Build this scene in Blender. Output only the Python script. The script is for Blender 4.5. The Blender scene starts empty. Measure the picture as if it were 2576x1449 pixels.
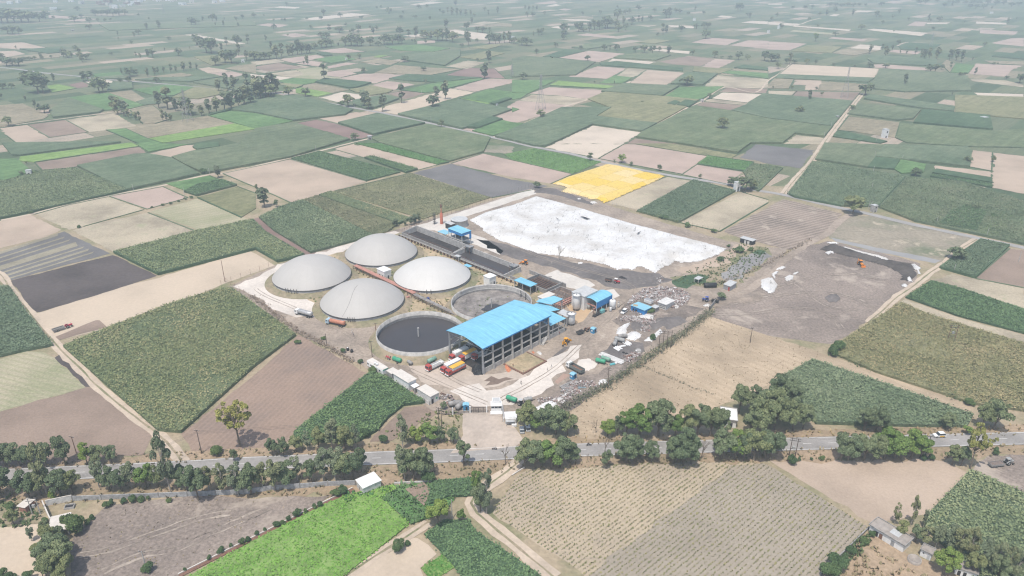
import bpy, math, random
import numpy as np
from mathutils import Vector, Matrix
R = math.radians
rng = np.random.default_rng(7)
random.seed(7)
scene = bpy.context.scene
col = scene.collection

# ------------------------------------------------------------------ survey: picture grid -> ground metres
CAM_H, CAM_PITCH, FPX, PX0, PY0 = 160.0, R(25.0), 1820.8, 1288.0, 724.5
_c, _s = math.cos(CAM_PITCH), math.sin(CAM_PITCH)

def at(u, v, z=0.0):
    x = (u - PX0) / FPX
    y = (v - PY0) / FPX
    t = (CAM_H - z) / (_s + y * _c)
    return Vector((x * t, (_c - y * _s) * t, z))

def row_of(p):
    q = Vector((p[0], p[1], p[2] - CAM_H))
    zc = q.y * _c - q.z * _s
    return PY0 + FPX * (-q.y * _s - q.z * _c) / zc

def G(i, j, x, y):                 # survey sheet i,j
    return (644 * i + x / 4.0, 362.25 * j + y / 4.0)

def S(o, x, y):                    # detail sheets of the works
    ox, oy = {1: (1040, 880), 2: (1440, 1080), 3: (1740, 1080), 4: (1520, 860), 5: (2000, 1060), 6: (1640, 1280)}[o]
    k = 640 / 2576.0
    return ((ox + x * k) / 1.56522, (oy + y * k) / 1.56522)

def height_for(base, top_row):
    lo, hi = 0.0, 60.0
    for _ in range(30):
        m = (lo + hi) / 2
        if row_of((base[0], base[1], m)) > top_row: lo = m
        else: hi = m
    return lo

SITE = R(45.6)
UX = Vector((math.cos(SITE), math.sin(SITE), 0))
VX = Vector((-math.sin(SITE), math.cos(SITE), 0))

# ------------------------------------------------------------------ object helpers
def link(o, parent=None):
    col.objects.link(o)
    if parent: o.parent = parent
    return o

def tag(o, label=None, cat=None, group=None, kind=None):
    if label: o['label'] = label
    if cat: o['category'] = cat
    if group: o['group'] = group
    if kind: o['kind'] = kind
    return o

def thing(name, label, cat, loc=(0, 0, 0), rz=0.0, group=None, scale=1.0):
    o = bpy.data.objects.new(name, None)
    link(o)
    o.location = loc
    o.rotation_euler = (0, 0, rz)
    o.scale = (scale,) * 3
    o.empty_display_size = 0.5
    return tag(o, label, cat, group)

def quad_mesh(name, V, mat, n=4):
    """V: (k*n,3) array of separate n-gons"""
    k = len(V) // n
    me = bpy.data.meshes.new(name)
    me.vertices.add(k * n)
    me.vertices.foreach_set('co', np.ascontiguousarray(V, dtype=np.float32).ravel())
    me.loops.add(k * n)
    me.loops.foreach_set('vertex_index', np.arange(k * n, dtype=np.int32))
    me.polygons.add(k)
    me.polygons.foreach_set('loop_start', np.arange(0, k * n, n, dtype=np.int32))
    me.polygons.foreach_set('loop_total', np.full(k, n, dtype=np.int32))
    me.materials.append(mat)
    me.update(calc_edges=True)
    return me

class MB:
    """collects boxes, tubes, prisms; build() links them as ONE mesh object"""
    def __init__(s): s.v = []; s.f = []; s.sm = []
    def add(s, verts, faces, smooth=False):
        b = len(s.v)
        s.v += [tuple(p) for p in verts]
        s.f += [tuple(b + i for i in f) for f in faces]
        s.sm += [smooth] * len(faces)
        return s
    def box(s, c, d, rz=0.0, rx=0.0, ry=0.0, bev=0.0):
        hx, hy, hz = d[0] / 2, d[1] / 2, d[2] / 2
        M = Matrix.Translation(c) @ Matrix.Rotation(rz, 4, 'Z') @ Matrix.Rotation(ry, 4, 'Y') @ Matrix.Rotation(rx, 4, 'X')
        if bev:
            b = min(bev, hx * .9, hy * .9, hz * .9)
            ring = lambda x, y, z: [(-x + b, -y, z), (x - b, -y, z), (x, -y + b, z), (x, y - b, z), (x - b, y, z), (-x + b, y, z), (-x, y - b, z), (-x, -y + b, z)]
            V = ring(hx - b * .6, hy - b * .6, -hz) + ring(hx, hy, -hz + b) + ring(hx, hy, hz - b) + ring(hx - b * .6, hy - b * .6, hz)
            F = [tuple(range(7, -1, -1)), tuple(range(24, 32))]
            for k in range(3):
                for i in range(8):
                    j = (i + 1) % 8
                    F.append((k * 8 + i, k * 8 + j, k * 8 + 8 + j, k * 8 + 8 + i))
        else:
            V = [(-hx, -hy, -hz), (hx, -hy, -hz), (hx, hy, -hz), (-hx, hy, -hz), (-hx, -hy, hz), (hx, -hy, hz), (hx, hy, hz), (-hx, hy, hz)]
            F = [(3, 2, 1, 0), (4, 5, 6, 7), (0, 1, 5, 4), (1, 2, 6, 5), (2, 3, 7, 6), (3, 0, 4, 7)]
        return s.add([M @ Vector(p) for p in V], F)
    def tube(s, a, b, r1, r2=None, n=8, caps=True):
        a, b = Vector(a), Vector(b)
        r2 = r1 if r2 is None else r2
        d = (b - a)
        if d.length < 1e-6: return s
        d.normalize()
        e = d.orthogonal().normalized(); g = d.cross(e)
        V = []
        for p, r in ((a, r1), (b, r2)):
            for i in range(n):
                t = 2 * math.pi * i / n
                V.append(p + (e * math.cos(t) + g * math.sin(t)) * r)
        F = [(i, (i + 1) % n, n + (i + 1) % n, n + i) for i in range(n)]
        s.add(V, F, n > 5)
        if caps: s.add(V, [tuple(range(n - 1, -1, -1)), tuple(range(n, 2 * n))])
        return s
    def path(s, pts, r, n=6):
        for a, b in zip(pts[:-1], pts[1:]): s.tube(a, b, r, n=n)
        return s
    def lathe(s, prof, c=(0, 0, 0), n=24, ax='z', smooth=True, a0=0, a1=2 * math.pi):
        c = Vector(c); m = len(prof); V = []
        full = abs(a1 - a0 - 2 * math.pi) < 1e-6
        cnt = n if full else n + 1
        for i in range(cnt):
            t = a0 + (a1 - a0) * i / n
            for r, h in prof:
                p = Vector((r * math.cos(t), r * math.sin(t), h))
                if ax == 'x': p = Vector((p.z, p.x, p.y))
                if ax == 'y': p = Vector((p.x, p.z, p.y))
                V.append(c + p)
        F = []
        for i in range(n):
            j = (i + 1) % cnt
            for k in range(m - 1): F.append((i * m + k, j * m + k, j * m + k + 1, i * m + k + 1))
        return s.add(V, F, smooth)
    def prism(s, pts, z0, z1):
        n = len(pts)
        A = sum(pts[i][0] * pts[(i + 1) % n][1] - pts[(i + 1) % n][0] * pts[i][1] for i in range(n))
        if A < 0: pts = pts[::-1]
        V = [(p[0], p[1], z0) for p in pts] + [(p[0], p[1], z1) for p in pts]
        F = [tuple(range(n - 1, -1, -1)), tuple(range(n, 2 * n))] + [(i, (i + 1) % n, n + (i + 1) % n, n + i) for i in range(n)]
        return s.add(V, F)
    def poly(s, pts, z=0.0):
        n = len(pts)
        A = sum(pts[i][0] * pts[(i + 1) % n][1] - pts[(i + 1) % n][0] * pts[i][1] for i in range(n))
        if A < 0: pts = pts[::-1]
        return s.add([(p[0], p[1], z if len(p) < 3 else p[2]) for p in pts], [tuple(range(n))])
    def build(s, name, mat, parent=None, loc=None, rz=0.0):
        me = bpy.data.meshes.new(name)
        me.from_pydata(s.v, [], s.f)
        me.materials.append(mat)
        if any(s.sm): me.polygons.foreach_set('use_smooth', s.sm)
        me.update()
        o = link(bpy.data.objects.new(name, me), parent)
        if loc is not None: o.location = loc
        o.rotation_euler = (0, 0, rz)
        return o

def copy_tree(o, parent=None):
    c = o.copy()
    col.objects.link(c)
    if parent: c.parent = parent
    for ch in list(o.children): copy_tree(ch, c)
    return c

# ------------------------------------------------------------------ materials
def newmat(name):
    m = bpy.data.materials.new(name)
    m.use_nodes = True
    nt = m.node_tree
    return m, nt, nt.nodes['Principled BSDF']

def ramp(nt, fac, stops):
    n = nt.nodes.new('ShaderNodeValToRGB')
    e = n.color_ramp.elements
    while len(e) < len(stops): e.new(0.5)
    for k, (p, c) in enumerate(stops):
        e[k].position = p
        e[k].color = (c[0], c[1], c[2], 1)
    nt.links.new(fac, n.inputs[0])
    return n.outputs[0]

def noise(nt, vec, scale, detail=3, rough=0.6, dist=0.0):
    n = nt.nodes.new('ShaderNodeTexNoise')
    n.inputs['Scale'].default_value = scale
    n.inputs['Detail'].default_value = detail
    n.inputs['Roughness'].default_value = rough
    n.inputs['Distortion'].default_value = dist
    if vec is not None: nt.links.new(vec, n.inputs['Vector'])
    return n.outputs['Fac']

def mixc(nt, fac, a, b, mode='MIX'):
    n = nt.nodes.new('ShaderNodeMix')
    n.data_type = 'RGBA'; n.blend_type = mode; n.clamp_factor = True
    for sock, v in ((n.inputs[0], fac), (n.inputs[6], a), (n.inputs[7], b)):
        if hasattr(v, 'is_output'): nt.links.new(v, sock)
        elif isinstance(v, (int, float)): sock.default_value = v
        else: sock.default_value = (v[0], v[1], v[2], 1)
    return n.outputs[2]

def math_n(nt, op, a, b=None, c=None):
    n = nt.nodes.new('ShaderNodeMath'); n.operation = op
    for k, v in enumerate((a, b, c)):
        if v is None: continue
        if hasattr(v, 'is_output'): nt.links.new(v, n.inputs[k])
        else: n.inputs[k].default_value = v
    return n.outputs[0]

def pos(nt): return nt.nodes.new('ShaderNodeNewGeometry').outputs['Position']

def rotpos(nt, ang, sx=1.0, sy=1.0):
    m = nt.nodes.new('ShaderNodeMapping')
    m.inputs['Rotation'].default_value = (0, 0, -ang)
    m.inputs['Scale'].default_value = (1, 1, 1)
    nt.links.new(pos(nt), m.inputs['Vector'])
    m2 = nt.nodes.new('ShaderNodeMapping')
    m2.inputs['Scale'].default_value = (sx, sy, 1)
    nt.links.new(m.outputs[0], m2.inputs['Vector'])
    return m2.outputs[0]

def rows(nt, ang, spacing, wob=0.03):
    """0..1 stripes running along direction ang"""
    sx = nt.nodes.new('ShaderNodeSeparateXYZ')
    nt.links.new(rotpos(nt, ang), sx.inputs[0])
    w = noise(nt, pos(nt), 0.25, 2)
    y = math_n(nt, 'ADD', sx.outputs['Y'], math_n(nt, 'MULTIPLY', w, wob * spacing * 4))
    s = math_n(nt, 'SINE', math_n(nt, 'MULTIPLY', y, 2 * math.pi / spacing))
    return math_n(nt, 'MULTIPLY_ADD', s, 0.5, 0.5)

def bump(nt, bs, h, strength, dist):
    b = nt.nodes.new('ShaderNodeBump')
    b.inputs['Strength'].default_value = strength
    b.inputs['Distance'].default_value = dist
    nt.links.new(h, b.inputs['Height'])
    nt.links.new(b.outputs[0], bs.inputs['Normal'])

def mul(c, k): return tuple(x * k for x in c[:3])

def soil(name, c, var=0.22, patch=0.03, fine=1.2, stripes=None, c2=None, blot=None, smooth=False):
    """bare or low-cover ground. stripes=(angle, spacing, colour, strength); blot=(colour, scale, threshold)"""
    m, nt, bs = newmat(name)
    P = pos(nt)
    big = noise(nt, P, patch, 5, .62)
    f = noise(nt, P, fine, 6, .68)
    cc2 = c2 or mul(c, 1 - var * 1.6)
    a = ramp(nt, big, [(.32, cc2), (.55, c), (.74, mul(c, 1 + var * .6))])
    g = ramp(nt, f, [(.3, mul((1, 1, 1), 1 - var)), (.7, mul((1, 1, 1), 1 + var * .7))])
    out = mixc(nt, 1.0, a, g, 'MULTIPLY')
    if stripes:
        ang, sp, sc, st = stripes
        r_ = rows(nt, ang, sp)
        brk = noise(nt, rotpos(nt, ang, .15, 1.2), 1.0, 3)
        fac = math_n(nt, 'MULTIPLY', math_n(nt, 'POWER', r_, 2.0), math_n(nt, 'MULTIPLY', brk, st * 1.8))
        out = mixc(nt, fac, out, sc)
    if blot:
        bc, bsc, th = blot
        bn = noise(nt, P, bsc, 6, .7, .4)
        out = mixc(nt, math_n(nt, 'MULTIPLY', math_n(nt, 'SUBTRACT', bn, th), 9.0), out, bc)
    nt.links.new(out, bs.inputs['Base Color'])
    bs.inputs['Roughness'].default_value = .95
    bs.inputs['Specular IOR Level'].default_value = .15
    if not smooth: bump(nt, bs, f, .5, .25)
    return m

def crop(name, c1, c2, c3, patch=0.02, fine=.55, h=1.2):
    """leafy crop seen from afar: tufts light and pale, gaps green"""
    m, nt, bs = newmat(name)
    P = pos(nt)
    big = noise(nt, P, patch, 4, .6)
    f = noise(nt, P, fine, 5, .75)
    mixf = math_n(nt, 'ADD', math_n(nt, 'MULTIPLY', big, .55), math_n(nt, 'MULTIPLY', f, .55))
    out = ramp(nt, mixf, [(.36, c1), (.55, c2), (.74, c3)])
    st = noise(nt, rotpos(nt, SITE, .012, .22), 1.0, 3, .7)
    mo = noise(nt, P, .14, 6, .82)
    out = mixc(nt, 1.0, out, ramp(nt, mo, [(.34, (.74, .77, .76)), (.66, (1.26, 1.22, 1.2))]), 'MULTIPLY')
    out = mixc(nt, 1.0, out, ramp(nt, st, [(.32, (.84, .86, .84)), (.68, (1.16, 1.14, 1.14))]), 'MULTIPLY')
    nt.links.new(out, bs.inputs['Base Color'])
    bs.inputs['Roughness'].default_value = .9
    bs.inputs['Specular IOR Level'].default_value = .12
    bump(nt, bs, f, .9, h)
    return m

def leaf(name, c1, c2, c3=None, patch=.03, rnd=True, wv=.5, rg=.28):
    """per leaf random colour"""
    m, nt, bs = newmat(name)
    g = nt.nodes.new('ShaderNodeNewGeometry')
    oi = nt.nodes.new('ShaderNodeObjectInfo')
    v = g.outputs['Random Per Island']
    big = noise(nt, g.outputs['Position'], patch, 4, .6)
    fac = math_n(nt, 'ADD', math_n(nt, 'MULTIPLY', v, wv), math_n(nt, 'MULTIPLY', big, 1 - wv))
    out = ramp(nt, fac, [(.5 - rg, c1), (.5, c2), (.5 + rg, c3 or mul(c2, 1.5))])
    if rnd:
        k = ramp(nt, oi.outputs['Random'], [(0, (.75, .8, .8)), (.5, (1, 1, 1)), (1, (1.3, 1.15, .95))])
        out = mixc(nt, 1.0, out, k, 'MULTIPLY')
    nt.links.new(out, bs.inputs['Base Color'])
    bs.inputs['Roughness'].default_value = .75
    bs.inputs['Specular IOR Level'].default_value = .15
    return m

def paint(name, c, rough=.5, dirt=.25, dirtc=None, metal=0.0, scale=.8, rib=None):
    """painted metal or plaster with a little weathering. rib=(angle, spacing)"""
    m, nt, bs = newmat(name)
    tc = nt.nodes.new('ShaderNodeTexCoord').outputs['Object']
    f = noise(nt, tc, scale, 6, .7, .3)
    out = ramp(nt, f, [(.35, dirtc or mul(c, 1 - dirt)), (.6, c), (.8, mul(c, 1 + dirt * .25))])
    nt.links.new(out, bs.inputs['Base Color'])
    bs.inputs['Roughness'].default_value = rough
    bs.inputs['Metallic'].default_value = metal
    bs.inputs['Specular IOR Level'].default_value = .35
    if rib:
        bump(nt, bs, rows(nt, rib[0], rib[1], 0.0), .5, .08)
    return m
# ------------------------------------------------------------------ field materials
def ang_px(a, b):
    d = at(*b) - at(*a)
    return math.atan2(d.y, d.x)
ROWS_A = ang_px((1490, 1434), (1838, 1172))
ROWS_B = ang_px(G(1, 2, 150, 1400), G(1, 2, 900, 640))
FM = {}
def fm(k):
    if k in FM: return FM[k]
    FM[k] = FIELD_DEF[k]('field_' + k)
    return FM[k]
FIELD_DEF = {
 'tan': lambda n: soil(n, (.43, .34, .265), .12),
 'sand': lambda n: soil(n, (.50, .41, .315), .08, fine=.7),
 'pink': lambda n: soil(n, (.41, .315, .262), .12, fine=.8),
 'brown': lambda n: soil(n, (.275, .208, .165), .18),
 'red': lambda n: soil(n, (.24, .165, .142), .14),
 'dark': lambda n: soil(n, (.105, .088, .083), .22, fine=.6),
 'straw': lambda n: soil(n, (.415, .355, .262), .26, fine=.9, blot=((.30, .29, .19), .12, .57)),
 'strawg': lambda n: soil(n, (.37, .33, .23), .3, fine=1.0, c2=(.25, .26, .15), stripes=(SITE - R(66), 2.9, (.22, .24, .13), .45)),
 'pale': lambda n: soil(n, (.53, .45, .365), .1, fine=.5),
 'grey': lambda n: soil(n, (.17, .162, .158), .16, fine=.8),
 'greyl': lambda n: soil(n, (.27, .26, .255), .18, fine=.3),
 'plough': lambda n: soil(n, (.275, .20, .155), .2, fine=1.0, c2=(.20, .155, .13), stripes=(ROWS_B, 2.1, (.35, .265, .21), .3)),
 'stub': lambda n: soil(n, (.45, .355, .25), .24, fine=1.6, stripes=(ROWS_A + R(90), 3.6, (.34, .26, .18), .5), blot=((.25, .205, .13), .9, .61)),
 'muddy': lambda n: soil(n, (.262, .216, .184), .42, patch=.022, fine=.9, c2=(.16, .134, .117), blot=((.39, .33, .275), .035, .555)),
 'muddyr': lambda n: soil(n, (.25, .2, .165), .36, fine=.9, c2=(.15, .123, .105), stripes=(ROWS_A - R(12), 3.1, (.44, .37, .30), .5), blot=((.42, .355, .29), .09, .57)),
 'muddyg': lambda n: soil(n, (.28, .245, .19), .26, fine=.5, c2=(.165, .18, .115), blot=((.46, .39, .30), .07, .56)),
 'olive': lambda n: crop(n, (.155, .165, .085), (.215, .215, .12), (.30, .275, .17)),
 'oliveb': lambda n: crop(n, (.20, .17, .115), (.27, .235, .165), (.35, .30, .22)),
 'cane': lambda n: crop(n, (.075, .115, .066), (.122, .166, .102), (.178, .21, .134)),
 'cane2': lambda n: crop(n, (.085, .12, .068), (.135, .17, .102), (.19, .212, .134), patch=.012),
 'cane3': lambda n: crop(n, (.088, .126, .066), (.138, .176, .098), (.20, .216, .132), patch=.03),
 'green': lambda n: crop(n, (.07, .132, .055), (.11, .192, .078), (.155, .245, .11), fine=.3, h=.5),
 'gdark': lambda n: crop(n, (.045, .085, .047), (.072, .12, .066), (.108, .16, .09), h=.8),
 'lime': lambda n: crop(n, (.115, .19, .055), (.175, .27, .085), (.235, .33, .12), fine=.3, h=.4),
 'weedy': lambda n: soil(n, (.30, .245, .17), .3, fine=.5, c2=(.15, .17, .085), blot=((.13, .155, .07), .1, .55)),
 'dry': lambda n: soil(n, (.34, .255, .175), .3, fine=.7, c2=(.24, .19, .12), blot=((.19, .2, .1), .09, .6)),
 'band': lambda n: soil(n, (.30, .27, .20), .2, fine=.8),
 'water': lambda n: soil(n, (.22, .225, .15), .08, fine=.1, smooth=True),
 'wetgrey': lambda n: soil(n, (.29, .285, .28), .08, fine=.1, smooth=True),
}
CROP_H = {'cane': 2.1, 'cane2': 1.9, 'cane3': 1.8, 'green': .7, 'gdark': 2.0, 'lime': .5, 'olive': 1.0, 'oliveb': .5}
FNAME = {'olive': 'crop_field', 'oliveb': 'crop_field', 'straw': 'stubble_field', 'strawg': 'stubble_field', 'stub': 'stubble_field', 'plough': 'ploughed_field',
         'water': 'canal_water', 'wetgrey': 'pond_water', 'muddy': 'mud_lot', 'muddyg': 'mud_lot', 'weedy': 'verge', 'dry': 'verge'}
NF = [0]
FIELDS = []
def pts_of(cell, txt):
    n = [float(t) for t in txt.replace(',', ' ').split()]
    out = []
    for k in range(0, len(n), 2):
        uv = G(cell[0], cell[1], n[k], n[k + 1]) if cell else (n[k], n[k + 1])
        out.append(uv)
    return out

def sheet(name, uvs, mat, z, rough=0.0):
    """flat patch; edges broken up by rough metres"""
    P = [at(u, v) for u, v in uvs]
    if rough:
        Q = []
        for a, b in zip(P, P[1:] + P[:1]):
            n = max(1, int((b - a).length / 4))
            d = (b - a).normalized(); nn = Vector((-d.y, d.x, 0))
            for i in range(n):
                Q.append(a.lerp(b, i / n) + nn * (random.gauss(0, rough) if i or True else 0))
        P = Q
    m = MB()
    m.poly([(p.x, p.y) for p in P], z)
    o = m.build(name, mat)
    o['kind'] = 'structure'
    return o

def crop_slab(k, P, H, d, z):
    near = d < 640 and H >= .5
    m = MB().prism([(p.x, p.y) for p in P], z - .01, z + H * (.6 if near else .9))
    o = m.build(FNAME.get(k, 'crop_field'), fm(k))
    o['kind'] = 'structure'
    if near: FIELDS.append((k, P, H, d))
    return o

def F(k, cell, txt, h=None, rough=None, zz=None):
    uvs = pts_of(cell, txt)
    NF[0] += 1
    z = zz or .012 + .004 * (NF[0] % 33)
    d = sum(at(u, v).length for u, v in uvs) / len(uvs)
    H = CROP_H.get(k, 0) if h is None else h
    if H <= 0:
        if rough is None: rough = .35 if d < 600 else .8
        o = sheet(FNAME.get(k, 'bare_field'), uvs, fm(k), z, rough)
    P = [at(u, v) for u, v in uvs]
    if H > 0: o = crop_slab(k, P, H, d, z)
    if d > 420 and not zz and NF[0] % 5 < 3 and k not in ('water', 'wetgrey', 'muddy', 'muddyg', 'weedy', 'dry', 'strawg'):
        m = MB()
        for a, b in zip(P, P[1:] + P[:1]):
            if (b - a).length < 1 or random.random() < .45: continue
            q = b - a; m.box(((a.x + b.x) / 2, (a.y + b.y) / 2, .15 + H * .3), (q.length, 1.0, .3 + H * .6), rz=math.atan2(q.y, q.x))
        if m.v:
            e = m.build('field_bund', fm('gdark' if NF[0] % 2 else 'cane')); e['kind'] = 'structure'
    return o

def filler(n):
    m, nt, bs = newmat(n)
    br = nt.nodes.new('ShaderNodeTexBrick')
    nt.links.new(rotpos(nt, SITE + R(2), .012, .012), br.inputs['Vector'])
    br.inputs['Scale'].default_value = 1.0
    br.inputs['Brick Width'].default_value = .95
    br.inputs['Row Height'].default_value = .36
    br.inputs['Mortar Size'].default_value = .006
    br.inputs['Color1'].default_value = (0, 0, 0, 1)
    br.inputs['Color2'].default_value = (1, 1, 1, 1)
    br.inputs['Mortar'].default_value = (.32, .32, .32, 1)
    P = pos(nt)
    base = ramp(nt, br.outputs['Color'], [(0, (.08, .115, .066)), (.16, (.135, .16, .10)), (.32, (.10, .14, .08)), (.48, (.15, .17, .105)), (.62, (.11, .15, .086)), (.75, (.17, .175, .115)), (.85, (.24, .215, .155)), (.93, (.37, .305, .25))])
    nt.nodes[-1].color_ramp.interpolation = 'CONSTANT'
    f = noise(nt, P, .6, 5, .7)
    b = noise(nt, P, .012, 4)
    out = mixc(nt, 1.0, base, ramp(nt, f, [(.3, (.72, .75, .72)), (.7, (1.25, 1.2, 1.2))]), 'MULTIPLY')
    st = noise(nt, rotpos(nt, SITE, .01, .2), 1.0, 3, .7)
    out = mixc(nt, 1.0, out, ramp(nt, st, [(.32, (.82, .85, .84)), (.68, (1.18, 1.15, 1.14))]), 'MULTIPLY')
    out = mixc(nt, 1.0, out, ramp(nt, b, [(.35, (.88, .92, .92)), (.65, (1.12, 1.08, 1.05))]), 'MULTIPLY')
    nt.links.new(out, bs.inputs['Base Color'])
    bs.inputs['Roughness'].default_value = .95
    bs.inputs['Specular IOR Level'].default_value = .1
    bump(nt, bs, f, .7, .8)
    return m

GR = 9000
g = MB().poly([(-GR, -2000), (GR, -2000), (GR, GR), (-GR, GR)], 0)
ground = g.build('ground', filler('filler_fields'))
ground['kind'] = 'structure'

sheet('field_margin', [(-160, 690), (0, 560), (600, 420), (1340, 440), (2000, 470), (2700, 640), (2700, 1300), (2560, 1560), (-100, 1560)], soil('margin_soil', (.34, .275, .19), .25, fine=.6, c2=(.20, .2, .11), patch=.05), .006)
# ---- sheet 0,0 (far left)
c = (0, 0)
F('tan', c, '0 1290 275 1255 490 1388 165 1440 -20 1449'.replace('-20 1449', '60 1360'))
F('brown', c, '275 1255 660 1205 890 1330 500 1385')
F('straw', c, '660 1205 1150 1140 1365 1270 890 1330')
F('oliveb', c, '1265 1295 2090 1170 2360 1245 1480 1395')
F('oliveb', c, '1310 1110 1540 1065 1720 1200 1560 1245 1440 1250')
F('lime', c, '1500 1395 2360 1245 2576 1300 1640 1440')
F('green', c, '1070 1310 1265 1297 1480 1395 1640 1449 1400 1449')
F('green', c, '2100 1168 2330 1118 2576 1145 2950 1222 2576 1300 2365 1240')
F('oliveb', c, '-200 1080 230 1045 490 1165 440 1200 0 1280 -200 1300')
F('oliveb', c, '1095 935 1325 910 1555 1055 1450 1060')
F('green', c, '690 985 1090 937 1450 1062 1300 1100 1050 1112')
F('green', c, '1340 905 1680 855 1960 880 1750 962 1560 967')
F('olive', c, '1960 880 2300 910 2190 960 1990 1000 1740 980')
F('red', c, '690 850 820 825 950 860 780 890')
F('pale', c, '850 825 960 785 1140 815 1130 840 950 860')
F('lime', c, '470 865 590 850 770 890 520 935')
F('green', c, '920 750 1200 725 1240 760 960 785')
F('tan', c, '1990 690 2100 675 2330 715 2100 738')
F('pink', c, '2110 740 2330 718 2480 750 2330 780')
F('olive', c, '1950 575 2150 560 2400 640 2130 660')
F('oliveb', c, '2390 662 2576 642 2576 740 2260 692')
F('tan', c, '-300 450 230 425 465 480 190 500')
F('tan', c, '-300 530 150 510 260 545 30 580 -300 600')
F('oliveb', c, '30 582 600 525 600 580 230 600')
F('pink', c, '490 150 700 165 700 190 490 180')
F('pink', c, '640 212 860 185 1000 190 850 216')
F('pale', c, '1845 350 1950 345 2480 440 2400 447')
F('oliveb', c, '1730 770 1900 745 1940 760 1800 785')
F('cane', c, '1370 1030 1560 970 1580 1050 1450 1062', h=1)
F('cane2', c, '500 1120 690 990 1040 1112 1000 1140 540 1190')
F('gdark', c, '480 545 600 535 600 500 200 498')
F('cane2', c, '920 790 1240 765 1260 800 1000 795')
F('cane', c, '1080 930 1100 850 1330 830 1340 900')
F('cane', c, '1360 810 1540 790 2240 780 1920 830')
F('cane2', c, '1940 835 2240 785 2400 800 2300 900')
F('gdark', c, '2100 1160 2576 1035 2576 1045 2110 1170')
F('cane3', c, '1000 250 2550 220 2576 260 1100 310')
# ---- sheet 1,0
c = (1, 0)
F('pale', c, '-60 745 0 750 370 780 220 815 130 835 -40 835')
F('straw', c, '120 740 400 705 495 740 380 780')
F('strawg', c, '380 780 495 740 400 702 640 672 720 702 720 770 870 780 690 805 640 800')
F('green', c, '215 815 380 785 640 805 590 835 420 860 290 840', h=.4)
F('olive', c, '220 850 290 842 480 860 400 890')
F('lime', c, '400 895 460 885 770 940 620 975 400 935')
F('oliveb', c, '480 860 590 840 940 905 770 940 460 885')
F('gdark', c, '600 830 690 795 1160 838 1000 890 930 890')
F('pale', c, '650 985 870 925 1110 960 1160 965 990 1010 850 1040')
F('pink', c, '720 722 860 705 1020 740 860 780 720 762')
F('pink', c, '850 785 1080 740 1500 755 1330 800 1190 840')
F('pink', c, '1130 865 1320 815 1600 850 1380 905')
F('brown', c, '1330 940 1480 915 1700 940 1500 1000')
F('olive', c, '940 905 1160 865 1380 910 1330 938 1150 965 1000 930')
F('cane', c, '975 1020 1300 965 1440 1000 1200 1090 1100 1100 980 1060')
F('sand', c, '1180 1105 1960 890 2200 930 1420 1155')
F('pink', c, '1980 890 2330 790 2576 800 2660 805 2576 834 2200 925')
F('green', c, '1480 910 1790 840 2270 790 2285 800 1800 925 1700 937')
F('gdark', c, '1340 795 1520 755 2270 787 1840 835 1550 820', h=1.4)
F('red', c, '1910 757 2120 680 2400 690 2510 790 2270 785')
F('straw', c, '1910 668 2130 610 2310 630 2120 695')
F('olive', c, '2060 580 2330 515 2500 540 2250 607')
F('oliveb', c, '1050 627 1240 592 1450 620 1350 660 1200 640')
F('oliveb', c, '1190 735 1400 657 1830 687 2080 697 1760 757 1500 747')
F('pink', c, '1420 655 1640 675 1640 700 1480 690')
F('pink', c, '720 667 900 630 1040 635 720 692')
F('pink', c, '400 640 560 612 720 642 640 672')
F('pink', c, '210 597 610 552 700 577 520 613 380 637')
F('straw', c, '-60 622 230 592 300 625 0 657')
F('brown', c, '0 667 230 632 480 677 350 700 120 720 0 692')
F('green', c, '580 597 860 562 1010 600 760 637')
F('gdark', c, '610 542 700 530 770 560 690 567')
F('lime', c, '1180 577 1240 557 1340 560 1250 580')
F('pink', c, '600 512 880 480 1110 520 850 537 760 532')
F('green', c, '1300 472 1640 450 1950 490 1800 520 1450 512')
F('pale', c, '1920 312 2000 298 2330 340 2330 400 2180 397 2100 352')
F('pale', c, '1480 357 1900 322 1900 347 1560 372')
F('pink', c, '1620 412 1800 405 1800 430 1620 442')
F('pale', c, '180 77 240 62 450 72 390 87')
F('pale', c, '440 192 960 132 1165 147 980 167 600 202')
F('pink', c, '0 252 120 235 330 250 230 277')
F('pink', c, '240 352 390 333 530 355 380 377')
F('straw', c, '2150 242 2300 215 2460 227 2280 247')
F('oliveb', c, '2280 257 2480 232 2576 242 2576 272')
F('pale', c, '1540 47 1760 15 1900 25 1640 54')
F('olive', c, '2140 482 2400 445 2480 457 2340 497')
F('cane', c, '-245 1116 -60 1025 0 1012 380 962 980 1112 900 1162 380 1222 0 1142')
F('red', c, '390 1242 620 1202 1230 1357 1060 1400 960 1397 640 1302')
F('tan', c, '640 1192 1000 1127 1180 1152 830 1242')
F('cane', c, '830 1244 1220 1152 1700 1247 1180 1362')
F('cane2', None, '433 398 487 383 560 372 600 364 644 326 739 311 880 353 729 398 644 414 515 439 462 415', h=1.9)
F('cane3', c, '1160 1400 1730 1257 2360 1392 2290 1536 1945 1631 1260 1449', h=1.5)
F('cane', c, '1430 1157 1740 1082 2060 1012 2576 1112 2380 1182 2120 1290 2080 1302')
F('gdark', c, '2120 1292 2370 1192 2480 1212 2240 1302', h=2.6)
F('green', c, '2180 1322 2480 1217 2576 1240 2690 1250 2576 1312 2390 1372', h=1.2)
F('pink', c, '2430 1182 2576 1132 2576 1237')
F('pink', c, '2080 1304 2130 1287 2240 1302 2180 1322')
F('green', c, '2080 992 2340 900 2576 930 2576 992 2360 1040')
F('lime', c, '2050 992 2085 990 2360 1040 2330 1055')
F('cane2', c, '1510 560 2060 505 2050 575 1900 665 1470 605')
F('gdark', c, '2360 1045 2520 990 2576 1000 2400 1060')
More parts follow.
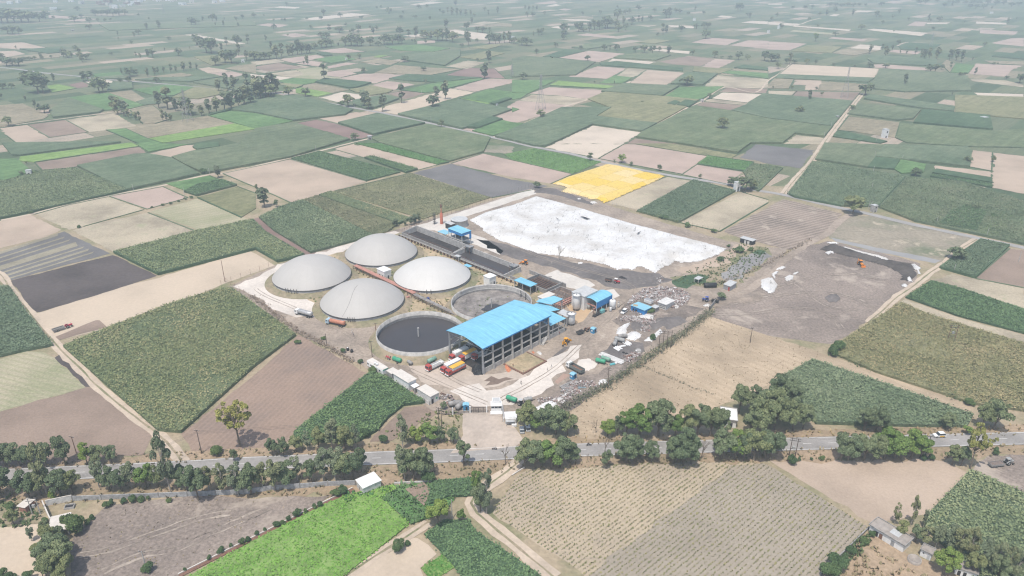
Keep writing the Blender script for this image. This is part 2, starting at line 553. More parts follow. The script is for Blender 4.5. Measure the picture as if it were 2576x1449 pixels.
# ---- sheet 2,0
c = (2, 0)
F('green', c, '0 807 440 810 170 940 0 932')
F('green', c, '0 940 160 945 90 990 0 1005')
F('pink', c, '170 940 370 877 950 907 760 1000 480 960')
F('straw', c, '60 1010 190 955 480 962 755 1000 620 1062')
F('pink', c, '-150 1170 -140 1130 60 1012 620 1064 0 1252')
F('green', c, '0 1082 75 1102 0 1132')
F('lime', c, '380 862 470 817 1030 872 1000 897', h=1)
F('green', c, '880 837 1030 762 1210 782 1110 842')
F('pink', c, '570 772 860 667 1150 687 970 792')
F('straw', c, '1050 767 1170 687 1350 702 1220 777')
F('tan', c, '1180 842 1360 702 1730 732 1560 852')
F('pale', c, '960 622 1010 590 1445 622 1380 650')
F('pink', c, '460 582 770 510 1140 542 880 627')
F('gdark', c, '310 572 540 500 740 515 480 580', h=1)
F('brown', c, '1480 622 1780 562 2040 592 1900 667 1620 647')
F('pink', c, '1910 672 2040 592 2250 607 2080 687')
F('olive', c, '1830 672 2080 692 2250 692 2080 747 1820 722')
F('green', c, '2110 737 2180 712 2576 742 2576 792')
F('oliveb', c, '2200 692 2576 717 2576 740 2180 710')
F('gdark', c, '2235 687 2330 662 2576 692 2576 717')
F('straw', c, '1930 867 2070 760 2576 797 2576 892 2140 882')
F('brown', c, '2080 932 2150 884 2576 897 2560 942')
F('pale', c, '2005 992 2120 927 2520 947 2380 1037')
F('straw', c, '1950 1007 2000 995 2380 1037 2350 1062 1930 1022')
F('brown', c, '1860 1062 1920 1027 2340 1062 2200 1122')
F('green', c, '1540 972 1680 882 2130 872 1960 972 1880 1007')
F('cane2', c, '900 925 1120 847 1680 872 1510 972 960 932')
F('gdark', c, '1560 1052 1640 1020 1690 1040 1640 1067')
F('gdark', c, '1660 1067 1740 1017 1860 1032 1780 1082')
F('olive', c, '760 1002 940 932 1520 975 1880 1010 1740 1090 1600 1170 1450 1250 850 1172 1000 1092', h=1.3)
F('cane', c, '-170 1385 0 1312 500 1092 1000 1092 850 1182 1460 1252 1310 1332 810 1262 345 1480 220 1476 0 1422')
F('pale', c, '420 1449 820 1264 1305 1332 1130 1449')
F('cane3', c, '1310 1335 1500 1242 1840 1072 2200 1125 2576 1208 3216 1287 3136 1382 2846 1350 2720 1449 2400 1449 2270 1545 1620 1442 1245 1388')
F('brown', c, '1140 1449 1240 1390 1620 1442 1700 1449')
F('pink', c, '630 352 760 335 1040 365 1000 382')
F('pale', c, '470 192 740 195 820 215 590 207')
F('oliveb', c, '470 180 820 168 820 190 500 190')
F('pale', c, '380 277 450 262 580 277 580 302')
F('pink', c, '1800 427 1980 378 2300 400 2150 457')
F('pink', c, '2190 457 2380 405 2576 412 2576 492')
F('pale', c, '1340 482 1420 485 1790 517 1780 542 1400 507')
F('pale', c, '1560 252 1830 262 1830 287 1600 272')
F('straw', c, '1230 252 1480 252 1380 272')
F('pale', c, '2300 227 2410 208 2576 217 2576 247')
F('olive', c, '1280 427 1400 395 1590 412 1440 442')
F('pink', c, '210 32 420 10 470 32 330 42')
F('pale', c, '330 62 440 40 500 52 400 67')
F('pink', c, '460 97 530 85 600 92 540 107')
F('pale', c, '2060 172 2100 155 2220 167 2190 182')
F('gdark', c, '1050 620 1400 655 1720 690 1720 720 900 660 880 640', h=1.2)
F('cane3', c, '1080 560 1420 540 1600 560 1450 612 1020 586')
F('cane2', c, '0 600 140 570 840 630 640 760 0 780')
F('olive', c, '0 690 90 660 370 690 300 720 0 730')
F('cane3', c, '600 480 880 430 1060 450 760 500')
F('cane', c, '1600 850 1760 735 2070 750 1920 860')
# ---- sheet 3,0
c = (3, 0)
F('pale', c, '0 222 330 240 300 262 0 247')
F('pale', c, '240 267 280 258 840 297 820 314')
F('pale', c, '980 302 1060 288 1610 330 1540 364')
F('strawg', c, '215 317 260 303 730 337 690 352')
F('pink', c, '605 387 640 372 1000 395 960 417')
F('pink', c, '0 417 390 440 215 507 0 497')
F('gdark', c, '1310 467 1420 430 1740 450 1650 500 1340 500', h=1)
F('pale', c, '820 487 930 448 1140 465 1130 507')
F('pink', c, '1200 522 1260 500 1540 520 1500 547')
F('olive', c, '230 517 400 460 740 475 640 537')
F('oliveb', c, '650 537 740 500 860 490 1130 510 860 560')
F('pink', c, '1395 257 1480 215 1600 222 1570 264')
F('pale', c, '1600 227 1840 225 1800 242 1600 242')
F('pink', c, '2130 302 2150 296 2520 318 2480 352 2130 337')
F('pink', c, '2250 432 2450 385 2576 382 2576 467 2300 442')
F('pale', c, '2100 217 2400 230 2400 247 2090 237')
F('pale', c, '610 162 660 140 730 142 690 164')
F('pale', c, '0 37 140 38 140 47 0 47')
F('pale', c, '400 42 580 48 575 57 420 50')
F('pink', c, '1170 27 1250 8 1400 15 1300 32')
F('pale', c, '860 122 900 104 1100 108 1000 124')
F('sand', c, '110 747 240 645 1120 690 1070 782')
F('cane', c, '100 752 1070 790 1000 832 80 792', h=1.5)
F('oliveb', c, '0 852 60 790 260 802 210 892 0 892')
F('tan', c, '250 852 280 802 545 812 500 907 370 907 380 857')
F('oliveb', c, '540 822 800 837 1000 852 930 922 520 912')
F('straw', c, '0 912 290 917 240 962 0 957')
F('brown', c, '240 967 290 917 930 932 850 1022 600 1002 440 992')
F('cane', c, '-370 1122 -220 1066 -195 1040 -50 952 0 957 440 994 600 1004 850 1028 640 1282 0 1202')
F('gdark', c, '690 1330 760 1325 1200 1430 1130 1449 650 1380', h=1.2)
F('straw', c, '165 1449 280 1362 560 1392 530 1449')
F('oliveb', c, '700 1312 810 1172 1330 1232 1280 1387 900 1332', h=.3)
F('cane2', c, '800 1152 910 1052 1540 1112 1460 1202 1300 1217')
F('gdark', c, '1460 1242 1550 1112 2230 1172 2260 1312')
F('cane', c, '960 1002 1010 960 1880 1082 1870 1132 1540 1097')
F('olive', c, '1880 1132 1880 960 2576 982 2576 1202 2240 1172')
F('cane3', c, '1290 1392 1330 1242 2260 1322 2576 1302 2700 1310 2700 1490 2050 1480 1400 1440', h=1)
F('pale', c, '2070 932 2576 947 2576 977 2110 967')
F('straw', c, '2030 792 2400 810 2576 852 2576 882 2060 820')
F('pink', c, '2020 742 2090 640 2576 662 2450 702 2400 772')
F('green', c, '1840 732 1890 640 2080 662 2010 742')
F('oliveb', c, '1740 652 1800 602 1890 642 1830 732')
F('gdark', c, '2250 572 2320 535 2576 557 2576 602')
F('oliveb', c, '2180 612 2576 622 2576 657 2250 642')
F('pink', c, '1060 652 1150 645 1600 682 1590 712 1080 682')
F('cane', c, '1000 602 1040 562 1700 602 1690 672 1060 642')
F('cane2', c, '1120 700 1590 720 2010 770 2040 920 1380 930 1060 900 1020 850 1080 790')
# ---- sheet 0,1
c = (0, 1)
F('brown', c, '350 190 1395 32 1490 87 1350 112 1040 190 760 232 430 272')
F('lime', c, '200 132 1320 -10 1395 28 350 186 180 172', h=.7)
F('green', c, '-200 160 180 152 310 272 240 312 50 372 -200 330', h=.7)
F('cane', c, '20 0 830 -10 1220 -10 200 125 120 122', h=1.8)
F('cane2', c, '-250 395 50 380 430 278 750 252 1060 372 1285 472 0 760 -250 800')
F('cane', c, '780 232 1350 118 1490 112 1720 152 2010 312 1290 470 1060 372')
F('tan', c, '1500 92 1880 12 2040 0 1960 82 1640 142')
F('green', c, '1365 0 1640 0 1890 8 1500 82', h=.6)
F('gdark', c, '1940 40 2010 0 2200 -5 2210 40 1990 68', h=2)
F('pink', c, '1100 527 1640 430 1890 542 1480 657')
F('straw', c, '355 707 700 612 1090 532 1450 662 840 832 690 867')
F('straw', c, '730 872 860 822 1490 692 1980 882 1150 1092')
F('tan', c, '-250 830 300 712 620 867 400 952 -250 1110')
F('strawg', c, '1510 682 1980 552 2500 762 2120 912')
F('olive', c, '1990 542 2390 432 2576 502 2576 650 2430 742', h=.4)
F('gdark', c, '1860 490 1990 420 2230 370 2380 422 1980 527', h=2.2)
F('green', c, '1670 402 2110 322 2230 370 1990 420 1860 470', h=.4)
# striped field
F('grey', c, '-260 1190 640 882 1110 1102 110 1372 -60 1260')
for a, b, w in ((0, .07, 'band'), (.16, .20, 'band'), (.29, .33, 'band'), (.42, .56, 'band'), (.63, .67, 'band'), (.74, .80, 'band'), (.87, .91, 'band')):
    L0, L1, R0, R1 = Vector((-250, 1150)), Vector((110, 1370)), Vector((640, 882)), Vector((1060, 1092))
    q = [L0.lerp(L1, a + .05), R0.lerp(R1, a), R0.lerp(R1, b), L0.lerp(L1, b + .05)]
    q[1] = q[1].lerp(q[0], .06); q[2] = q[2].lerp(q[3], .1)
    F(w, c, ' '.join('%.1f %.1f' % (p.x, p.y) for p in q), rough=.08, zz=.15 + .0005 * a)
F('tan', None, '561 437 729 401 923 457 731 510 692 492')
F('cane', None, '288 637 500 583 636 556 668 588 765 645 700 660 644 628 400 692', h=2.3)
F('red', None, '630 553 660 545 800 635 760 650')
F('cane', None, '652 550 705 524 760 506 940 596 881 612 782 638 690 583', h=2.2)
F('olive', None, '764 505 800 495 1000 566 975 585 945 594', h=1.7)
F('cane3', None, '804 494 834 485 1034 552 1003 565', h=2.2)
F('sand', None, '86 790 305 722 400 698 630 630 690 667 560 716 440 764 268 828 142 857')
F('brown', None, '142 858 268 823 250 806 240 806 140 848', rough=.2, zz=.152)
F('dark', None, '27 706 285 641 397 695 307 723 100 785 84 785')
# ---- sheet 1,1
c = (1, 1)
F('gdark', c, '360 152 640 82 1450 290 1120 375', h=1.5)
F('tan', c, '820 37 970 0 1830 210 1625 265 1100 142 780 52')
F('green', c, '1010 0 1250 0 1940 187 1830 210', h=1.2)
F('gdark', c, '1090 147 1170 132 1630 262 1510 297', h=2.4)
F('muddyg', c, '2100 22 2190 0 2576 22 2576 102 2300 82')
F('pink', None, '1136 411 1216 386 1288 403 1441 438 1386 462 1288 446')
F('grey', None, '1039 435 1134 412 1288 452 1380 468 1340 478 1237 498')
F('olive', None, '841 483 1034 437 1234 498 1064 552', h=.9)
# ---- sheet 2,1
c = (2, 1)
F('green', c, '-80 105 220 47 900 182 610 302 0 162', h=.5)
F('pale', c, '340 37 420 0 1130 0 860 142')
F('pink', c, '870 147 1130 0 1240 2 1970 122 1710 304')
F('pink', c, '1710 308 1860 207 2330 282 2150 402')
F('green', c, '1862 205 1970 122 2430 187 2340 277', h=.9)
F('olive', c, '1240 0 1600 0 2260 112 2200 152 1970 122', h=.5)
F('straw', c, '950 592 1560 332 1800 372 1280 667')
F('cane', c, '1260 682 1820 372 2240 482 1680 792', h=1.9)
F('straw', c, '1690 792 2300 482 2576 562 2576 592 2090 882')
F('cane3', c, '2330 292 2430 202 2576 222 2720 250 2480 480 2400 442', h=1.5)
F('grey', None, '1862 396 1900 363 2048 378 2012 424 1932 412')
F('muddyr', None, '1818 583 1970 501 2119 538 2060 602 1985 629 1870 601')
# ---- sheet 3,1
F('cane', None, '1981 489 2043 409 2277 447 2207 522 2115 520 2000 498', h=2.1)
F('cane3', None, '2281 449 2420 460 2576 511 2590 620 2300 558 2212 524', h=2.1)
c = (3, 1)
F('cane2', c, '470 162 570 0 1160 20 1080 140 1000 242', h=1.6)
F('gdark', c, '1000 242 1075 142 1330 162 1270 262', h=1.4)
F('green', c, '1270 262 1335 165 1590 212 1560 292 1340 302', h=1)
F('cane', c, '1080 140 1165 20 2000 42 2050 82 2030 242 1590 192', h=2)
F('tan', c, '2022 130 2055 62 2260 87 2250 272 2040 232')
F('tan', c, '2270 87 2576 122 2700 140 2700 530 2255 442')
F('tan', c, '1670 252 1680 217 2250 282 2240 342')
F('gdark', c, '1650 300 1690 262 2250 352 2255 400', h=1.6)
F('gdark', c, '1630 330 1650 312 2250 410 2255 445', h=1.6)
F('gdark', c, '1720 822 1840 690 1980 632 2200 692 2090 892', h=2.5)
F('red', c, '2092 890 2210 692 2290 735 2140 907')
F('gdark', c, '2140 912 2300 692 2480 712 2320 952', h=1.6)
F('muddyg', c, '600 852 750 722 1030 722 2090 952 1830 1132 1740 1190 1400 1102 1100 1062 630 952')
F('wetgrey', c, '630 942 1090 1040 1400 1102 1740 1172 1680 1202 1180 1102 680 982')
F('cane', c, '1730 1252 2140 972 2420 1032 2080 1352', h=1.8)
F('brown', c, '2080 1354 2430 1052 2576 1072 2700 1090 2700 1500 2576 1449')
F('straw', c, '1650 1392 1850 1312 2576 1449 2576 1700 2400 1630')
F('muddy', None, '1800 768 1932 690 2020 622 2082 606 2232 640 2317 663 2300 715 2230 770 2144 835 2092 867 1932 845 1790 800')
# ---- sheet row 2
F('stub', None, '1785 796 1932 844 2070 890 2260 956 2450 1021 2445 1046 2200 972 2043 908 1960 956 1870 1001 1790 1031 1660 1112 1460 1102 1425 1042 1640 890')
F('cane', None, '1957 957 2042 909 2202 963 2447 1048 2432 1076 2307 1075 2052 1068', h=2.2)
F('olive', None, '2082 885 2265 764 2340 796 2576 868 2640 900 2640 1060 2576 1036 2450 1019 2202 938', h=1.7)
F('gdark', None, '2277 750 2340 709 2400 723 2576 781 2640 800 2640 862 2576 841 2407 796', h=1.5)
F('straw', None, '2265 758 2277 753 2407 798 2576 843 2640 864 2640 892 2576 868 2357 803')
F('straw', None, '2345 706 2400 691 2576 741 2640 756 2640 796 2576 779 2400 722')
F('cane', None, '-90 724 25 724 66 786 135 871 60 886 -90 920', h=2.2)
F('strawg', None, '-90 930 60 886 115 887 140 903 215 976 -90 1062')
F('dark', None, '135 900 152 890 242 972 216 974')
F('brown', None, '-90 1062 218 975 243 973 385 1096 360 1145 -90 1190')
F('cane3', None, '160 875 265 832 440 765 560 729 585 729 745 846 640 925 457 1090 398 1086', h=2.3)
F('plough', None, '455 1092 648 938 751 841 925 940 742 1092 700 1125 480 1135')
F('gdark', None, '740 1092 934 938 980 956 1069 1016 1016 1022 979 1052 949 1086 900 1114 740 1114', h=2.1)
F('brown', None, '930 1112 960 1078 1019 1024 1069 1021 1104 1038 1060 1066 985 1112')
# ---- sheet row 3
F('muddy', None, '185 1351 225 1311 270 1271 490 1246 644 1251 834 1248 644 1356 450 1452 165 1500')
F('sand', None, '-90 1330 100 1319 117 1386 110 1500 -90 1500')
F('weedy', None, '-90 1240 60 1265 110 1300 100 1319 -90 1332', rough=1)
F('lime', None, '470 1456 644 1361 805 1278 870 1249 985 1223 1000 1232 956 1253 1029 1321 864 1452 700 1520', h=.9)
F('green', None, '1000 1224 1068 1216 1160 1225 1120 1290 1034 1320 960 1254', h=.6)
F('brown', None, '1020 1236 1066 1218 1085 1236 1070 1276', h=0).location.z = .75
F('gdark', None, '1086 1215 1190 1206 1190 1250 1130 1252 1075 1275', h=1.6)
F('sand', None, '876 1452 1040 1353 1052 1354 1098 1394 1057 1430 1100 1520 800 1520')
F('lime', None, '1059 1430 1114 1397 1146 1427 1105 1452 1080 1455', h=.5)
F('gdark', None, '1067 1345 1119 1309 1180 1312 1200 1340 1288 1399 1363 1452 1300 1530 1180 1470 1106 1386', h=.8)
ROWF = [at(*p) for p in ((1236, 1290), (1300, 1196), (1330, 1180), (1600, 1165), (1850, 1160), (1922, 1166), (2185, 1326), (2080, 1455), (1900, 1540), (1530, 1520), (1480, 1452))]
FIELD_DEF['rows'] = lambda n: soil(n, (.42, .345, .25), .14, fine=1.0, c2=(.33, .275, .215), stripes=(ROWS_A, 1.35, (.32, .27, .185), .25))
FNAME['rows'] = 'row_field'
F('rows', None, '1236 1290 1300 1196 1330 1180 1600 1165 1850 1160 1922 1166 2185 1326 2080 1455 1900 1540 1530 1520 1480 1452')
FIELD_DEF['rows2'] = lambda n: soil(n, (.325, .28, .225), .14, fine=1.0, c2=(.27, .235, .19), stripes=(ROWS_A, 1.35, (.26, .225, .155), .25))
FNAME['rows2'] = 'row_field'
F('rows2', None, '1560 1384 1842 1172 1922 1166 2185 1326 2080 1455 1900 1540 1530 1520 1480 1452', zz=.15)
F('tan', None, '1936 1160 2157 1158 2362 1153 2437 1191 2332 1295 2192 1315')
F('cane', None, '2337 1294 2440 1188 2576 1247 2680 1290 2680 1520 2470 1500 2400 1400 2320 1325', h=2.1)
F('muddy', None, '2452 1166 2494 1146 2680 1130 2680 1290 2576 1243 2445 1186')
F('dry', None, '2140 1360 2200 1335 2280 1390 2335 1412 2420 1452 2450 1540 2080 1540 2080 1455')
F('water', None, '2165 930 2205 940 2285 963 2360 985 2449 1020 2446 1027 2357 1001 2300 982 2250 966 2210 956', rough=.3)
# verges of the highway
F('dry', None, '-120 1230 300 1190 450 1200 644 1190 930 1170 1100 1165 1290 1152 1440 1148 1932 1131 2300 1122 2700 1116 2700 1140 2480 1150 2160 1160 1932 1160 1600 1168 1330 1182 1180 1215 980 1220 820 1250 480 1250 290 1258 100 1275 -120 1290', rough=1)
F('dry', None, '-120 1195 -120 1178 370 1145 460 1133 700 1125 930 1118 1100 1112 1290 1110 1450 1100 1760 1094 2050 1080 2440 1076 2700 1060 2700 1100 2300 1104 1932 1110 1500 1122 1100 1140 700 1158 300 1180', rough=.8)
# ------------------------------------------------------------------ roads, lanes, yard
def smooth_pts(P, n=4):
    out = []
    for i in range(len(P) - 1):
        p0 = P[max(i - 1, 0)]; p1 = P[i]; p2 = P[i + 1]; p3 = P[min(i + 2, len(P) - 1)]
        for k in range(n):
            t = k / n
            out.append(.5 * ((2 * p1) + (p2 - p0) * t + (2 * p0 - 5 * p1 + 4 * p2 - p3) * t * t + (3 * p1 - p0 - 3 * p2 + p3) * t ** 3))
    out.append(P[-1])
    return out

def offset(P, d):
    out = []
    for i, p in enumerate(P):
        t = (P[min(i + 1, len(P) - 1)] - P[max(i - 1, 0)]).normalized()
        out.append(p + Vector((-t.y, t.x, 0)) * d)
    return out

def strip(name, P, a, b, z, mat, dash=None, jit=0.0, kind='structure'):
    A = offset(P, a); B = offset(P, b)
    if jit:
        A = [p + Vector((random.gauss(0, jit), random.gauss(0, jit), 0)) for p in A]
        B = [p + Vector((random.gauss(0, jit), random.gauss(0, jit), 0)) for p in B]
    m = MB()
    for i in range(len(P) - 1):
        if dash and i % dash[1] >= dash[0]: continue
        m.add([(A[i].x, A[i].y, z), (A[i + 1].x, A[i + 1].y, z), (B[i + 1].x, B[i + 1].y, z), (B[i].x, B[i].y, z)], [(3, 2, 1, 0) if a > b else (0, 1, 2, 3)])
    o = m.build(name, mat)
    o['kind'] = kind
    return o

def resample(P, step):
    out = [P[0]]; acc = 0
    for a, b in zip(P[:-1], P[1:]):
        L = (b - a).length; t = step - acc
        while t <= L:
            out.append(a.lerp(b, t / L)); t += step
        acc = (acc + L) % step
    return out

M_tar = soil('tarmac', (.30, .283, .268), .14, patch=.09, fine=1.5, smooth=True)
M_lane = soil('farm_tarmac', (.33, .315, .30), .12, patch=.05, fine=.8)
M_dirt = soil('dirt_lane', (.50, .41, .32), .14, patch=.08, fine=.8)
M_dirt2 = soil('dirt_rut', (.36, .29, .22), .2, fine=1.0)
M_line = paint('road_paint', (.74, .73, .70), .7, .35, scale=.3)
ZR = .19
hw = smooth_pts([at(*p) for p in ((-160, 1205), (37, 1196.5), (450, 1177), (600, 1168), (924, 1154), (1094, 1148.5), (1448, 1133), (1977, 1118), (2576, 1103), (2720, 1099))], 12)
hw = resample(hw, 1.5)
strip('main_road', hw, 3.7, -3.7, ZR, M_tar)
strip('road_edge_line', hw, 3.35, 3.18, ZR + .006, M_line)
strip('road_edge_line', hw, -3.18, -3.35, ZR + .006, M_line)
strip('road_centre_line', hw, .08, -.08, ZR + .006, M_line, dash=(2, 6))

def lane(cellpts, w, mat, z=ZR - .01, ruts=False, name='farm_lane', jit=.25):
    P = resample(smooth_pts([at(*p) for p in cellpts], 5), 5 if len(cellpts) < 14 else 9)
    strip(name, P, w / 2, -w / 2, z, mat, jit=jit)
    if ruts:
        strip('lane_crown', P, .35, -.35, z + .005, fm('weedy'), jit=.12)
def gl(i, j, txt): return pts_of((i, j), txt)
far_road = gl(0, 0, '-300 660 0 680 200 700 450 735 810 770 930 790 1340 820 1700 850 2310 908') + gl(1, 0, '150 935 390 962 640 1020 1000 1090 1280 1140 1740 1240 2390 1385 2576 1427') + \
    gl(2, 1, '220 30 600 102 900 180 1540 308 2160 405 2400 458') + gl(3, 1, '140 510 700 640 950 690 1500 820 2100 945 2576 1047 2800 1100')
lane(far_road, 5.2, M_lane, name='farm_road')
lane(gl(3, 0, '950 940 850 1065 690 1270 560 1449') + gl(3, 1, '430 190 280 350 150 512'), 5.5, M_dirt, ruts=True, z=ZR - .02)
lane(gl(3, 0, '230 640 130 730 0 812') + gl(2, 0, '2450 930 2140 878 1920 1015 1740 1095 1450 1250'), 2.6, M_dirt, z=ZR - .024)
lane(gl(1, 0, '1745 1245 1400 1330 1180 1385') + gl(1, 1, '930 -3 640 72 340 142') + gl(0, 1, '2576 222 2240 300 2060 316 1650 416 1280 487 1100 527 620 627 340 702 -100 790'), 3.2, M_dirt, z=ZR - .028)
lane(gl(1, 0, '2390 1385 2576 1303') + gl(2, 0, '250 1190 500 1083 760 1003 960 922 1130 852 1200 815'), 4.2, M_dirt, z=ZR - .032)
lane(gl(3, 0, '330 245 420 210 530 182'), 5, M_dirt, z=ZR - .032)
lane(gl(3, 0, '1300 462 1420 426 1740 449'), 4, M_dirt, z=ZR - .034)
lane(gl(0, 0, '-200 1310 0 1278 400 1225 900 1160 1130 1130') + gl(0, 0, '1300 1105 1500 1072'), 3, M_dirt, z=ZR - .03)
lane(gl(0, 0, '560 237 1100 226 1900 222 2576 217'), 6, M_dirt, z=ZR - .03)
lane(gl(2, 0, '800 158 1000 148 1200 150 1400 132'), 5, M_dirt, z=ZR - .03)
lane(gl(0, 1, '-200 1210 0 1312') + gl(0, 2, '100 2 260 202 400 382 610 622 830 832 970 982 1150 1132 1400 1332 1560 1449') + [(425, 1120), (462, 1165)], 4.2, M_dirt, ruts=True, z=ZR - .015)
lane([(1322, 1150), (1288, 1177), (1255, 1202), (1205, 1238), (1186, 1254), (1192, 1284), (1226, 1313), (1288, 1365), (1345, 1413), (1420, 1475)], 5.0, M_dirt, ruts=True, z=ZR - .015)
lane(gl(1, 3, '1740 905 1540 1042 1200 1252 880 1462'), 3.6, M_dirt, ruts=True, z=ZR - .02)
lane(gl(3, 1, '2110 955 1930 1062 1830 1162 1640 1292 1440 1449') + gl(3, 2, '1300 92 1180 202 1000 360'), 4.2, M_dirt, ruts=True, z=ZR - .02)
lane(gl(3, 1, '850 700 700 790 600 902 300 1062 0 1312') + [(1870, 738), (1795, 770)], 5, soil('faint_track', (.36, .295, .24), .25, fine=.6), z=ZR - .022)

# plant yard and its patches
M_yard = soil('yard', (.335, .275, .222), .3, patch=.05, fine=.7, c2=(.215, .178, .148), blot=((.46, .39, .32), .07, .585))
M_white = soil('white_silica', (.61, .55, .49), .14, patch=.06, fine=.8)
M_soot = soil('soot_ground', (.165, .148, .14), .25, patch=.06, fine=.6, c2=(.115, .105, .10), blot=((.28, .245, .215), .09, .60))
M_scrub = soil('scrub_soil', (.40, .315, .205), .25, patch=.07, fine=.8, c2=(.20, .19, .115), blot=((.51, .40, .27), .1, .56))
M_osand = soil('orange_sand', (.50, .36, .23), .1, fine=.8)
M_beige = soil('beige_track', (.475, .40, .335), .14, patch=.05, fine=.6)
M_conc = soil('concrete_pad', (.56, .52, .47), .1, patch=.08, fine=.7)
def patch(name, uvs, mat, z, rough=.5): return sheet(name, uvs, mat, z, rough)
patch('works_yard', [(575, 722), (690, 668), (880, 612), (1000, 577), (1345, 472), (1400, 472), (1500, 508), (1700, 570), (1830, 607), (1880, 617), (1980, 627), (1932, 690), (1795, 775), (1760, 800), (1650, 875), (1430, 1036), (1340, 1060), (1100, 1040), (930, 935), (860, 890), (745, 838)], M_yard, ZR - .004)
patch('silica_patch', [(588, 722), (700, 667), (880, 613), (1000, 580), (1012, 588), (890, 631), (700, 690), (672, 715), (690, 735), (760, 742), (805, 765), (795, 795), (745, 800), (700, 785), (640, 745)], M_white, ZR + .002, 1.0)
patch('concrete_road', [(1036, 572), (1342, 475), (1350, 488), (1140, 556), (1165, 586), (1190, 590), (1217, 600), (1268, 632), (1258, 641), (1185, 613), (1120, 587), (1062, 576)], M_conc, ZR + .004, .4)
patch('soot_patch', [(1185, 598), (1235, 606), (1292, 622), (1390, 648), (1550, 680), (1655, 690), (1700, 705), (1650, 722), (1560, 730), (1450, 692), (1335, 660), (1262, 640)], M_soot, ZR + .004, 1.2)
patch('soot_patch', [(1330, 466), (1400, 476), (1500, 512), (1490, 516), (1390, 490), (1345, 485)], M_soot, ZR + .005, .8)
patch('scrub_ground', [(668, 715), (700, 680), (880, 628), (1005, 586), (1050, 600), (1180, 650), (1310, 690), (1390, 735), (1400, 760), (1330, 790), (1200, 845), (1130, 790), (960, 800), (930, 820), (820, 806), (800, 770), (760, 742), (690, 738)], M_scrub, ZR + .006, .6)
patch('concrete_pad', [(1368, 694), (1400, 680), (1482, 706), (1497, 718), (1467, 732), (1420, 722)], M_conc, ZR + .008, .4)
patch('concrete_pad', [(1500, 735), (1545, 728), (1560, 745), (1500, 775), (1480, 790), (1455, 775)], M_conc, ZR + .008, .3)
patch('weedy_ground', G(2, 1, 1600, 1350)and [G(2, 1, x, y) for x, y in ((1600, 1350), (1850, 1290), (2100, 1150), (2300, 1000), (2576, 1050), (2620, 1120), (2450, 1300), (2200, 1460), (1700, 1410))], fm('weedy'), ZR + .006, 1.2)
patch('grey_mud', [G(2, 1, x, y) for x, y in ((2100, 1300), (2350, 1130), (2550, 1080), (2600, 1130), (2400, 1260), (2250, 1370), (2130, 1380))], fm('greyl'), ZR + .01, 1.2)
patch('sand_bank', [G(2, 1, x, y) for x, y in ((1640, 1260), (1900, 1200), (2060, 1130), (2250, 1010), (2430, 1020), (2280, 1110), (2180, 1190), (1960, 1270), (1700, 1310))], fm('tan'), ZR + .01, 1.2)
patch('silica_patch', [(1130, 985), (1165, 972), (1200, 968), (1222, 980), (1290, 967), (1375, 908), (1437, 873), (1465, 868), (1462, 888), (1400, 942), (1390, 968), (1340, 1000), (1290, 1020), (1190, 1024)], M_white, ZR + .008, .9)
patch('silica_patch', [(1455, 905), (1480, 903), (1502, 915), (1498, 930), (1470, 935), (1458, 920)], M_white, ZR + .009, .6)
patch('soot_patch', [G(2, 2, x, y) for x, y in ((850, 690), (960, 620), (1010, 560), (1180, 540), (1310, 555), (1330, 640), (1200, 720), (1100, 750), (900, 745))], M_soot, ZR + .007, .8)
patch('scrub_ground', [G(2, 2, x, y) for x, y in ((1160, 130), (1320, 20), (1600, 0), (1780, 60), (1760, 180), (1900, 200), (1700, 380), (1500, 440), (1350, 560), (1300, 720), (1000, 900), (950, 980), (600, 1230), (460, 1240), (250, 1160), (520, 1000), (640, 900), (860, 860), (1000, 780), (1300, 560), (1150, 420), (1050, 340))], soil('scrap_ground', (.235, .195, .165), .35, patch=.08, fine=.9, c2=(.13, .112, .10), blot=((.38, .32, .27), .1, .58)), ZR + .0055, 1.0)
patch('orange_sand_floor', [S(5, x, y) for x, y in ((905, 560), (1060, 515), (1350, 640), (1190, 830), (1060, 880), (1000, 690))], M_osand, ZR + .012, .2)
patch('entrance_track', [(1160, 1035), (1262, 1035), (1312, 1108), (1298, 1128), (1130, 1141), (1165, 1095)], M_beige, ZR + .004, .6)
patch('beige_ground', [(1010, 900), (1130, 905), (1210, 945), (1300, 930), (1330, 950), (1225, 975), (1130, 980), (1060, 960)], M_beige, ZR + .005, .8)
patch('brown_mud', [G(2, 2, x, y) for x, y in ((430, 660), (530, 595), (560, 600), (470, 680), (395, 700))], M_soot, ZR + .011, .5)
patch('dark_soil', [S(6, x, y) for x, y in ((1060, 890), (1180, 820), (1300, 860), (1420, 830), (1540, 850), (1400, 890), (1290, 940), (1090, 965), (1170, 900))], soil('dark_soil', (.20, .15, .12), .2), ZR + .012, .5)  # darker brown patch laid flat on the yard
patch('brick_pad', [S(6, x, y) for x, y in ((2180, 905), (2330, 770), (2440, 800), (2235, 940))], soil('brick_pad', (.36, .25, .2), .15, fine=2), ZR + .012, .1)
M_trk = soil('wheel_mark', (.295, .245, .2), .25, patch=.1, fine=.8)
for pts in (((1235, 1040), (1262, 1005), (1320, 975), (1400, 925), (1470, 860), (1530, 805), (1560, 775), (1640, 728), (1740, 745), (1800, 770)), ((1225, 1015), (1130, 975), (1010, 920), (930, 880), (880, 845), (810, 808), (740, 775), (670, 745), (640, 725)),
            ((1560, 775), (1600, 735), (1560, 705), (1450, 675), (1340, 640), (1260, 605)), ((900, 850), (885, 865), (905, 890), (960, 905)), ((1210, 985), (1150, 960), (1120, 940), (1105, 920))):
    P = resample(smooth_pts([at(*p) for p in pts], 5), 2.5)
    for a in (-1.0, .75): strip('wheel_track', P, a + .38, a, ZR + .013 + .002 * (a > 0), M_trk, jit=.06)
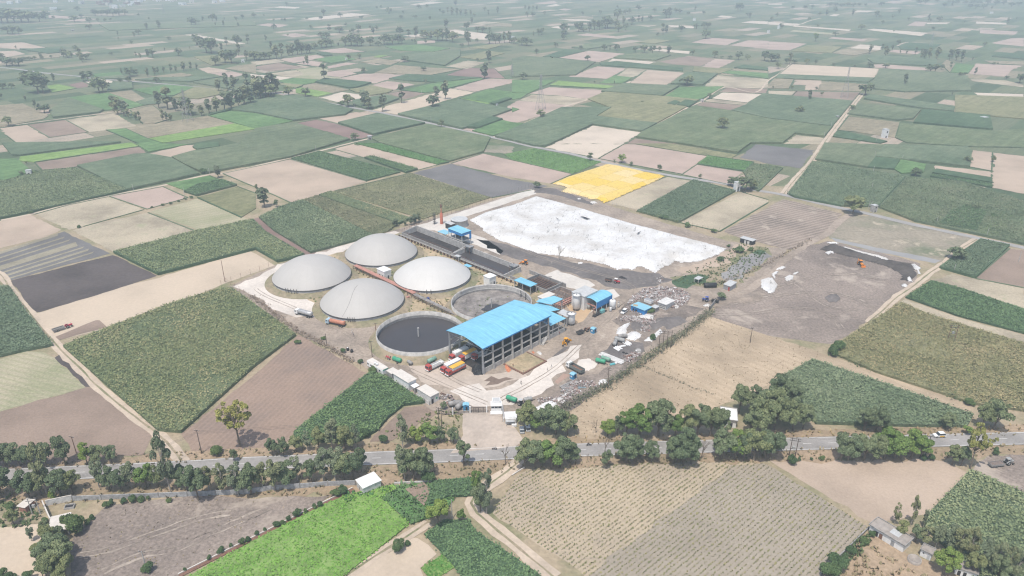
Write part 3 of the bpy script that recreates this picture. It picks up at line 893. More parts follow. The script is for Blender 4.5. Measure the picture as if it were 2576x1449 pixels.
M_lt = soil('pale_mark', (.36, .305, .255), .3, patch=.1, fine=.7)
for pts in (((1790, 772), (1850, 768), (1950, 745), (2060, 735), (2160, 755), (2210, 790)), ((1840, 735), (1930, 730), (2030, 700), (2130, 690), (2230, 705)), ((1800, 790), (1880, 790), (1990, 775), (2080, 790), (2120, 830)), ((1935, 690), (1990, 705), (2080, 770), (2170, 780)), ((200, 1400), (290, 1380), (400, 1340), (520, 1300), (600, 1290)), ((260, 1440), (350, 1400), (450, 1380), (560, 1330), (700, 1270))):
    P = resample(smooth_pts([at(*p) for p in pts], 5), 3)
    for a in (-1.3, .9): strip('wheel_track', P, a + .5, a, ZR - .012 + .002 * (a > 0), M_lt, jit=.2)
patch('weed_patch', [G(2, 1, x, y) for x, y in ((1600, 1375), (1720, 1330), (1900, 1310), (1990, 1340), (1930, 1400), (1760, 1452), (1640, 1440))], fm('gdark'), ZR + .012, .8)
patch('weed_patch', [G(2, 1, x, y) for x, y in ((2410, 1095), (2480, 1065), (2575, 1085), (2500, 1125))], fm('gdark'), ZR + .012, .8)
# ------------------------------------------------------------------ standing crops (uncountable leaves)
L_cane = leaf('cane_leaf', (.115, .168, .10), (.168, .226, .135), (.24, .285, .18), wv=.25, rg=.2)
L_cane3 = leaf('cane_leaf_pale', (.12, .168, .092), (.178, .222, .125), (.30, .295, .195), patch=.017, wv=.2, rg=.15)
L_gd = leaf('dark_crop_leaf', (.085, .148, .068), (.125, .202, .09), (.175, .255, .122), wv=.35)
L_green = leaf('green_crop_leaf', (.06, .15, .05), (.10, .22, .07), (.15, .28, .10), wv=.3)
L_lime = leaf('lime_crop_leaf', (.085, .215, .042), (.13, .28, .062), (.18, .33, .095), wv=.3)
L_tuft = leaf('seedling_leaf', (.11, .135, .07), (.155, .17, .095), (.22, .22, .13))
L_olive = leaf('dry_crop_leaf', (.145, .168, .088), (.205, .212, .122), (.32, .285, .185), wv=.25, rg=.18)
CROP_LEAF = {'cane': L_cane, 'cane2': L_cane, 'cane3': L_cane3, 'gdark': L_gd, 'green': L_green, 'lime': L_lime, 'olive': L_olive, 'oliveb': L_olive}
CROP_NAME = {'lime': 'leafy_crop', 'green': 'leafy_crop', 'gdark': 'tall_crop', 'olive': 'dry_crop', 'oliveb': 'dry_crop'}

def in_poly(P, X, Y):
    ins = np.zeros(len(X), bool)
    n = len(P)
    for i in range(n):
        x1, y1 = P[i][0], P[i][1]; x2, y2 = P[(i + 1) % n][0], P[(i + 1) % n][1]
        if y1 == y2: continue
        k = ((y1 > Y) != (y2 > Y)) & (X < (x2 - x1) * (Y - y1) / (y2 - y1) + x1)
        ins ^= k
    return ins

def scatter(P, dens):
    xs = [p[0] for p in P]; ys = [p[1] for p in P]
    x0, x1, y0, y1 = min(xs), max(xs), min(ys), max(ys)
    n = int((x1 - x0) * (y1 - y0) * dens)
    X = rng.uniform(x0, x1, n); Y = rng.uniform(y0, y1, n)
    # keep what the frame could see, with a margin
    keep = (np.abs(X) < Y * .82 + 40) & (Y > 95)
    X, Y = X[keep], Y[keep]
    k = in_poly(P, X, Y)
    return X[k], Y[k]

def blades(X, Y, z0, z1, w, lean, per=1, hvar=.25):
    """leaning leaf quads"""
    X = np.repeat(X, per) + rng.normal(0, w * .3, len(X) * per); Y = np.repeat(Y, per) + rng.normal(0, w * .3, len(Y) * per)
    n = len(X)
    a = rng.uniform(0, 2 * np.pi, n)
    b = a + np.pi / 2 + rng.normal(0, .3, n)
    h = (z1 - z0) * (1 + rng.normal(0, hvar, n)).clip(.3, 1.6)
    L = h * lean * rng.uniform(.3, 1.4, n)
    ww = w * rng.uniform(.6, 1.3, n)
    V = np.zeros((n, 4, 3), np.float32)
    cx, sx = np.cos(a) * ww / 2, np.sin(a) * ww / 2
    ex, ey = np.cos(b) * L, np.sin(b) * L
    V[:, 0] = np.stack([X - cx, Y - sx, np.full(n, z0)], 1)
    V[:, 1] = np.stack([X + cx, Y + sx, np.full(n, z0)], 1)
    V[:, 2] = np.stack([X + ex + cx * .8, Y + ey + sx * .8, z0 + h], 1)
    V[:, 3] = np.stack([X + ex - cx * .8, Y + ey - sx * .8, z0 + h], 1)
    return V.reshape(-1, 3)

def cards(C, N, w, spread):
    """leaf quads at C, facing N with random tilt"""
    n = len(C)
    d = N + rng.normal(0, spread, (n, 3))
    d /= np.linalg.norm(d, axis=1, keepdims=True) + 1e-9
    r = rng.normal(0, 1, (n, 3))
    e = np.cross(d, r); e /= np.linalg.norm(e, axis=1, keepdims=True) + 1e-9
    f = np.cross(d, e)
    s = (w * rng.uniform(.55, 1.25, n))[:, None] / 2
    a = rng.uniform(.6, 1.0, n)[:, None]
    V = np.stack([C - e * s - f * s * a, C + e * s - f * s * a, C + e * s + f * s * a, C - e * s + f * s * a], 1)
    return V.reshape(-1, 3)

for k, P, H, d in FIELDS:
    mpp = d / FPX * 2.52                      # metres per rendered pixel
    w = max(.45, mpp * .6)
    dens = 1.25 / (w * w)
    if d > 480: dens *= .6
    X, Y = scatter([(p.x, p.y) for p in P], dens)
    if len(X) < 10: continue
    # leave weak patches in pale cane
    if k in ('cane3', 'olive'):
        pn = np.sin(X * .09 + 1.3 * np.sin(Y * .05)) * np.sin(Y * .08 + 1.1 * np.sin(X * .04))
        keep = rng.uniform(0, 1, len(X)) < np.where(pn > .45, .5, 1.0)
        X, Y = X[keep], Y[keep]
    X = X + rng.normal(0, .4, len(X)); Y = Y + rng.normal(0, .4, len(Y))
    bz = np.sin(X * 2.1 + 1.7 * np.sin(Y * 1.3)) * np.sin(Y * 2.4 + 1.5 * np.sin(X * 1.1)) + .6 * np.sin(X * .7 + 2 * np.sin(Y * .45)) * np.sin(Y * .8)
    C = np.stack([X, Y, H * (.78 + .15 * bz + rng.normal(0, .07, len(X)))], 1)
    N = np.tile([0, 0, 1.0], (len(X), 1))
    V = cards(C, N, w * 1.15, .62 if k not in ('lime', 'green') else .45)
    o = link(bpy.data.objects.new(CROP_NAME.get(k, 'sugarcane'), quad_mesh('crop', V, CROP_LEAF[k])))
    o['kind'] = 'stuff'

# seedlings in rows
_d = Vector((math.cos(ROWS_A), math.sin(ROWS_A))); _n = Vector((-_d.y, _d.x))
xs = []
for r_ in np.arange(-140, 140, 1.35):
    for t in np.arange(-160, 160, .55):
        xs.append((130 + 0, 0) if False else (_d.x * t + _n.x * r_, _d.y * t + _n.y * r_))
xs = np.array(xs) + np.array([[ROWF[4].x - 10, ROWF[4].y - 40]]) + rng.normal(0, .09, (len(xs), 2))
k = in_poly([(p.x, p.y) for p in ROWF], xs[:, 0], xs[:, 1]) & (np.abs(xs[:, 0]) < xs[:, 1] * .82 + 40) & (rng.uniform(0, 1, len(xs)) < .86)
C = np.stack([xs[k, 0], xs[k, 1], rng.uniform(.25, .5, int(k.sum()))], 1)
V = cards(C, np.tile([0, 0, 1.0], (len(C), 1)), .46, .6)
o = link(bpy.data.objects.new('seedlings', quad_mesh('seedlings', V, L_tuft))); o['kind'] = 'stuff'

# dry tufts on verges and stubble
def tufts(uvs, dens, w, h, mat, name='dry_grass'):
    X, Y = scatter([tuple(at(*p)[:2]) for p in uvs], dens)
    o = link(bpy.data.objects.new(name, quad_mesh(name, blades(X, Y, .15, h, w, .8, per=3), mat))); o['kind'] = 'stuff'
L_dry = leaf('dry_tuft', (.17, .17, .085), (.29, .235, .145), (.40, .32, .21))
L_weed = leaf('weed_leaf', (.065, .105, .045), (.11, .155, .065), (.185, .2, .10))
tufts([(-120, 1230), (300, 1190), (644, 1190), (1100, 1165), (1290, 1152), (1932, 1131), (2700, 1116), (2700, 1140), (2160, 1160), (1600, 1168), (1330, 1182), (980, 1220), (820, 1250), (480, 1250), (100, 1275), (-120, 1290)], .28, .5, .75, L_dry)
tufts([(-120, 1178), (460, 1133), (930, 1118), (1290, 1112), (1290, 1122), (930, 1138), (460, 1165), (-120, 1192)], .22, .5, .7, L_dry)
tufts([(1320, 1116), (1450, 1100), (1760, 1094), (2050, 1080), (2440, 1076), (2700, 1060), (2700, 1095), (1932, 1106), (1320, 1122)], .22, .5, .7, L_dry)
tufts([G(3, 3, x, y) for x, y in ((830, 1300), (1000, 1100), (1300, 1300), (1600, 1449), (1700, 1700), (600, 1700))], .5, .6, .7, L_dry)
tufts([G(3, 3, x, y) for x, y in ((880, 1080), (1010, 1020), (1050, 1120), (820, 1330), (760, 1300))], 1.2, .6, 1.0, L_weed, 'weeds')
tufts([(672, 712), (880, 630), (1005, 590), (1180, 650), (1390, 740), (1330, 790), (1200, 845), (1130, 790), (960, 800), (820, 806), (760, 742)], .09, .7, .7, L_weed, 'weeds')
tufts([G(2, 1, x, y) for x, y in ((1600, 1350), (2100, 1150), (2300, 1000), (2576, 1050), (2450, 1300), (2200, 1460), (1700, 1410))],   .25, .55, .7, L_weed, 'weeds')
tufts([(0, 1245), (60, 1265), (110, 1300), (60, 1330), (0, 1330)], .5, .7, .8, L_weed, 'weeds')
tufts([(1165, 1042), (1080, 1030), (1040, 1070), (960, 1090), (1020, 1115), (1140, 1115)], .35, .6, .7, L_weed, 'weeds')
tufts([(1000, 1224), (1040, 1216), (1160, 1225), (1120, 1290), (1034, 1320), (960, 1254)], .8, .6, 1.1, L_gd, 'weeds')
tufts([(870, 1242), (1000, 1224), (980, 1240), (900, 1262), (870, 1270)], .9, .6, 1.0, L_green, 'weeds')

tufts([(1785, 797), (1932, 845), (2070, 890), (2043, 908), (1960, 956), (1870, 1001), (1660, 1108), (1465, 1098), (1430, 1042), (1640, 890)], .12, .3, .35, leaf('stubble_tuft', (.27, .21, .13), (.33, .26, .165), (.40, .32, .21)), 'stubble')
tufts([(185, 1351), (225, 1311), (270, 1271), (490, 1246), (644, 1251), (834, 1248), (644, 1356), (450, 1452), (170, 1500)], .06, .35, .35, L_dry, 'stubble')
# ------------------------------------------------------------------ hedges and scrub belts
def belt(name, uvs, width, h, mat, label, dens=2.2, wq=.6, cat='hedge', stemmat=None):
    P = resample([at(*p) for p in uvs], 1.0)
    base = P[0]
    V = []
    n = int(len(P) * width * dens * 2.2)
    for i in range(n):
        k = random.randrange(len(P) - 1)
        t = (P[k + 1] - P[k]).normalized(); nn = Vector((-t.y, t.x, 0))
        p = P[k] + t * random.random() + nn * random.gauss(0, width * .3)
        hh = h * (.55 + .45 * math.sin(k * .37 + 2 * math.sin(k * .11)) ** 2)
        V.append((p.x, p.y, random.random() ** .7 * hh))
    V = np.array(V)
    q = cards(V, np.tile([0, 0, 1.0], (len(V), 1)), wq * .85, .75)
    t = thing(name, label, cat, base)
    o = link(bpy.data.objects.new('foliage', quad_mesh('foliage', q - np.array(base)[None], mat)), t)
    m = MB()
    for k in range(0, len(P) - 1, 3):
        p = P[k] - base
        m.tube(p, p + Vector((random.gauss(0, .3), random.gauss(0, .3), h * .7)), .05, .02, 4, False)
    m.build('stems', M_bark, t)
    return t

M_bark = soil('bark', (.20, .165, .13), .25, fine=2.5, smooth=True)
M_pale = soil('pale_bark', (.42, .38, .33), .2, fine=2.0, smooth=True)
LEAF = {
 'R': leaf('leaf_dark', (.088, .122, .064), (.136, .176, .092), (.195, .23, .13)),
 'E': leaf('leaf_euc', (.105, .135, .078), (.155, .185, .11), (.22, .245, .155)),
 'L': leaf('leaf_lime', (.085, .15, .04), (.14, .215, .06), (.21, .28, .09)),
 'Y': leaf('leaf_yellow', (.16, .175, .05), (.25, .25, .075), (.34, .32, .12)),
 'B': leaf('leaf_bush', (.045, .085, .035), (.08, .13, .055), (.12, .175, .075)),
}
LEAF['P'] = LEAF['E']; LEAF['T'] = LEAF['R']; LEAF['M'] = leaf('leaf_mid', (.102, .136, .068), (.152, .19, .10), (.215, .245, .135))
LEAF['W'] = LEAF['E']

def tree_shape(kind, seed, nleaf, wleaf):
    """returns (crown array, trunk MB); 10 m tall"""
    rs = random.Random(seed)
    g = np.random.default_rng(seed)
    tr = MB(); cl = []
    if kind in ('R', 'L', 'T', 'M'):
        Rc = {'R': 4.3, 'L': 4.2, 'T': 2.6, 'M': 3.8}[kind]; zc = 5.6
        tr.tube((0, 0, -.1), (rs.uniform(-.2, .2), rs.uniform(-.2, .2), 3.2), .38, .26, 7)
        for i in range(21 if kind != 'T' else 12):
            a = rs.uniform(0, 6.28); u = rs.uniform(-.55, 1)
            rr = Rc * math.sqrt(max(0, 1 - (u * .85) ** 2)) * rs.uniform(.5, .98)
            p = Vector((rr * math.cos(a), rr * math.sin(a), zc + u * 3.3))
            cl.append((p, rs.uniform(.85, 1.75) * (.85 if kind == 'T' else 1)))
            if i % 2 == 0: tr.tube((0, 0, rs.uniform(2.2, 3.2)), p, .16, .05, 5, False)
        cl.append((Vector((0, 0, zc)), Rc * .55)); 
    elif kind in ('E', 'Y', 'P', 'W'):
        lean = Vector((rs.uniform(-.6, .6), rs.uniform(-.6, .6), 0))
        pts = [Vector((0, 0, -.1)), Vector((0, 0, 2.5)) + lean * .3, Vector((0, 0, 5.5)) + lean * .7, Vector((0, 0, 8.6)) + lean]
        for (a, b), r_ in zip(zip(pts[:-1], pts[1:]), ((.24, .19), (.19, .12), (.12, .04))): tr.tube(a, b, r_[0], r_[1], 6, False)
        nb = {'P': 12, 'Y': 30}.get(kind, 17)
        for i in range(nb):
            z = rs.uniform({'P': 2.2, 'Y': 5.2}.get(kind, 3.0), 9.3)
            reach = (1.0 - abs(z - (8.2 if kind == 'Y' else 6.2)) / 6.5) * rs.uniform(.8, 2.5) * (.55 if kind == 'P' else 1.0)
            if kind == 'Y': reach *= 1.7
            a = rs.uniform(0, 6.28)
            st = Vector((0, 0, max(1.8, z - 1.8))) + lean * (z / 10)
            p = Vector((reach * math.cos(a), reach * math.sin(a), z)) + lean * (z / 10)
            tr.tube(st, p, .09, .03, 4, False)
            cl.append((p, rs.uniform(.6, 1.25) * {'P': 1.1, 'Y': .6}.get(kind, 1.0)))
    elif kind == 'B':
        for i in range(7):
            a = rs.uniform(0, 6.28); rr = rs.uniform(0, 4.4)
            p = Vector((rr * math.cos(a), rr * math.sin(a), rs.uniform(2.5, 6.5)))
            cl.append((p, rs.uniform(2.2, 3.6)))
            tr.tube((0, 0, -.1), p, .18, .05, 4, False)
    wts = np.array([r_ ** 2 for _, r_ in cl]); wts /= wts.sum()
    C = []; N = []
    for (p, r_), wt in zip(cl, wts):
        n = max(4, int(nleaf * wt))
        d = g.normal(0, 1, (n, 3)); d /= np.linalg.norm(d, axis=1, keepdims=True)
        d[:, 2] = np.where(d[:, 2] < -.35, -d[:, 2], d[:, 2])
        rad = r_ * (.72 + .36 * g.random(n) ** .8)
        sq = np.array([1.0, 1.0, .72 if kind not in ('E', 'Y', 'P', 'W') else 1.0])
        C.append(np.array(p) + d * rad[:, None] * sq)
        N.append(d + np.array([0, 0, .6]))
    C = np.concatenate(C); N = np.concatenate(N)
    C[:, 2] = np.maximum(C[:, 2], .3)
    return cards(C, N, wleaf, .55), tr

PROTO = {}
def proto(kind, lod, var):
    key = (kind, lod, var)
    if key in PROTO: return PROTO[key]
    nl = {0: 5200, 1: 900, 2: 240}[lod]; wl = {0: .44, 1: .85, 2: 1.4}[lod]
    if kind in ('E', 'Y', 'P', 'W'): nl = int(nl * (.55 if lod == 0 else .9)); wl *= .85
    if kind == 'B': nl = int(nl * .5); wl *= 1.7
    if kind == 'T': nl = int(nl * .7)
    V, tr = tree_shape(kind, 100 * 'REPLYBTMW'.index(kind) + 7 * var + 3, nl, wl)
    cm = quad_mesh('crown', V, LEAF[kind])
    tm = bpy.data.meshes.new('trunk'); tm.from_pydata(tr.v, [], tr.f)
    tm.materials.append(M_pale if kind in ('E', 'W') else M_bark); tm.update()
    PROTO[key] = (cm, tm)
    return PROTO[key]

LOOK = {
 'R': ('dark_tree', 'dense dark green round tree', 'tree'), 'M': ('leafy_tree', 'mid green leafy tree', 'tree'),
 'L': ('bright_tree', 'bright yellow-green leafy tree', 'tree'), 'E': ('eucalyptus_tree', 'tall sparse grey-green eucalyptus tree', 'tree'),
 'Y': ('yellow_tree', 'yellowing open-crowned tree', 'tree'), 'P': ('slim_tree', 'slim grey-green tree', 'tree'),
 'T': ('narrow_tree', 'narrow dark green tree', 'tree'), 'B': ('shrub', 'low green shrub', 'shrub'), 'W': ('eucalyptus_tree', 'pale eucalyptus tree', 'tree'), 'X': ('bare_tree', 'leafless grey tree', 'tree')}
ORD = ['leftmost', 'second from the left', 'third from the left', 'fourth from the left', 'fifth from the left', 'sixth from the left', 'seventh from the left', 'eighth from the left', 'ninth from the left', 'tenth from the left',
       'eleventh from the left', 'twelfth from the left', '13th from the left', '14th from the left', '15th from the left', '16th from the left', '17th from the left', '18th from the left', '19th from the left', '20th from the left']
for _k in range(21, 60): ORD.append('%dth from the left' % _k)
NT = [0]
def one_tree(kind, base, h, wf, label, group):
    NT[0] += 1
    d = base.length
    lod = 0 if d < 330 else (1 if d < 800 else 2)
    nm, look, cat = LOOK[kind]
    t = thing(nm, label, cat, base, random.uniform(0, 6.28), group)
    s = h / (10.2 if kind != 'B' else 9.0)
    s *= .95 if d < 330 and kind not in 'EYX' else (1.12 if d > 800 else 1)
    wf *= (.68 if d < 330 else 1.0) * random.uniform(.84, 1.16)
    t.scale = (s * wf, s * wf, s)
    if kind == 'X':
        m = MB()
        def grow(p, d_, L, r_, dep):
            q = p + d_ * L
            m.tube(p, q, r_, r_ * .6, 5, False)
            if dep == 0: return
            for _ in range(3 if dep > 1 else 2):
                nd = (d_ + Vector((random.gauss(0, .5), random.gauss(0, .5), random.gauss(.15, .25)))).normalized()
                grow(p + d_ * L * random.uniform(.6, 1), nd, L * .68, r_ * .55, dep - 1)
        grow(Vector((0, 0, -.1)), Vector((.05, 0, 1)), 3.2, .26, 4)
        m.build('trunk', M_pale if d > 300 else M_bark, t)
        return t
    cm, tm = proto(kind, lod, NT[0] % 5)
    link(bpy.data.objects.new('trunk', tm), t)
    link(bpy.data.objects.new('crown', cm), t)
    return t

def trees(cell, txt, where, group=None, look=None):
    """txt: 'x y h KIND[w]' items; y is the foot of the tree, h its height on the sheet"""
    items = []
    for it in txt.split(','):
        a = it.split()
        x, y, h = float(a[0]), float(a[1]), float(a[2])
        kd = a[3][0]; wf = float(a[3][1:]) if len(a[3]) > 1 else 1.0
        u, v = G(cell[0], cell[1], x, y)
        items.append((u, v, h / 4.0, kd, wf))
    items.sort(key=lambda q: q[0])
    cnt = {}
    for q in items: cnt[q[3]] = cnt.get(q[3], 0) + 1
    seen = {}
    for u, v, h, kd, wf in items:
        base = at(u, v)
        hh = height_for(base, v - h)
        look_ = LOOK[kd][1]
        if cnt[kd] > 1:
            i = seen.get(kd, 0); seen[kd] = i + 1
            od = ORD[i] if i < cnt[kd] - 1 or cnt[kd] < 3 else 'rightmost'
            if cnt[kd] == 2: od = ('left', 'right')[i] + ' one of two'
            lab = '%s, %s %s' % (look_, od, where)
        else: lab = '%s %s' % (look_, where)
        one_tree(kd, base, hh, wf, lab, group)
# ------------------------------------------------------------------ trees, one by one (sheet coordinates)
# along the highway
trees((0, 3), '-60 330 250 R1.1, 60 345 240 M1.1, 200 345 260 M1.1, 330 350 240 R, 470 350 250 R, 660 330 320 M.8', 'in the grove above the highway', 'trees in the grove north of the highway')
trees((0, 3), '880 320 215 L1, 1000 320 200 M1.1, 1130 310 185 R1.1', 'beside the brown field above the road', 'round trees by the brown field')
trees((0, 3), '20 660 300 R1.2, 300 670 290 R1.1, 420 640 250 M, 480 640 540 E.75, 620 650 270 R1.1, 740 620 240 R1.1, 540 690 100 L', 'behind the small brick hut', 'trees behind the brick hut')
trees((0, 3), '1000 560 270 E, 1110 590 250 R1, 1230 600 240 R1, 1330 570 260 E, 1480 565 270 L.9, 1590 560 230 R.9', 'between the highway and the concrete wall', 'trees above the concrete wall')
trees((0, 3), '1720 605 620 E.7', 'with pale trunk, tallest along the highway')
trees((0, 3), '1800 560 240 R1, 1890 600 250 R, 2000 690 370 R.9, 2110 600 260 E1.2, 2260 630 320 E1.1, 2400 640 340 E1.1, 2530 630 330 M1', 'by the end of the concrete wall', 'trees by the concrete wall end')
trees((1, 3), '70 590 290 E1.1, 190 590 310 E1.2, 310 560 290 M1, 420 500 270 E1.2, 560 500 230 R1, 680 500 330 E1.1, 800 495 340 E1.1, 890 490 320 M1, 980 480 320 R1, 1060 400 260 R.8', 'above the mud lot wall', 'trees above the mud lot wall')
trees((1, 3), '170 235 180 R.9, 280 240 200 R1', 'at the corner of the ploughed field', 'dark trees at the ploughed field corner')
trees((1, 3), '410 200 180 M1, 520 190 200 E1.2, 640 190 260 M1, 770 190 330 E1, 900 180 260 M1, 1010 170 250 E1.1', 'between tall green crop and highway', 'trees along the tall green crop')
trees((1, 3), '1270 110 90 B1, 1480 165 330 E.9, 1620 110 200 L1.1, 1750 115 215 L1.1, 1850 100 170 M1, 1990 110 160 R1', 'beside the plant entrance track', 'trees left of the entrance')
trees((1, 3), '1500 490 360 E.9, 1590 490 320 R.9, 1690 470 320 R1, 1440 420 220 E.8, 1750 500 120 B', 'below the highway opposite the entrance', 'trees opposite the entrance')
trees((1, 3), '2090 345 300 T1', 'standing alone at the highway edge')
trees((1, 3), '2510 330 300 X', 'beside the lane junction')
trees((1, 3), '2230 640 270 L.7, 2320 825 470 E.75, 2260 800 300 M.8', 'at the bend of the dirt lane', 'trees at the lane bend')
trees((1, 3), '1830 930 270 L1.05', 'shading the pump beside the lane bend')
trees((1, 3), '2065 895 135 L.9', 'clipped like a ball beside the pump')
trees((1, 3), '1440 1200 110 B, 1525 1150 70 B', 'on the bank of the track', 'shrubs beside the double track')
trees((2, 3), '130 360 290 R1, 230 365 280 R1, 400 360 330 L1, 500 365 320 M1, 600 320 220 R1', 'below the highway beside the lane', 'trees beside the lane junction')
trees((2, 3), '760 300 115 X', 'broken dead trunk beside the road', look='x')
trees((2, 3), '930 240 260 X', 'over the small round tree')
trees((2, 3), '950 365 200 R.9', 'small, alone at the row field edge')
trees((2, 3), '1150 300 300 R1, 1240 300 270 R1, 1400 300 220 R1, 1620 320 280 M.9, 1720 335 390 R1.1, 1800 320 300 R1', 'along the row field headland', 'dark trees above the row field')
trees((2, 3), '1905 270 280 X', 'between the dark roadside trees')
trees((2, 3), '2110 275 300 R1, 2240 275 310 L1, 2330 285 300 R1, 2430 290 330 R1, 2540 270 290 R1, 2600 260 320 R1', 'in front of the white roofed hut', 'trees in front of the white hut')
trees((2, 2), '150 1420 300 M1, 230 1440 220 L1, 330 1460 290 M1.1, 440 1470 280 R1.1, 560 1480 230 R1', 'right of the gate house', 'trees beside the gate')
trees((2, 2), '845 1460 210 X', 'thin, below the harvested stubble')
trees((2, 2), '960 1490 190 L1, 1060 1480 200 R.9, 1150 1480 250 L1, 1280 1490 310 L1.1, 1470 1490 380 R1.1, 1640 1490 230 L1, 1770 1485 310 M1.1, 1860 1490 340 M1, 1990 1490 350 R1, 2080 1500 300 R1', 'in the row above the highway', 'trees in the row above the highway')
trees((2, 2), '2280 1270 320 R1.1, 2420 1220 250 R1, 2400 1490 300 M1, 2490 1500 420 R1.1, 2570 1330 330 R1.2', 'around the white roofed hut', 'trees around the white hut')
trees((3, 2), '60 1420 420 R1.1, 130 1180 320 R1, 210 1250 340 R1, 250 1430 300 R1.1, 350 1420 260 R1', 'beside the canal crop field', 'dark trees beside the canal crop')
trees((3, 2), '960 1440 260 M1.1, 1080 1440 280 R1.1', 'at the road end of the cane', 'round trees below the cane')
trees((3, 2), '1180 1470 90 L1.3', 'low, beside the roadside trees')
trees((3, 2), '1800 1420 170 M1.3', 'shading the ditch end')
trees((3, 2), '2000 1470 90 L1.4', 'low, beside the big roadside tree')
trees((3, 2), '2150 1410 260 R1, 2270 1425 310 R1.1', 'large, beside the canal mouth', 'large trees by the canal mouth')
trees((3, 2), '640 680 130 B1.2, 700 620 110 B1.2, 2020 1170 70 B1.2', 'on the canal bank', 'shrubs on the canal bank')
trees((3, 3), '730 285 300 M1, 800 290 280 R1, 960 290 300 M1, 1050 290 280 R1, 1170 270 320 L1, 1270 270 290 L1, 1440 265 290 L1, 1530 255 230 L1', 'in the row below the highway', 'trees in the row below the highway')
trees((3, 3), '2035 370 420 Y1.2', 'tall, over the dark shrubs')
trees((3, 3), '1850 330 200 R1, 1940 340 210 R1', 'under the tall yellowing tree', 'dark trees under the yellow one')
trees((3, 3), '2280 225 90 B1, 240 320 80 B1.3, 310 290 50 B1, 540 285 45 B1.2, 1560 280 50 B1.2, 1640 280 50 B1.2, 430 285 35 B', 'on the roadside verge', 'shrubs on the verge')
trees((3, 3), '1270 930 215 E.7, 1430 950 300 E.7, 1560 960 180 E.8', 'behind the long white shed', 'eucalyptus behind the long shed')
trees((3, 3), '1330 1060 170 M1, 1480 1110 190 M1, 1580 1140 200 E1.2, 1680 1180 240 E1.1, 1790 1230 300 E1.1, 1900 1300 330 E1.1, 2010 1280 320 E1, 2120 1400 320 E1, 2230 1449 350 E1.1, 2370 1470 320 E1, 2470 1500 330 E1, 2040 1460 260 M1, 2300 1480 260 M1', 'between the small huts and cane', 'trees beside the small huts')
trees((3, 3), '1770 1430 260 L1.2', 'in front of the two small huts')
trees((3, 3), '840 1230 90 B1, 760 1300 100 B1.1, 690 1380 130 B1.1, 610 1460 130 B1.2, 960 1110 70 B1.2, 1040 1050 60 B1', 'along the low boundary wall', 'shrubs along the low wall')
trees((0, 3), '460 1010 130 M1, 320 1100 140 E1.2, 500 1130 210 M1, 560 1210 260 R1, 430 1290 190 M1, 540 1340 300 M1.1, 640 1260 250 R1, 640 1430 320 M1.1, 560 1490 300 R1, 440 1470 190 M1, 680 1500 300 M1, 620 1110 170 R1', 'in the clump below the flat slab', 'trees below the flat slab')
trees((0, 3), '30 1480 100 B1, 110 1490 90 B1, 300 1480 85 B1', 'at the edge of the pale field', 'shrubs at the pale field edge')
trees((0, 3), '140 930 160 M1.1, 760 1020 190 B.9, 700 960 140 B.8, 110 775 60 B1.3, 1090 755 70 B1, 1130 740 65 B1, 1255 715 50 B1.2, 1340 702 60 B1.2, 1430 695 65 B1.3, 1490 685 50 B, 1705 705 40 B1.2, 930 880 60 B1, 890 935 55 B1, 450 915 60 B1, 1490 1420 100 B1.1', 'on the mud lot edge', 'shrubs on the mud lot edge')
trees((1, 3), '600 780 60 B1, 640 760 70 B1, 500 820 60 B1, 420 850 70 B1, 330 890 50 B1, 270 930 50 B1, 200 960 65 B1, 90 1000 45 B1, 10 1040 40 B1, 800 650 70 B1.3, 880 620 80 B1.2', 'on the ditch beside the bright crop', 'shrubs on the bright crop ditch')
trees((0, 3), '2500 1110 70 B1, 2440 1130 60 B1, 2330 1160 40 B1, 2230 1220 60 B1, 2110 1290 50 B1, 1860 1400 40 B1', 'on the brick edged ditch', 'shrubs on the brick edged ditch')
trees((0, 3), '2420 150 470 Y1.4', 'alone on the ploughed field edge')
trees((0, 3), '2170 230 100 B1.2, 2360 300 140 M.9', 'by the bend of the dirt track', None)
# inside and around the works
trees((1, 1), '90 640 215 P1.3, 12 470 65 P1.2, 210 635 80 M.9', 'in the weedy corner of stubble', 'trees in the stubble corner')
trees((1, 1), '1410 830 85 P2, 1500 820 60 P1.5, 1560 815 90 P1.5, 1600 800 100 P1.5, 1640 790 100 P1.3', 'along the fence by the basin', 'saplings by the basin fence')
trees((2, 1), '470 1165 210 X1', 'in front of the white tarpaulin')
trees((2, 1), '250 442 65 R1.3', 'at the corner of the fence')
trees((2, 1), '785 168 80 M.9', 'left of the yellow tarpaulin lane')
trees((2, 1), '1105 188 90 L1.1', 'round, on the pink field edge')
trees((2, 1), '1030 187 35 M, 1200 218 45 M, 1480 270 68 M.9, 1890 352 52 M.8', 'along the lane past the yellow sheet', 'small trees along the lane')
trees((2, 1), '2200 420 90 R1.2, 2270 440 110 R1.2, 2340 475 150 R1.1, 2400 455 110 R1.1', 'beside the white pump hut', 'trees round the white pump hut')
trees((2, 1), '1760 835 55 B1, 1530 750 35 B1.5, 2020 890 40 B1.3, 2090 1180 50 B1.3, 2280 1090 50 B1.3, 2400 1075 40 B1.2, 2180 1040 30 B1', 'on the weedy bank', 'shrubs on the weedy bank')
trees((1, 2), '870 650 50 B1.3, 1045 760 45 B1.2, 1180 850 60 B1.6, 1100 1500 90 B', 'along the left boundary fence', 'shrubs on the left boundary')
trees((1, 2), '1890 1220 80 R1.1', 'by the white office end')
trees((1, 2), '560 40 35 B1.5, 430 560 45 B1.4, 680 520 35 B1.5', 'in the dry boundary scrub', None)
trees((2, 2), '2100 120 75 M1.3, 1420 520 70 B1.4, 1390 250 50 B2', 'beside the rubble heap', 'bushes beside the rubble')
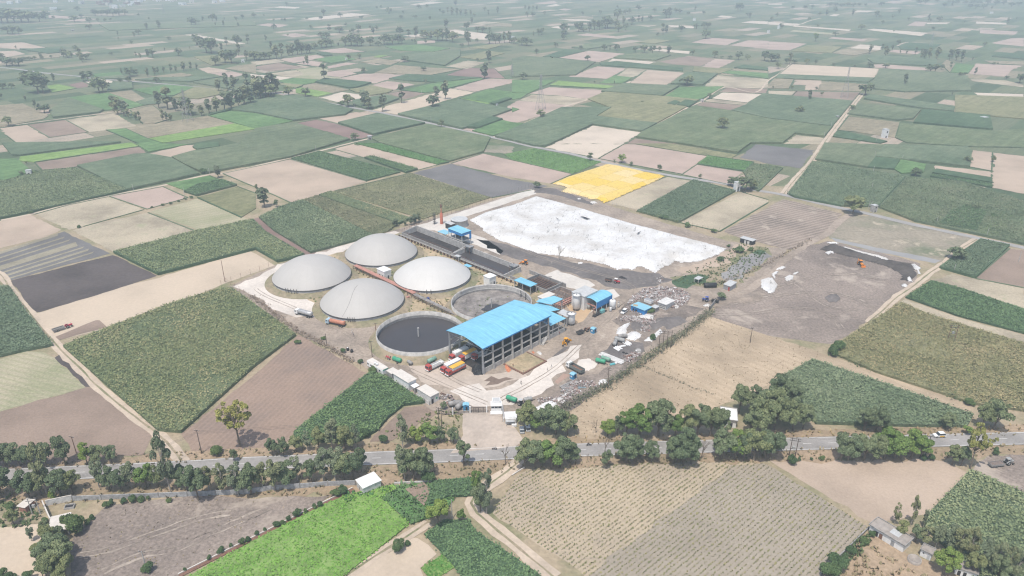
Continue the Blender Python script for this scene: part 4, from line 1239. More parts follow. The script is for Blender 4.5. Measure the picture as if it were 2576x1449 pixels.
# middle distance
trees((3, 1), '850 705 185 R1.2', 'huge, beside the concrete shelter')
trees((3, 1), '1880 1165 130 R1.35', 'spreading, at the lane to the mud')
trees((3, 1), '2010 190 70 R1.3', 'at the notch of the cane')
trees((3, 1), '2260 182 65 R.9', 'on the seam of two tan fields')
trees((3, 1), '1480 320 80 R1.5', 'at the corner of small plots')
trees((3, 1), '2265 735 35 B1.4, 2090 665 70 M1.2', 'by the red earth strip', None)
trees((0, 1), '2200 340 125 P1.3', 'at the crossing of field lanes')
trees((0, 1), '2060 300 60 B1, 310 702 32 B1.2, 800 845 35 B1, 215 312 45 M1.2, 350 300 35 B1.6, 270 200 30 M1.2, 740 575 35 M.8', 'on the western field edges', 'shrubs on the western edges')
trees((0, 1), '1530 645 20 B1, 1640 620 22 B1.2, 1720 605 22 B1.2, 1800 580 22 B1.2, 1870 560 25 B1.2, 1930 545 25 B1.2', 'in the line between stubbles', 'shrubs between the stubbles')
trees((1, 0), '1780 1085 120 R1.3', 'round, on the pale long field')
trees((1, 0), '930 1075 120 M1.1, 500 970 80 M1.2, 330 965 85 M1.4, 860 1060 40 B1.2', 'by the grey farm road', 'trees by the grey farm road')
trees((1, 0), '1090 1080 160 P1.3, 1130 1100 110 P1.4, 1275 1125 165 P1, 1465 1035 170 P.9, 1815 985 115 P1.2, 1910 1000 180 P1', 'around the pale long field', 'slim trees by the pale field')
trees((1, 0), '1000 1412 78 R1.2', 'by the small pump on the lane')
trees((1, 0), '1865 1285 85 M1', 'below the grey farm road')
trees((1, 0), '690 808 155 P1.1', 'between the small pink fields')
trees((1, 0), '2345 635 118 P1.2, 2300 792 160 P1.1', 'above the red field', 'trees above the red field')
trees((1, 0), '1085 735 52 M, 1705 838 42 M, 1685 715 45 M1.5, 1500 622 52 M1.7, 520 660 100 P.8, 935 612 60 M, 1040 590 52 M1, 480 640 25 M, 2230 610 25 M1.3', 'among the small pink fields', 'small trees among the pink fields')
# the dense grove left of centre
trees((0, 0), '2030 1165 100 P1.3, 2110 1140 130 P1.2, 2180 1130 150 P1.2, 2260 1110 170 P1.2, 2330 1090 170 P1.3, 2400 1075 180 P1.2, 2460 1060 180 P1.3, 2530 1050 170 P1.3', 'in the long grove of tall trees', 'tall trees of the long grove')
trees((1, 0), '0 1010 190 P1.2, 50 990 210 P1.2, 100 970 170 P1.3, 150 950 190 P1.3, 200 940 180 P1.2, 40 960 150 R1.3, 130 980 120 R1.4', 'at the road end of the grove', 'trees at the grove road end')
trees((0, 0), '2290 910 160 P1, 2350 920 150 P1.1, 2200 920 120 P, 2500 900 150 P1.2, 2570 880 120 P1.2', 'behind the long grove', 'trees behind the long grove')
trees((0, 0), '1600 1090 165 P1, 1690 1100 200 P1.1, 1770 1120 120 P1.2, 1860 1150 160 R1, 1920 1165 130 P1.2, 1640 1220 110 P.9, 1680 1225 100 P.8, 1720 1220 80 P1', 'round the pylon foot', 'trees round the pylon foot')
trees((0, 0), '1140 1120 140 P1.2, 1190 1150 170 P1.1, 1250 1170 160 P1.2, 1300 1190 90 P1.3, 1370 1210 80 P1.2, 1415 1240 110 P.8', 'by the striped tan fields', 'trees by the tan fields')
trees((0, 0), '90 1270 95 M1.2', 'on the tan field lane')
trees((0, 0), '260 1010 50 P1, 350 1080 70 P1.2, 400 1110 70 P1.2, 450 1135 80 R1.3', 'beside the brown field edge', 'trees beside the brown field edge')
trees((0, 0), '280 840 110 R1.3, 340 870 140 P1.4, 390 930 190 R1.1, 440 940 160 P1.2, 320 800 90 P1.5, 470 860 110 P1.2, 545 830 90 P.8', 'in the clump by the far lane', 'clump by the far lane')
trees((0, 0), '1000 930 140 R1.2, 1040 925 120 R1.1', 'at the dark ploughed plot', 'trees at the dark plot')
trees((0, 0), '840 820 95 P1.2, 890 815 90 R1.2, 1215 838 55 R1, 1300 835 60 R1.3, 1580 832 55 R1.3, 30 895 55 R1.5, 120 890 50 R1.3, 0 1000 60 R', 'along the far pale lane', 'trees along the far pale lane')
trees((0, 0), '1230 750 60 P, 1310 770 80 R1.3, 1380 760 60 P, 1490 770 90 P1, 1560 760 80 P1, 1590 740 60 P, 1650 735 60 P1.2, 1720 730 80 P1.1, 1770 720 60 P, 1850 715 90 P1, 1920 710 80 P1, 1980 705 60 P', 'in the broken line beyond the lane', 'broken line beyond the lane')
# ---- the far plain
trees((0, 0), '20 230 130 R1.5, 80 225 130 R1.6, 150 230 120 R1.6, 220 225 110 R1.6, 290 225 100 R1.6, 60 170 70 R2, 250 170 60 R1.8', 'in the far dark wood', 'far dark wood')
trees((0, 0), '400 220 90 R1.2, 460 190 80 R1.2, 540 190 30 R, 750 220 60 R1.4, 820 180 35 R1.4, 900 230 50 R1.4, 900 295 50 R1.6, 985 220 35 R, 1060 222 35 R, 1110 212 30 R, 590 125 35 R1.5, 780 110 45 R1.8', 'near the far pink strips', 'trees near the far pink strips')
trees((0, 0), '960 160 60 R1.4, 1020 160 60 R1.4, 1080 165 65 R1.4, 1140 165 70 R1.4, 1200 160 65 R1.5, 1260 155 60 R1.3', 'in the far copse below the village', 'far copse below the village')
trees((0, 0), '80 340 80 R1.3, 130 345 80 R1.4, 190 345 75 R1.3', 'hazy, by the far green flats', 'hazy trees by the green flats')
trees((0, 0), '1400 165 30 R, 1480 300 70 P1, 1600 290 85 P1, 1395 350 55 R, 1350 370 50 P, 1185 355 40 P1.2, 1190 400 25 P, 1325 445 35 R, 1700 400 30 R1.8, 1660 515 35 P, 1910 495 25 P, 1800 560 70 R1.1, 1500 200 25 R', 'alone on the far green flats', 'lone trees on the far flats')
trees((0, 0), '640 575 90 P1.3, 680 580 70 R1.3, 760 510 50 R1, 800 600 110 P1.2, 830 625 100 P1.2, 870 600 60 R1.3, 720 575 40 R1.2, 410 590 60 P, 430 598 35 R, 520 585 30 R', 'by the far grey plots', 'trees by the far grey plots')
trees((0, 0), '70 660 80 R1.6, 130 665 80 R1.7, 190 665 80 R1.5, 10 600 60 R1.4, 250 610 35 R1.5, 300 608 35 R1.5, 350 600 35 R1.5, 165 495 35 P', 'round the far farmstead', 'trees round the far farmstead')
trees((0, 0), '1370 575 50 P1, 1410 585 50 P, 1490 580 80 P1, 1540 575 80 R1.1, 1120 555 30 R1.5', 'on the far dark bank', 'trees on the far dark bank')
trees((0, 0), '1980 455 100 R1, 2080 530 140 R1, 2130 540 150 R1.1, 2280 460 80 P1.2, 2390 470 110 R1, 2230 520 80 P1.2, 2170 660 90 R1.1, 2270 640 120 R1.1, 2330 640 130 R1.1, 2400 560 110 P1.2, 2480 610 100 P1.2, 2560 600 80 R1.3, 2490 440 90 P.9', 'around the small white farmhouse', 'trees round the white farmhouse')
trees((0, 0), '1930 255 75 R1.1, 1970 255 70 R1.2, 2040 210 45 P1.3, 2140 215 75 R1, 2180 210 45 P1.3, 2260 205 30 P, 2380 210 40 R, 2440 190 40 R, 2560 180 50 R, 2250 270 60 P, 2170 260 40 P, 2400 265 40 P', 'behind the far pale lane', 'trees behind the far pale lane')
trees((1, 0), '40 605 70 R1.4, 90 600 75 R1.3, 140 595 70 R1.3, 210 590 130 P1.2, 260 580 130 P1.2, 330 560 110 P1.2, 370 555 110 P1.3, 420 550 140 P1.1, 460 545 120 P1.2, 510 540 100 P1.2, 540 535 80 R1.2, 150 490 70 P, 100 410 60 P', 'in the dense far windbreak', 'far windbreak trees')
trees((1, 0), '590 495 60 R1.2, 660 485 80 R1.2, 710 475 80 R1.2, 760 470 70 R1, 830 465 40 P1.2, 900 465 90 R1.2, 960 460 110 R1.2, 1020 465 110 R1.2, 1060 465 70 R1.2, 1150 460 85 R.9, 1230 465 50 R1.7, 1290 450 100 R1.1, 1320 440 90 R1, 1375 445 80 R1, 1430 440 90 R1, 1470 440 65 R1', 'in the rounded far copse', 'rounded far copse')
trees((1, 0), '660 385 60 R1.2, 710 385 60 R1.3, 735 320 70 P1.3, 840 330 60 R1.4, 980 335 50 R, 1030 310 60 R, 1030 340 35 R, 1180 345 75 P1.2, 1210 310 50 R, 1450 355 80 R1, 1150 290 30 R, 945 335 30 R', 'on the green flats beyond', 'trees on the green flats beyond')
trees((1, 0), '1540 370 70 P1.2, 1610 385 110 P1.3, 1690 390 80 R1.2, 1760 400 90 P1.3, 1830 410 110 R1.1, 1880 410 110 R1.1, 1920 415 120 P1.1, 1980 425 100 R1.2, 2110 400 80 P, 2140 460 130 P1, 1710 445 60 P1.2, 2070 475 35 R1.2, 2225 420 30 R1.2, 1600 440 45 P, 1570 420 25 R', 'before the far cream field', 'trees before the cream field')
trees((1, 0), '2350 440 110 R1, 2410 440 90 P1.1, 2450 435 90 P1.1, 2500 430 100 P1, 2550 430 110 P1, 2230 325 55 R1.3, 2280 330 60 R1.4, 2350 310 35 R, 2120 305 80 R1, 2440 415 50 R1.4', 'right of the far cream field', 'trees right of cream field')
trees((1, 0), '1910 280 90 P1.2, 1880 150 45 R, 1930 140 60 P1, 1970 150 80 P1.2, 2020 155 70 P1.2, 2060 155 60 P1.2, 2110 160 60 P1.2, 2160 150 50 P1.2, 2200 170 35 R, 2170 235 60 P, 2340 155 50 P, 2300 110 40 R1.2, 1850 120 30 R, 1340 140 60 R1.3, 1480 140 30 R, 1460 185 30 R1.4, 1600 185 35 R1.5, 1750 200 40 P1.2, 2430 130 65 P.9, 2010 60 60 P1.2, 1640 90 40 R1.5, 1720 85 40 R', 'on the hazy far plain', 'trees on the hazy far plain')
trees((1, 0), '680 155 60 R1, 850 175 45 R1.3, 655 200 35 R1.2, 515 200 25 R1.2, 180 295 50 R1, 290 210 25 R, 260 210 25 R, 180 215 25 R, 320 360 20 R1.2, 80 165 20 R, 905 265 35 R, 555 290 35 R, 1060 190 30 R1.5, 1215 90 25 R, 1260 80 25 R1.2, 310 60 35 R', 'by the far pale strips', 'trees by the far pale strips')
trees((2, 0), '110 800 65 R1.2', 'right of the small red field')
trees((2, 0), '290 1190 90 R1.2', 'at the foot of the pylon')
trees((2, 0), '1755 860 95 R1.3', 'alone in dark green plots')
trees((2, 0), '2115 1305 130 R.9', 'dark, alone in the olive cane')
trees((2, 0), '1985 990 50 R1.2', 'beside the concrete pump house')
trees((2, 0), '760 610 50 R1.1, 930 505 55 R1.1, 1055 515 65 R1.1, 985 515 50 P, 1240 525 55 R1.1, 1330 530 70 R1, 1300 500 35 R, 1410 540 75 R1, 1480 520 50 R, 1570 550 90 P1.1, 1815 555 50 R, 2040 580 65 R, 2280 600 75 R1, 2370 605 50 R1.4, 2540 610 90 R1, 2190 590 30 R1.8, 2110 590 25 R1.8, 245 545 50 R1, 440 475 45 R1.2, 520 400 50 R1.3, 1310 1035 20 R1.2, 830 835 20 R, 1030 840 30 P, 690 500 40 R', 'near the row of pink fields', 'trees near the pink fields')
trees((2, 0), '100 455 70 R1.3, 150 460 75 R1.4, 20 440 60 R1.4, 520 340 105 R1.1, 530 345 40 R2, 270 355 60 R1, 300 350 65 R1, 215 365 45 P, 670 320 95 R1.1, 720 320 40 R2, 780 320 90 P1.2, 830 300 90 R1.1, 880 300 90 R1, 940 290 100 R1.1, 960 280 110 R1.1, 1040 290 90 R1, 1060 200 100 R1, 1120 250 90 P1, 1205 250 75 R1, 1070 320 65 R1.1, 1145 305 65 R1, 820 235 40 P', 'in the diagonal far tree belt', 'diagonal far tree belt')
trees((2, 0), '1520 345 100 P1, 1550 330 80 P, 1700 320 60 R1.4, 1855 290 50 R1.3, 1930 285 60 R1.2, 1970 285 60 R1.2, 1950 390 85 R1, 1465 360 30 R1.1', 'beside the far white silo', 'trees beside the far silo')
trees((2, 0), '1270 105 50 R1.1, 1140 145 45 R1.3, 1180 140 50 R, 1270 220 60 P1.2, 1310 220 55 P1.2, 1390 205 50 R1.2, 1430 125 40 R1.4, 1550 180 80 R1.2, 1580 185 100 P1.2, 1650 130 45 R1.3, 1690 135 40 R1.2, 1770 150 30 R1.2, 1840 110 50 P1.2, 1930 145 35 R1.3, 2270 115 80 R1, 2300 110 75 R1, 2390 185 60 P1, 2370 160 35 R1.2, 890 140 35 R, 710 150 30 R, 1060 80 25 R, 130 100 50 P1.2, 170 105 50 P1.2, 210 105 45 P1.2, 250 110 55 P, 155 170 50 R1, 210 170 45 R1.2, 325 150 35 R', 'on the hazy northern plain', 'trees on the hazy northern plain')
trees((3, 0), '975 955 110 R1.2', 'spreading, where the dirt lane ends')
trees((3, 0), '840 1115 55 R1.2', 'halfway along the dirt lane')
trees((3, 0), '2530 835 85 R1.3', 'at the far right field end')
trees((3, 0), '315 1135 65 R1.5', 'low, in the green cane')
trees((3, 0), '415 1010 100 P.9, 540 960 35 R, 240 895 30 R1.2, 485 905 30 R, 50 888 20 R, 475 415 75 L.8, 100 690 60 R, 1375 860 110 P.8, 1850 960 35 P, 2180 465 40 R1.1, 1310 450 45 R1.1', 'on the eastern field edges', 'trees on the eastern edges')
trees((3, 0), '30 620 80 R1.3, 70 615 70 R1.3, 180 640 50 R1.2, 215 650 110 P.9, 260 640 40 R1.4, 390 645 50 R1.1, 480 645 40 R1.1, 660 660 25 R1.6, 1020 680 45 R1.5, 1180 685 45 R1.3, 1630 725 70 R1.3, 1680 725 75 R1.2, 1745 700 50 R, 870 670 20 R1.5', 'behind the wide cream field', 'trees behind the wide cream field')
trees((3, 0), '1020 540 90 P1, 1180 565 100 P1.2, 1150 500 50 P, 1250 510 60 P, 1330 540 40 P, 1390 545 40 P, 1480 550 70 P, 1540 590 100 P1, 1570 600 100 P1, 1620 600 110 P1, 1690 605 120 P1, 1820 610 100 P1, 1850 590 90 P1, 1890 610 110 P1, 1945 625 110 P1, 2055 610 35 P', 'in the eastern poplar line', 'eastern poplar line')
trees((3, 0), '1840 690 60 P1.2, 1930 770 40 R1.5, 2080 755 70 P.9, 1980 760 30 R1.5, 2270 650 25 R1.3, 2400 795 30 R1.6, 2310 650 20 R', 'along the eastern scrub line', 'eastern scrub line')
trees((3, 0), '680 360 40 R1.5, 935 300 50 R1.4, 1265 320 20 R, 1660 305 35 R1, 1150 240 35 R, 1720 220 50 R1.1, 1635 220 30 R, 1610 225 80 P.8, 1410 205 28 R, 1090 175 60 R, 1125 180 30 R, 1255 190 40 R1, 1320 135 50 P1.2, 850 155 60 P, 675 125 50 R, 590 155 60 P1.2, 515 160 40 R, 410 215 40 R1, 130 290 50 R1.2, 90 170 40 R, 500 270 25 R, 250 90 30 R1.2, 370 95 40 R1.4, 450 85 35 R1.3, 35 205 35 R, 1975 230 20 R, 2410 245 60 P, 2500 200 30 P', 'on the hazy eastern plain', 'trees on the hazy eastern plain')
trees((3, 0), '620 65 40 R1.5, 680 65 35 R1.6, 740 70 35 R1.6, 800 65 40 R1.5, 860 65 35 R1.6, 920 60 30 R1.6, 980 60 25 R1.6, 1140 60 40 R1.3', 'in the flat far hedge line', 'flat far hedge line')
trees((3, 0), '1530 45 50 R1.4, 1580 40 50 R1.4, 1700 25 40 R1.5, 1770 75 45 R1.3, 1850 70 60 P1.2, 1820 35 30 R1.5, 1900 40 35 R1.5, 1980 45 40 R1.5, 2030 85 40 R1.3, 2090 90 45 R1.4, 2170 85 40 R1.5, 2250 95 40 P1.2, 2060 45 40 R1.5, 2130 45 40 R1.5, 2210 45 40 R1.6, 2290 50 45 R1.6, 2370 50 45 R1.6, 2450 70 45 R1.6, 2520 60 40 R1.6', 'in the far hazy wood', 'far hazy wood')
# ------------------------------------------------------------------ the works (site grid: x along the long shed, y to the left)
ORG = Vector((-12.0, 258.0, 0))
def Lw(x, y, z=0.0): return ORG + UX * x + VX * y + Vector((0, 0, z))
def L2(x, y): p = Lw(x, y); return (p.x, p.y)
def site(name, label, cat, x, y, group=None, rz=0.0): return thing(name, label, cat, Lw(x, y, 0), SITE + rz, group)

M_memb = paint('dome_membrane', (.43, .412, .388), .6, .05, scale=.15)
M_memb2 = paint('dome_membrane_white', (.54, .525, .50), .55, .05, scale=.15)
for m_ in (M_memb, M_memb2):        # welded gores and faint dirt runs
    nt = m_.node_tree; bs = nt.nodes['Principled BSDF']; src_ = bs.inputs['Base Color'].links[0].from_socket
    gr = nt.nodes.new('ShaderNodeTexGradient'); gr.gradient_type = 'RADIAL'; nt.links.new(nt.nodes.new('ShaderNodeTexCoord').outputs['Object'], gr.inputs[0])
    sn = math_n(nt, 'POWER', math_n(nt, 'ABSOLUTE', math_n(nt, 'SINE', math_n(nt, 'MULTIPLY', gr.outputs['Fac'], 2 * math.pi * 13))), .15)
    nt.links.new(mixc(nt, 1.0, src_, ramp(nt, sn, [(.4, (.95, .945, .94)), (.85, (1, 1, 1))]), 'MULTIPLY'), bs.inputs['Base Color'])
M_cwall = paint('concrete_wall', (.47, .45, .425), .85, .38, scale=.5)
M_cdark = paint('dirty_concrete', (.33, .315, .30), .9, .4, scale=.6)
M_clamp = paint('dark_clamp', (.10, .095, .09), .7, .3)
M_sludge = paint('sludge', (.055, .05, .052), .35, .12, scale=.08)
M_gunk = soil('dried_sludge', (.26, .235, .215), .3, patch=.2, fine=.9, c2=(.14, .125, .12))
M_blue = paint('blue_sheet', (.21, .50, .65), .45, .10, scale=.35, rib=(0, 1.0))
nt = M_blue.node_tree; bs = nt.nodes['Principled BSDF']; src_ = bs.inputs['Base Color'].links[0].from_socket
tc = nt.nodes.new('ShaderNodeTexCoord').outputs['Object']; mp = nt.nodes.new('ShaderNodeMapping'); mp.inputs['Scale'].default_value = (.95, .05, .3); nt.links.new(tc, mp.inputs['Vector'])
nt.links.new(mixc(nt, 1.0, src_, ramp(nt, noise(nt, mp.outputs[0], 1.0, 3, .8), [(.35, (.80, .84, .86)), (.65, (1.14, 1.1, 1.08))]), 'MULTIPLY'), bs.inputs['Base Color'])
M_blue2 = paint('blue_sheet_faded', (.25, .50, .62), .5, .14, scale=.3)
M_bluew = paint('blue_wall', (.03, .22, .53), .5, .15)
M_steel = paint('grey_steel', (.33, .335, .345), .5, .3, scale=1.0)
M_rust = paint('rusty_steel', (.22, .12, .085), .8, .4, scale=1.5)
M_pinkp = paint('pipe_red_oxide', (.52, .27, .215), .65, .25, scale=1.0)
M_white = paint('white_paint', (.76, .755, .74), .5, .14, scale=.6)
M_whited = paint('stained_white', (.66, .645, .615), .7, .3, scale=.7)
M_cream = paint('cream_roof', (.62, .575, .52), .7, .16, scale=.5)
M_greyr = paint('zinc_roof', (.50, .505, .50), .5, .22, scale=.7)
M_dark = paint('dark_void', (.035, .034, .036), .8, .2)
M_glass = paint('dark_glass', (.045, .055, .065), .12, .1)
M_black = paint('black_plastic', (.022, .022, .024), .5, .2)
M_tyre = paint('tyre_rubber', (.03, .029, .028), .9, .3)
M_rim = paint('wheel_rim', (.42, .40, .38), .6, .3)
M_red = paint('truck_red', (.42, .07, .055), .4, .2, scale=2)
M_yel = paint('truck_yellow', (.76, .43, .06), .5, .15)
M_green = paint('tank_green', (.06, .33, .19), .5, .25, scale=1.2)
M_greenl = paint('tank_green_faded', (.20, .36, .28), .6, .3, scale=1.2)
M_gtank = paint('tank_grey', (.36, .36, .345), .6, .35, scale=1.2)
M_otank = paint('tank_orange', (.52, .22, .14), .55, .25, scale=1.0)
M_stank = paint('tank_silver', (.50, .50, .50), .4, .3, metal=.2, scale=1.0)
M_jcb = paint('loader_yellow', (.78, .36, .03), .45, .2, scale=2)
M_org = paint('loader_orange', (.78, .28, .045), .45, .2, scale=2)
M_trblue = paint('tractor_blue', (.045, .09, .36), .45, .2)
M_trred = paint('tractor_red', (.48, .10, .11), .5, .2)
M_stack = paint('stack_red', (.50, .15, .09), .6, .25)
M_heap = soil('black_heap', (.05, .045, .044), .3, patch=.3, fine=1.2)
M_tarp = None

# -- gas domes
def dome(cx, cy, h, label, mat, seam=False, pipes=None):
    Rr = 20.5; z0 = 3.0
    t = thing('gas_dome', label, 'gas dome', (cx, cy, 0), 0, 'domed gas holders')
    Rs = (Rr * Rr + h * h) / (2 * h); zc = z0 + h - Rs; tm = math.asin(Rr / Rs)
    prof = [(Rs * math.sin(tm * k / 28), zc + Rs * math.cos(tm * k / 28)) for k in range(28, 0, -1)] + [(.02, z0 + h)]
    MB().lathe(prof, n=96).build('membrane', mat, t)
    MB().lathe([(Rr - .25, 0), (Rr - .15, 2.66), (Rr - .6, 2.66)], n=96).build('ring_wall', M_cwall, t)
    MB().lathe([(Rr - .1, 2.62), (Rr + .16, 2.66), (Rr + .16, 2.93), (Rr - .1, 3.0)], n=96).build('clamp_rim', M_clamp, t)
    b = MB(); V = []
    b.lathe([(Rr - .3, 1.5), (Rr + .6, 1.35), (Rr + 2.6, .55), (Rr + 4.2, .16)], n=72)
    b.build('earth_berm', fm('weedy'), t)
    if seam:
        m = MB(); P = []
        for k in range(12):
            th = tm * (.12 + .86 * k / 11); a = R(246 + 8 * math.sin(k * .28) + k * .6)
            P.append(Vector((Rs * math.sin(th) * math.cos(a), Rs * math.sin(th) * math.sin(a), zc + Rs * math.cos(th) + .03)))
        m.path(P, .06, 4).build('seam_cable', M_clamp, t)
    for a in (pipes or []):
        m = MB(); c = Vector((math.cos(a), math.sin(a), 0)); q = c * (Rr + .45)
        m.path([q + Vector((0, 0, .4)), q + Vector((0, 0, 2.0)), q + c * .3 + Vector((0, 0, 2.6)), q + Vector((0, 0, 3.2)), q + c * .2 + Vector((0, 0, 4.0))], .16, 6)
        m.build('vent_pipe', M_clamp, t)
    return t
dome(-107.01, 353.79, 9.81, 'grey gas dome beside the long tan strip field', M_memb, pipes=[R(a) for a in (246, 250, 254.5, 259, 263)])
dome(-75.25, 386.28, 9.44, 'grey gas dome nearest the concrete basins, dark rim all round', M_memb)
dome(-74.25, 322.97, 9.09, 'grey gas dome with a dark seam line, beside the full sludge tank', M_memb, seam=True, pipes=[R(a) for a in (262, 265, 268, 270.5)])
dome(-42.65, 353.5, 8.24, 'whitest gas dome, next to the half empty open tank', M_memb2, pipes=[R(268), R(274)])

# -- open sludge tanks
def ring_tank(cx, cy, label, empty):
    Ro, Ri, zt = 19.8, 19.4, 4.4
    t = thing('open_sludge_tank', label, 'tank', (cx, cy, 0), 0, 'round open tanks')
    MB().lathe([(Ro, 0), (Ro, zt), (Ri, zt), (Ri, .2)], n=96).build('ring_wall', M_cwall, t)
    MB().lathe([(Ro, 2.6), (Ro + .7, 2.3), (Ro + 2.2, .9), (Ro + 3.7, .16)], n=72).build('earth_berm', fm('weedy'), t)
    if empty:
        m = MB()
        prof = [(Ri, 1.0), (Ri - 1.2, .8), (Ri - 4, .62), (9, .5), (3, .42), (.02, .42)]
        m.lathe(prof, n=72)
        for i, p in enumerate(m.v):
            rr = math.hypot(p[0], p[1])
            if 1 < rr < Ri - .4: m.v[i] = (p[0], p[1], p[2] + .16 * math.sin(p[0] * 1.3 + 2 * math.sin(p[1] * .7)) * math.sin(p[1] * 1.1) * min(1, rr / 9))
        m.build('dried_sludge_bed', M_gunk, t)
        b = []
        for i in range(40):
            a = 2 * math.pi * i / 40
            r_ = 7.5 + 1.6 * math.sin(3 * a + 1) + .9 * math.sin(7 * a) + .5 * math.sin(11 * a)
            b.append((5.5 + 1.35 * r_ * math.cos(a), -3.5 + .9 * r_ * math.sin(a)))
        MB().poly(b, .82).build('black_pool', M_sludge, t)
        MB().tube((0, 0, .4), (0, 0, 5.8), .32, .3, 10).build('centre_column', M_cwall, t)
        m = MB()
        for x, y in ((14.5, 11.5), (16.8, 8.2)): m.box((x, y, 2.6), (.35, .35, 4.2)); 
        m.build('ladder_posts', M_clamp, t)
        m = MB()
        for z, d in ((2.7, .03), (3.3, .03), (3.8, .04)): m.lathe([(Ri - d, z - .07), (Ri - d - .05, z), (Ri - d, z + .07)], n=96)
        m.build('tide_lines', M_cdark, t)
        MB().lathe([(Ri - .06, 1.0), (Ri - .08, 1.9)], n=96).build('stain_band', M_cdark, t)
    else:
        MB().lathe([(Ri, 1.2), (12, 1.2), (.02, 1.2)], n=64).build('sludge_surface', M_sludge, t)
        MB().lathe([(Ri - .03, 1.1), (Ri - .05, 2.4)], n=96).build('tide_band', M_cdark, t)
        m = MB().tube((-1, .5, .4), (-1, .5, 5.2), .38, .34, 10)
        m.tube((-1, .5, 5.2), (-1, .5, 5.6), .5, .5, 10)
        m.build('mixer_column', M_cwall, t)
    return t
ring_tank(-41.42, 288.06, 'open round concrete tank full of black sludge beside parked tractors', False)
ring_tank(-10.05, 318.8, 'half empty open round tank with muddy bed behind the blue roof', True)

# -- the big blue shed
SH = site('blue_roofed_shed', 'long open-sided shed with big bright blue roof and concrete frame', 'shed', 0, 0)
def shed_roof():
    X0, X1, Y0, Y1, ze, zr = -.6, 41.4, -.7, 21.9, 12.75, 14.25
    m = MB(); V = []
    n = 24
    for k in range(n + 1):
        x = X0 + (X1 - X0) * k / n
        for y, z in ((Y0, ze), (5, ze + (zr - ze) * .56), (10.6, zr), (16.5, ze + (zr - ze) * .54), (Y1, ze)):
            V.append((x, y, z + .03 * math.sin(k * 1.7 + y)))
    F = []
    for k in range(n):
        for j in range(4): a = k * 5 + j; F.append((a, a + 5, a + 6, a + 1))
    m.add(V, F, False)
    m.add([(v[0], v[1], v[2] - .14) for v in V], [f[::-1] for f in F])
    return m
shed_roof().build('roof', M_blue, SH)
m = MB()
m.box((20.4, -.78, 12.55), (42, .08, .55)).box((20.4, 21.98, 12.5), (42, .08, .5))
m.build('gutter', M_bluew, SH)
for k in range(8):
    x = .15 + k * 5.79
    for y in (.25, 20.9):
        m = MB().box((x, y, 6.3), (.62, .5, 12.6))
        s = -1 if y < 5 else 1
        m.add([(x - .22, y + s * .25, 0), (x + .22, y + s * .25, 0), (x + .22, y + s * .25, 9), (x - .22, y + s * .25, 9), (x - .22, y + s * 1.0, 0), (x + .22, y + s * 1.0, 0)],
              [(4, 5, 2, 3) if s < 0 else (3, 2, 5, 4), (0, 3, 4), (1, 5, 2)] if True else [])
        m.build('column', M_cwall if k else M_steel, SH)
for y in (.25, 20.9):
    for z in (5.0, 8.3): MB().box((20.4, y + (.02 if y < 5 else -.02), z), (40.4, .42, .5)).build('tie_beam', M_cwall, SH)
    MB().box((20.6, y - .02, 1.2), (40.3, .3, 2.4)).build('plinth_wall', M_cwall, SH)
for k in range(8):
    x = .15 + k * 5.79
    m = MB()
    P = [(y, 12.5 + 1.45 * (1 - abs(y - 10.6) / 10.6) ** .9) for y in np.linspace(.3, 20.9, 9)]
    for (a, za), (b, zb) in zip(P[:-1], P[1:]):
        m.tube((x, a, za - .05), (x, b, zb - .05), .12, n=5).tube((x, a, 11.6), (x, b, 11.6), .1, n=5).tube((x, a, 11.6), (x, b, zb), .06, n=4)
    m.build('truss', M_steel, SH)
m = MB()
for x0, x1 in ((.15, 5.94), (34.9, 40.7)): m.tube((x0, .3, 8.6), (x1, .3, 12.3), .1, n=5).tube((x0, .3, 12.3), (x1, .3, 8.6), .1, n=5)
m.build('cross_brace', M_steel, SH)
m = MB()
for y in np.linspace(1, 20, 10): m.tube((.2, y, 12.75 + 1.4 * (1 - abs(y - 10.6) / 10.6)), (40.8, y, 12.75 + 1.4 * (1 - abs(y - 10.6) / 10.6)), .07, n=4)
m.build('purlins', M_steel, SH)
MB().box((20.5, 10.6, .24), (40.6, 20.8, .08)).build('floor_slab', M_heap, SH)
MB().box((40.7, 10.6, 10.4), (.12, 20.4, 4.2)).build('end_sheeting', M_bluew, SH)
m = MB()
for k in range(9): m.box((35.2 + k * .32, -1.3, .35 + k * .32), (.3, 1.0, .06))
m.tube((35, -.8, .3), (38, -.8, 3.3), .06, n=4).tube((35, -1.8, .3), (38, -1.8, 3.3), .06, n=4).tube((35, -1.8, 1.2), (38, -1.8, 4.2), .05, n=4)
m.build('stair', M_whited, SH)

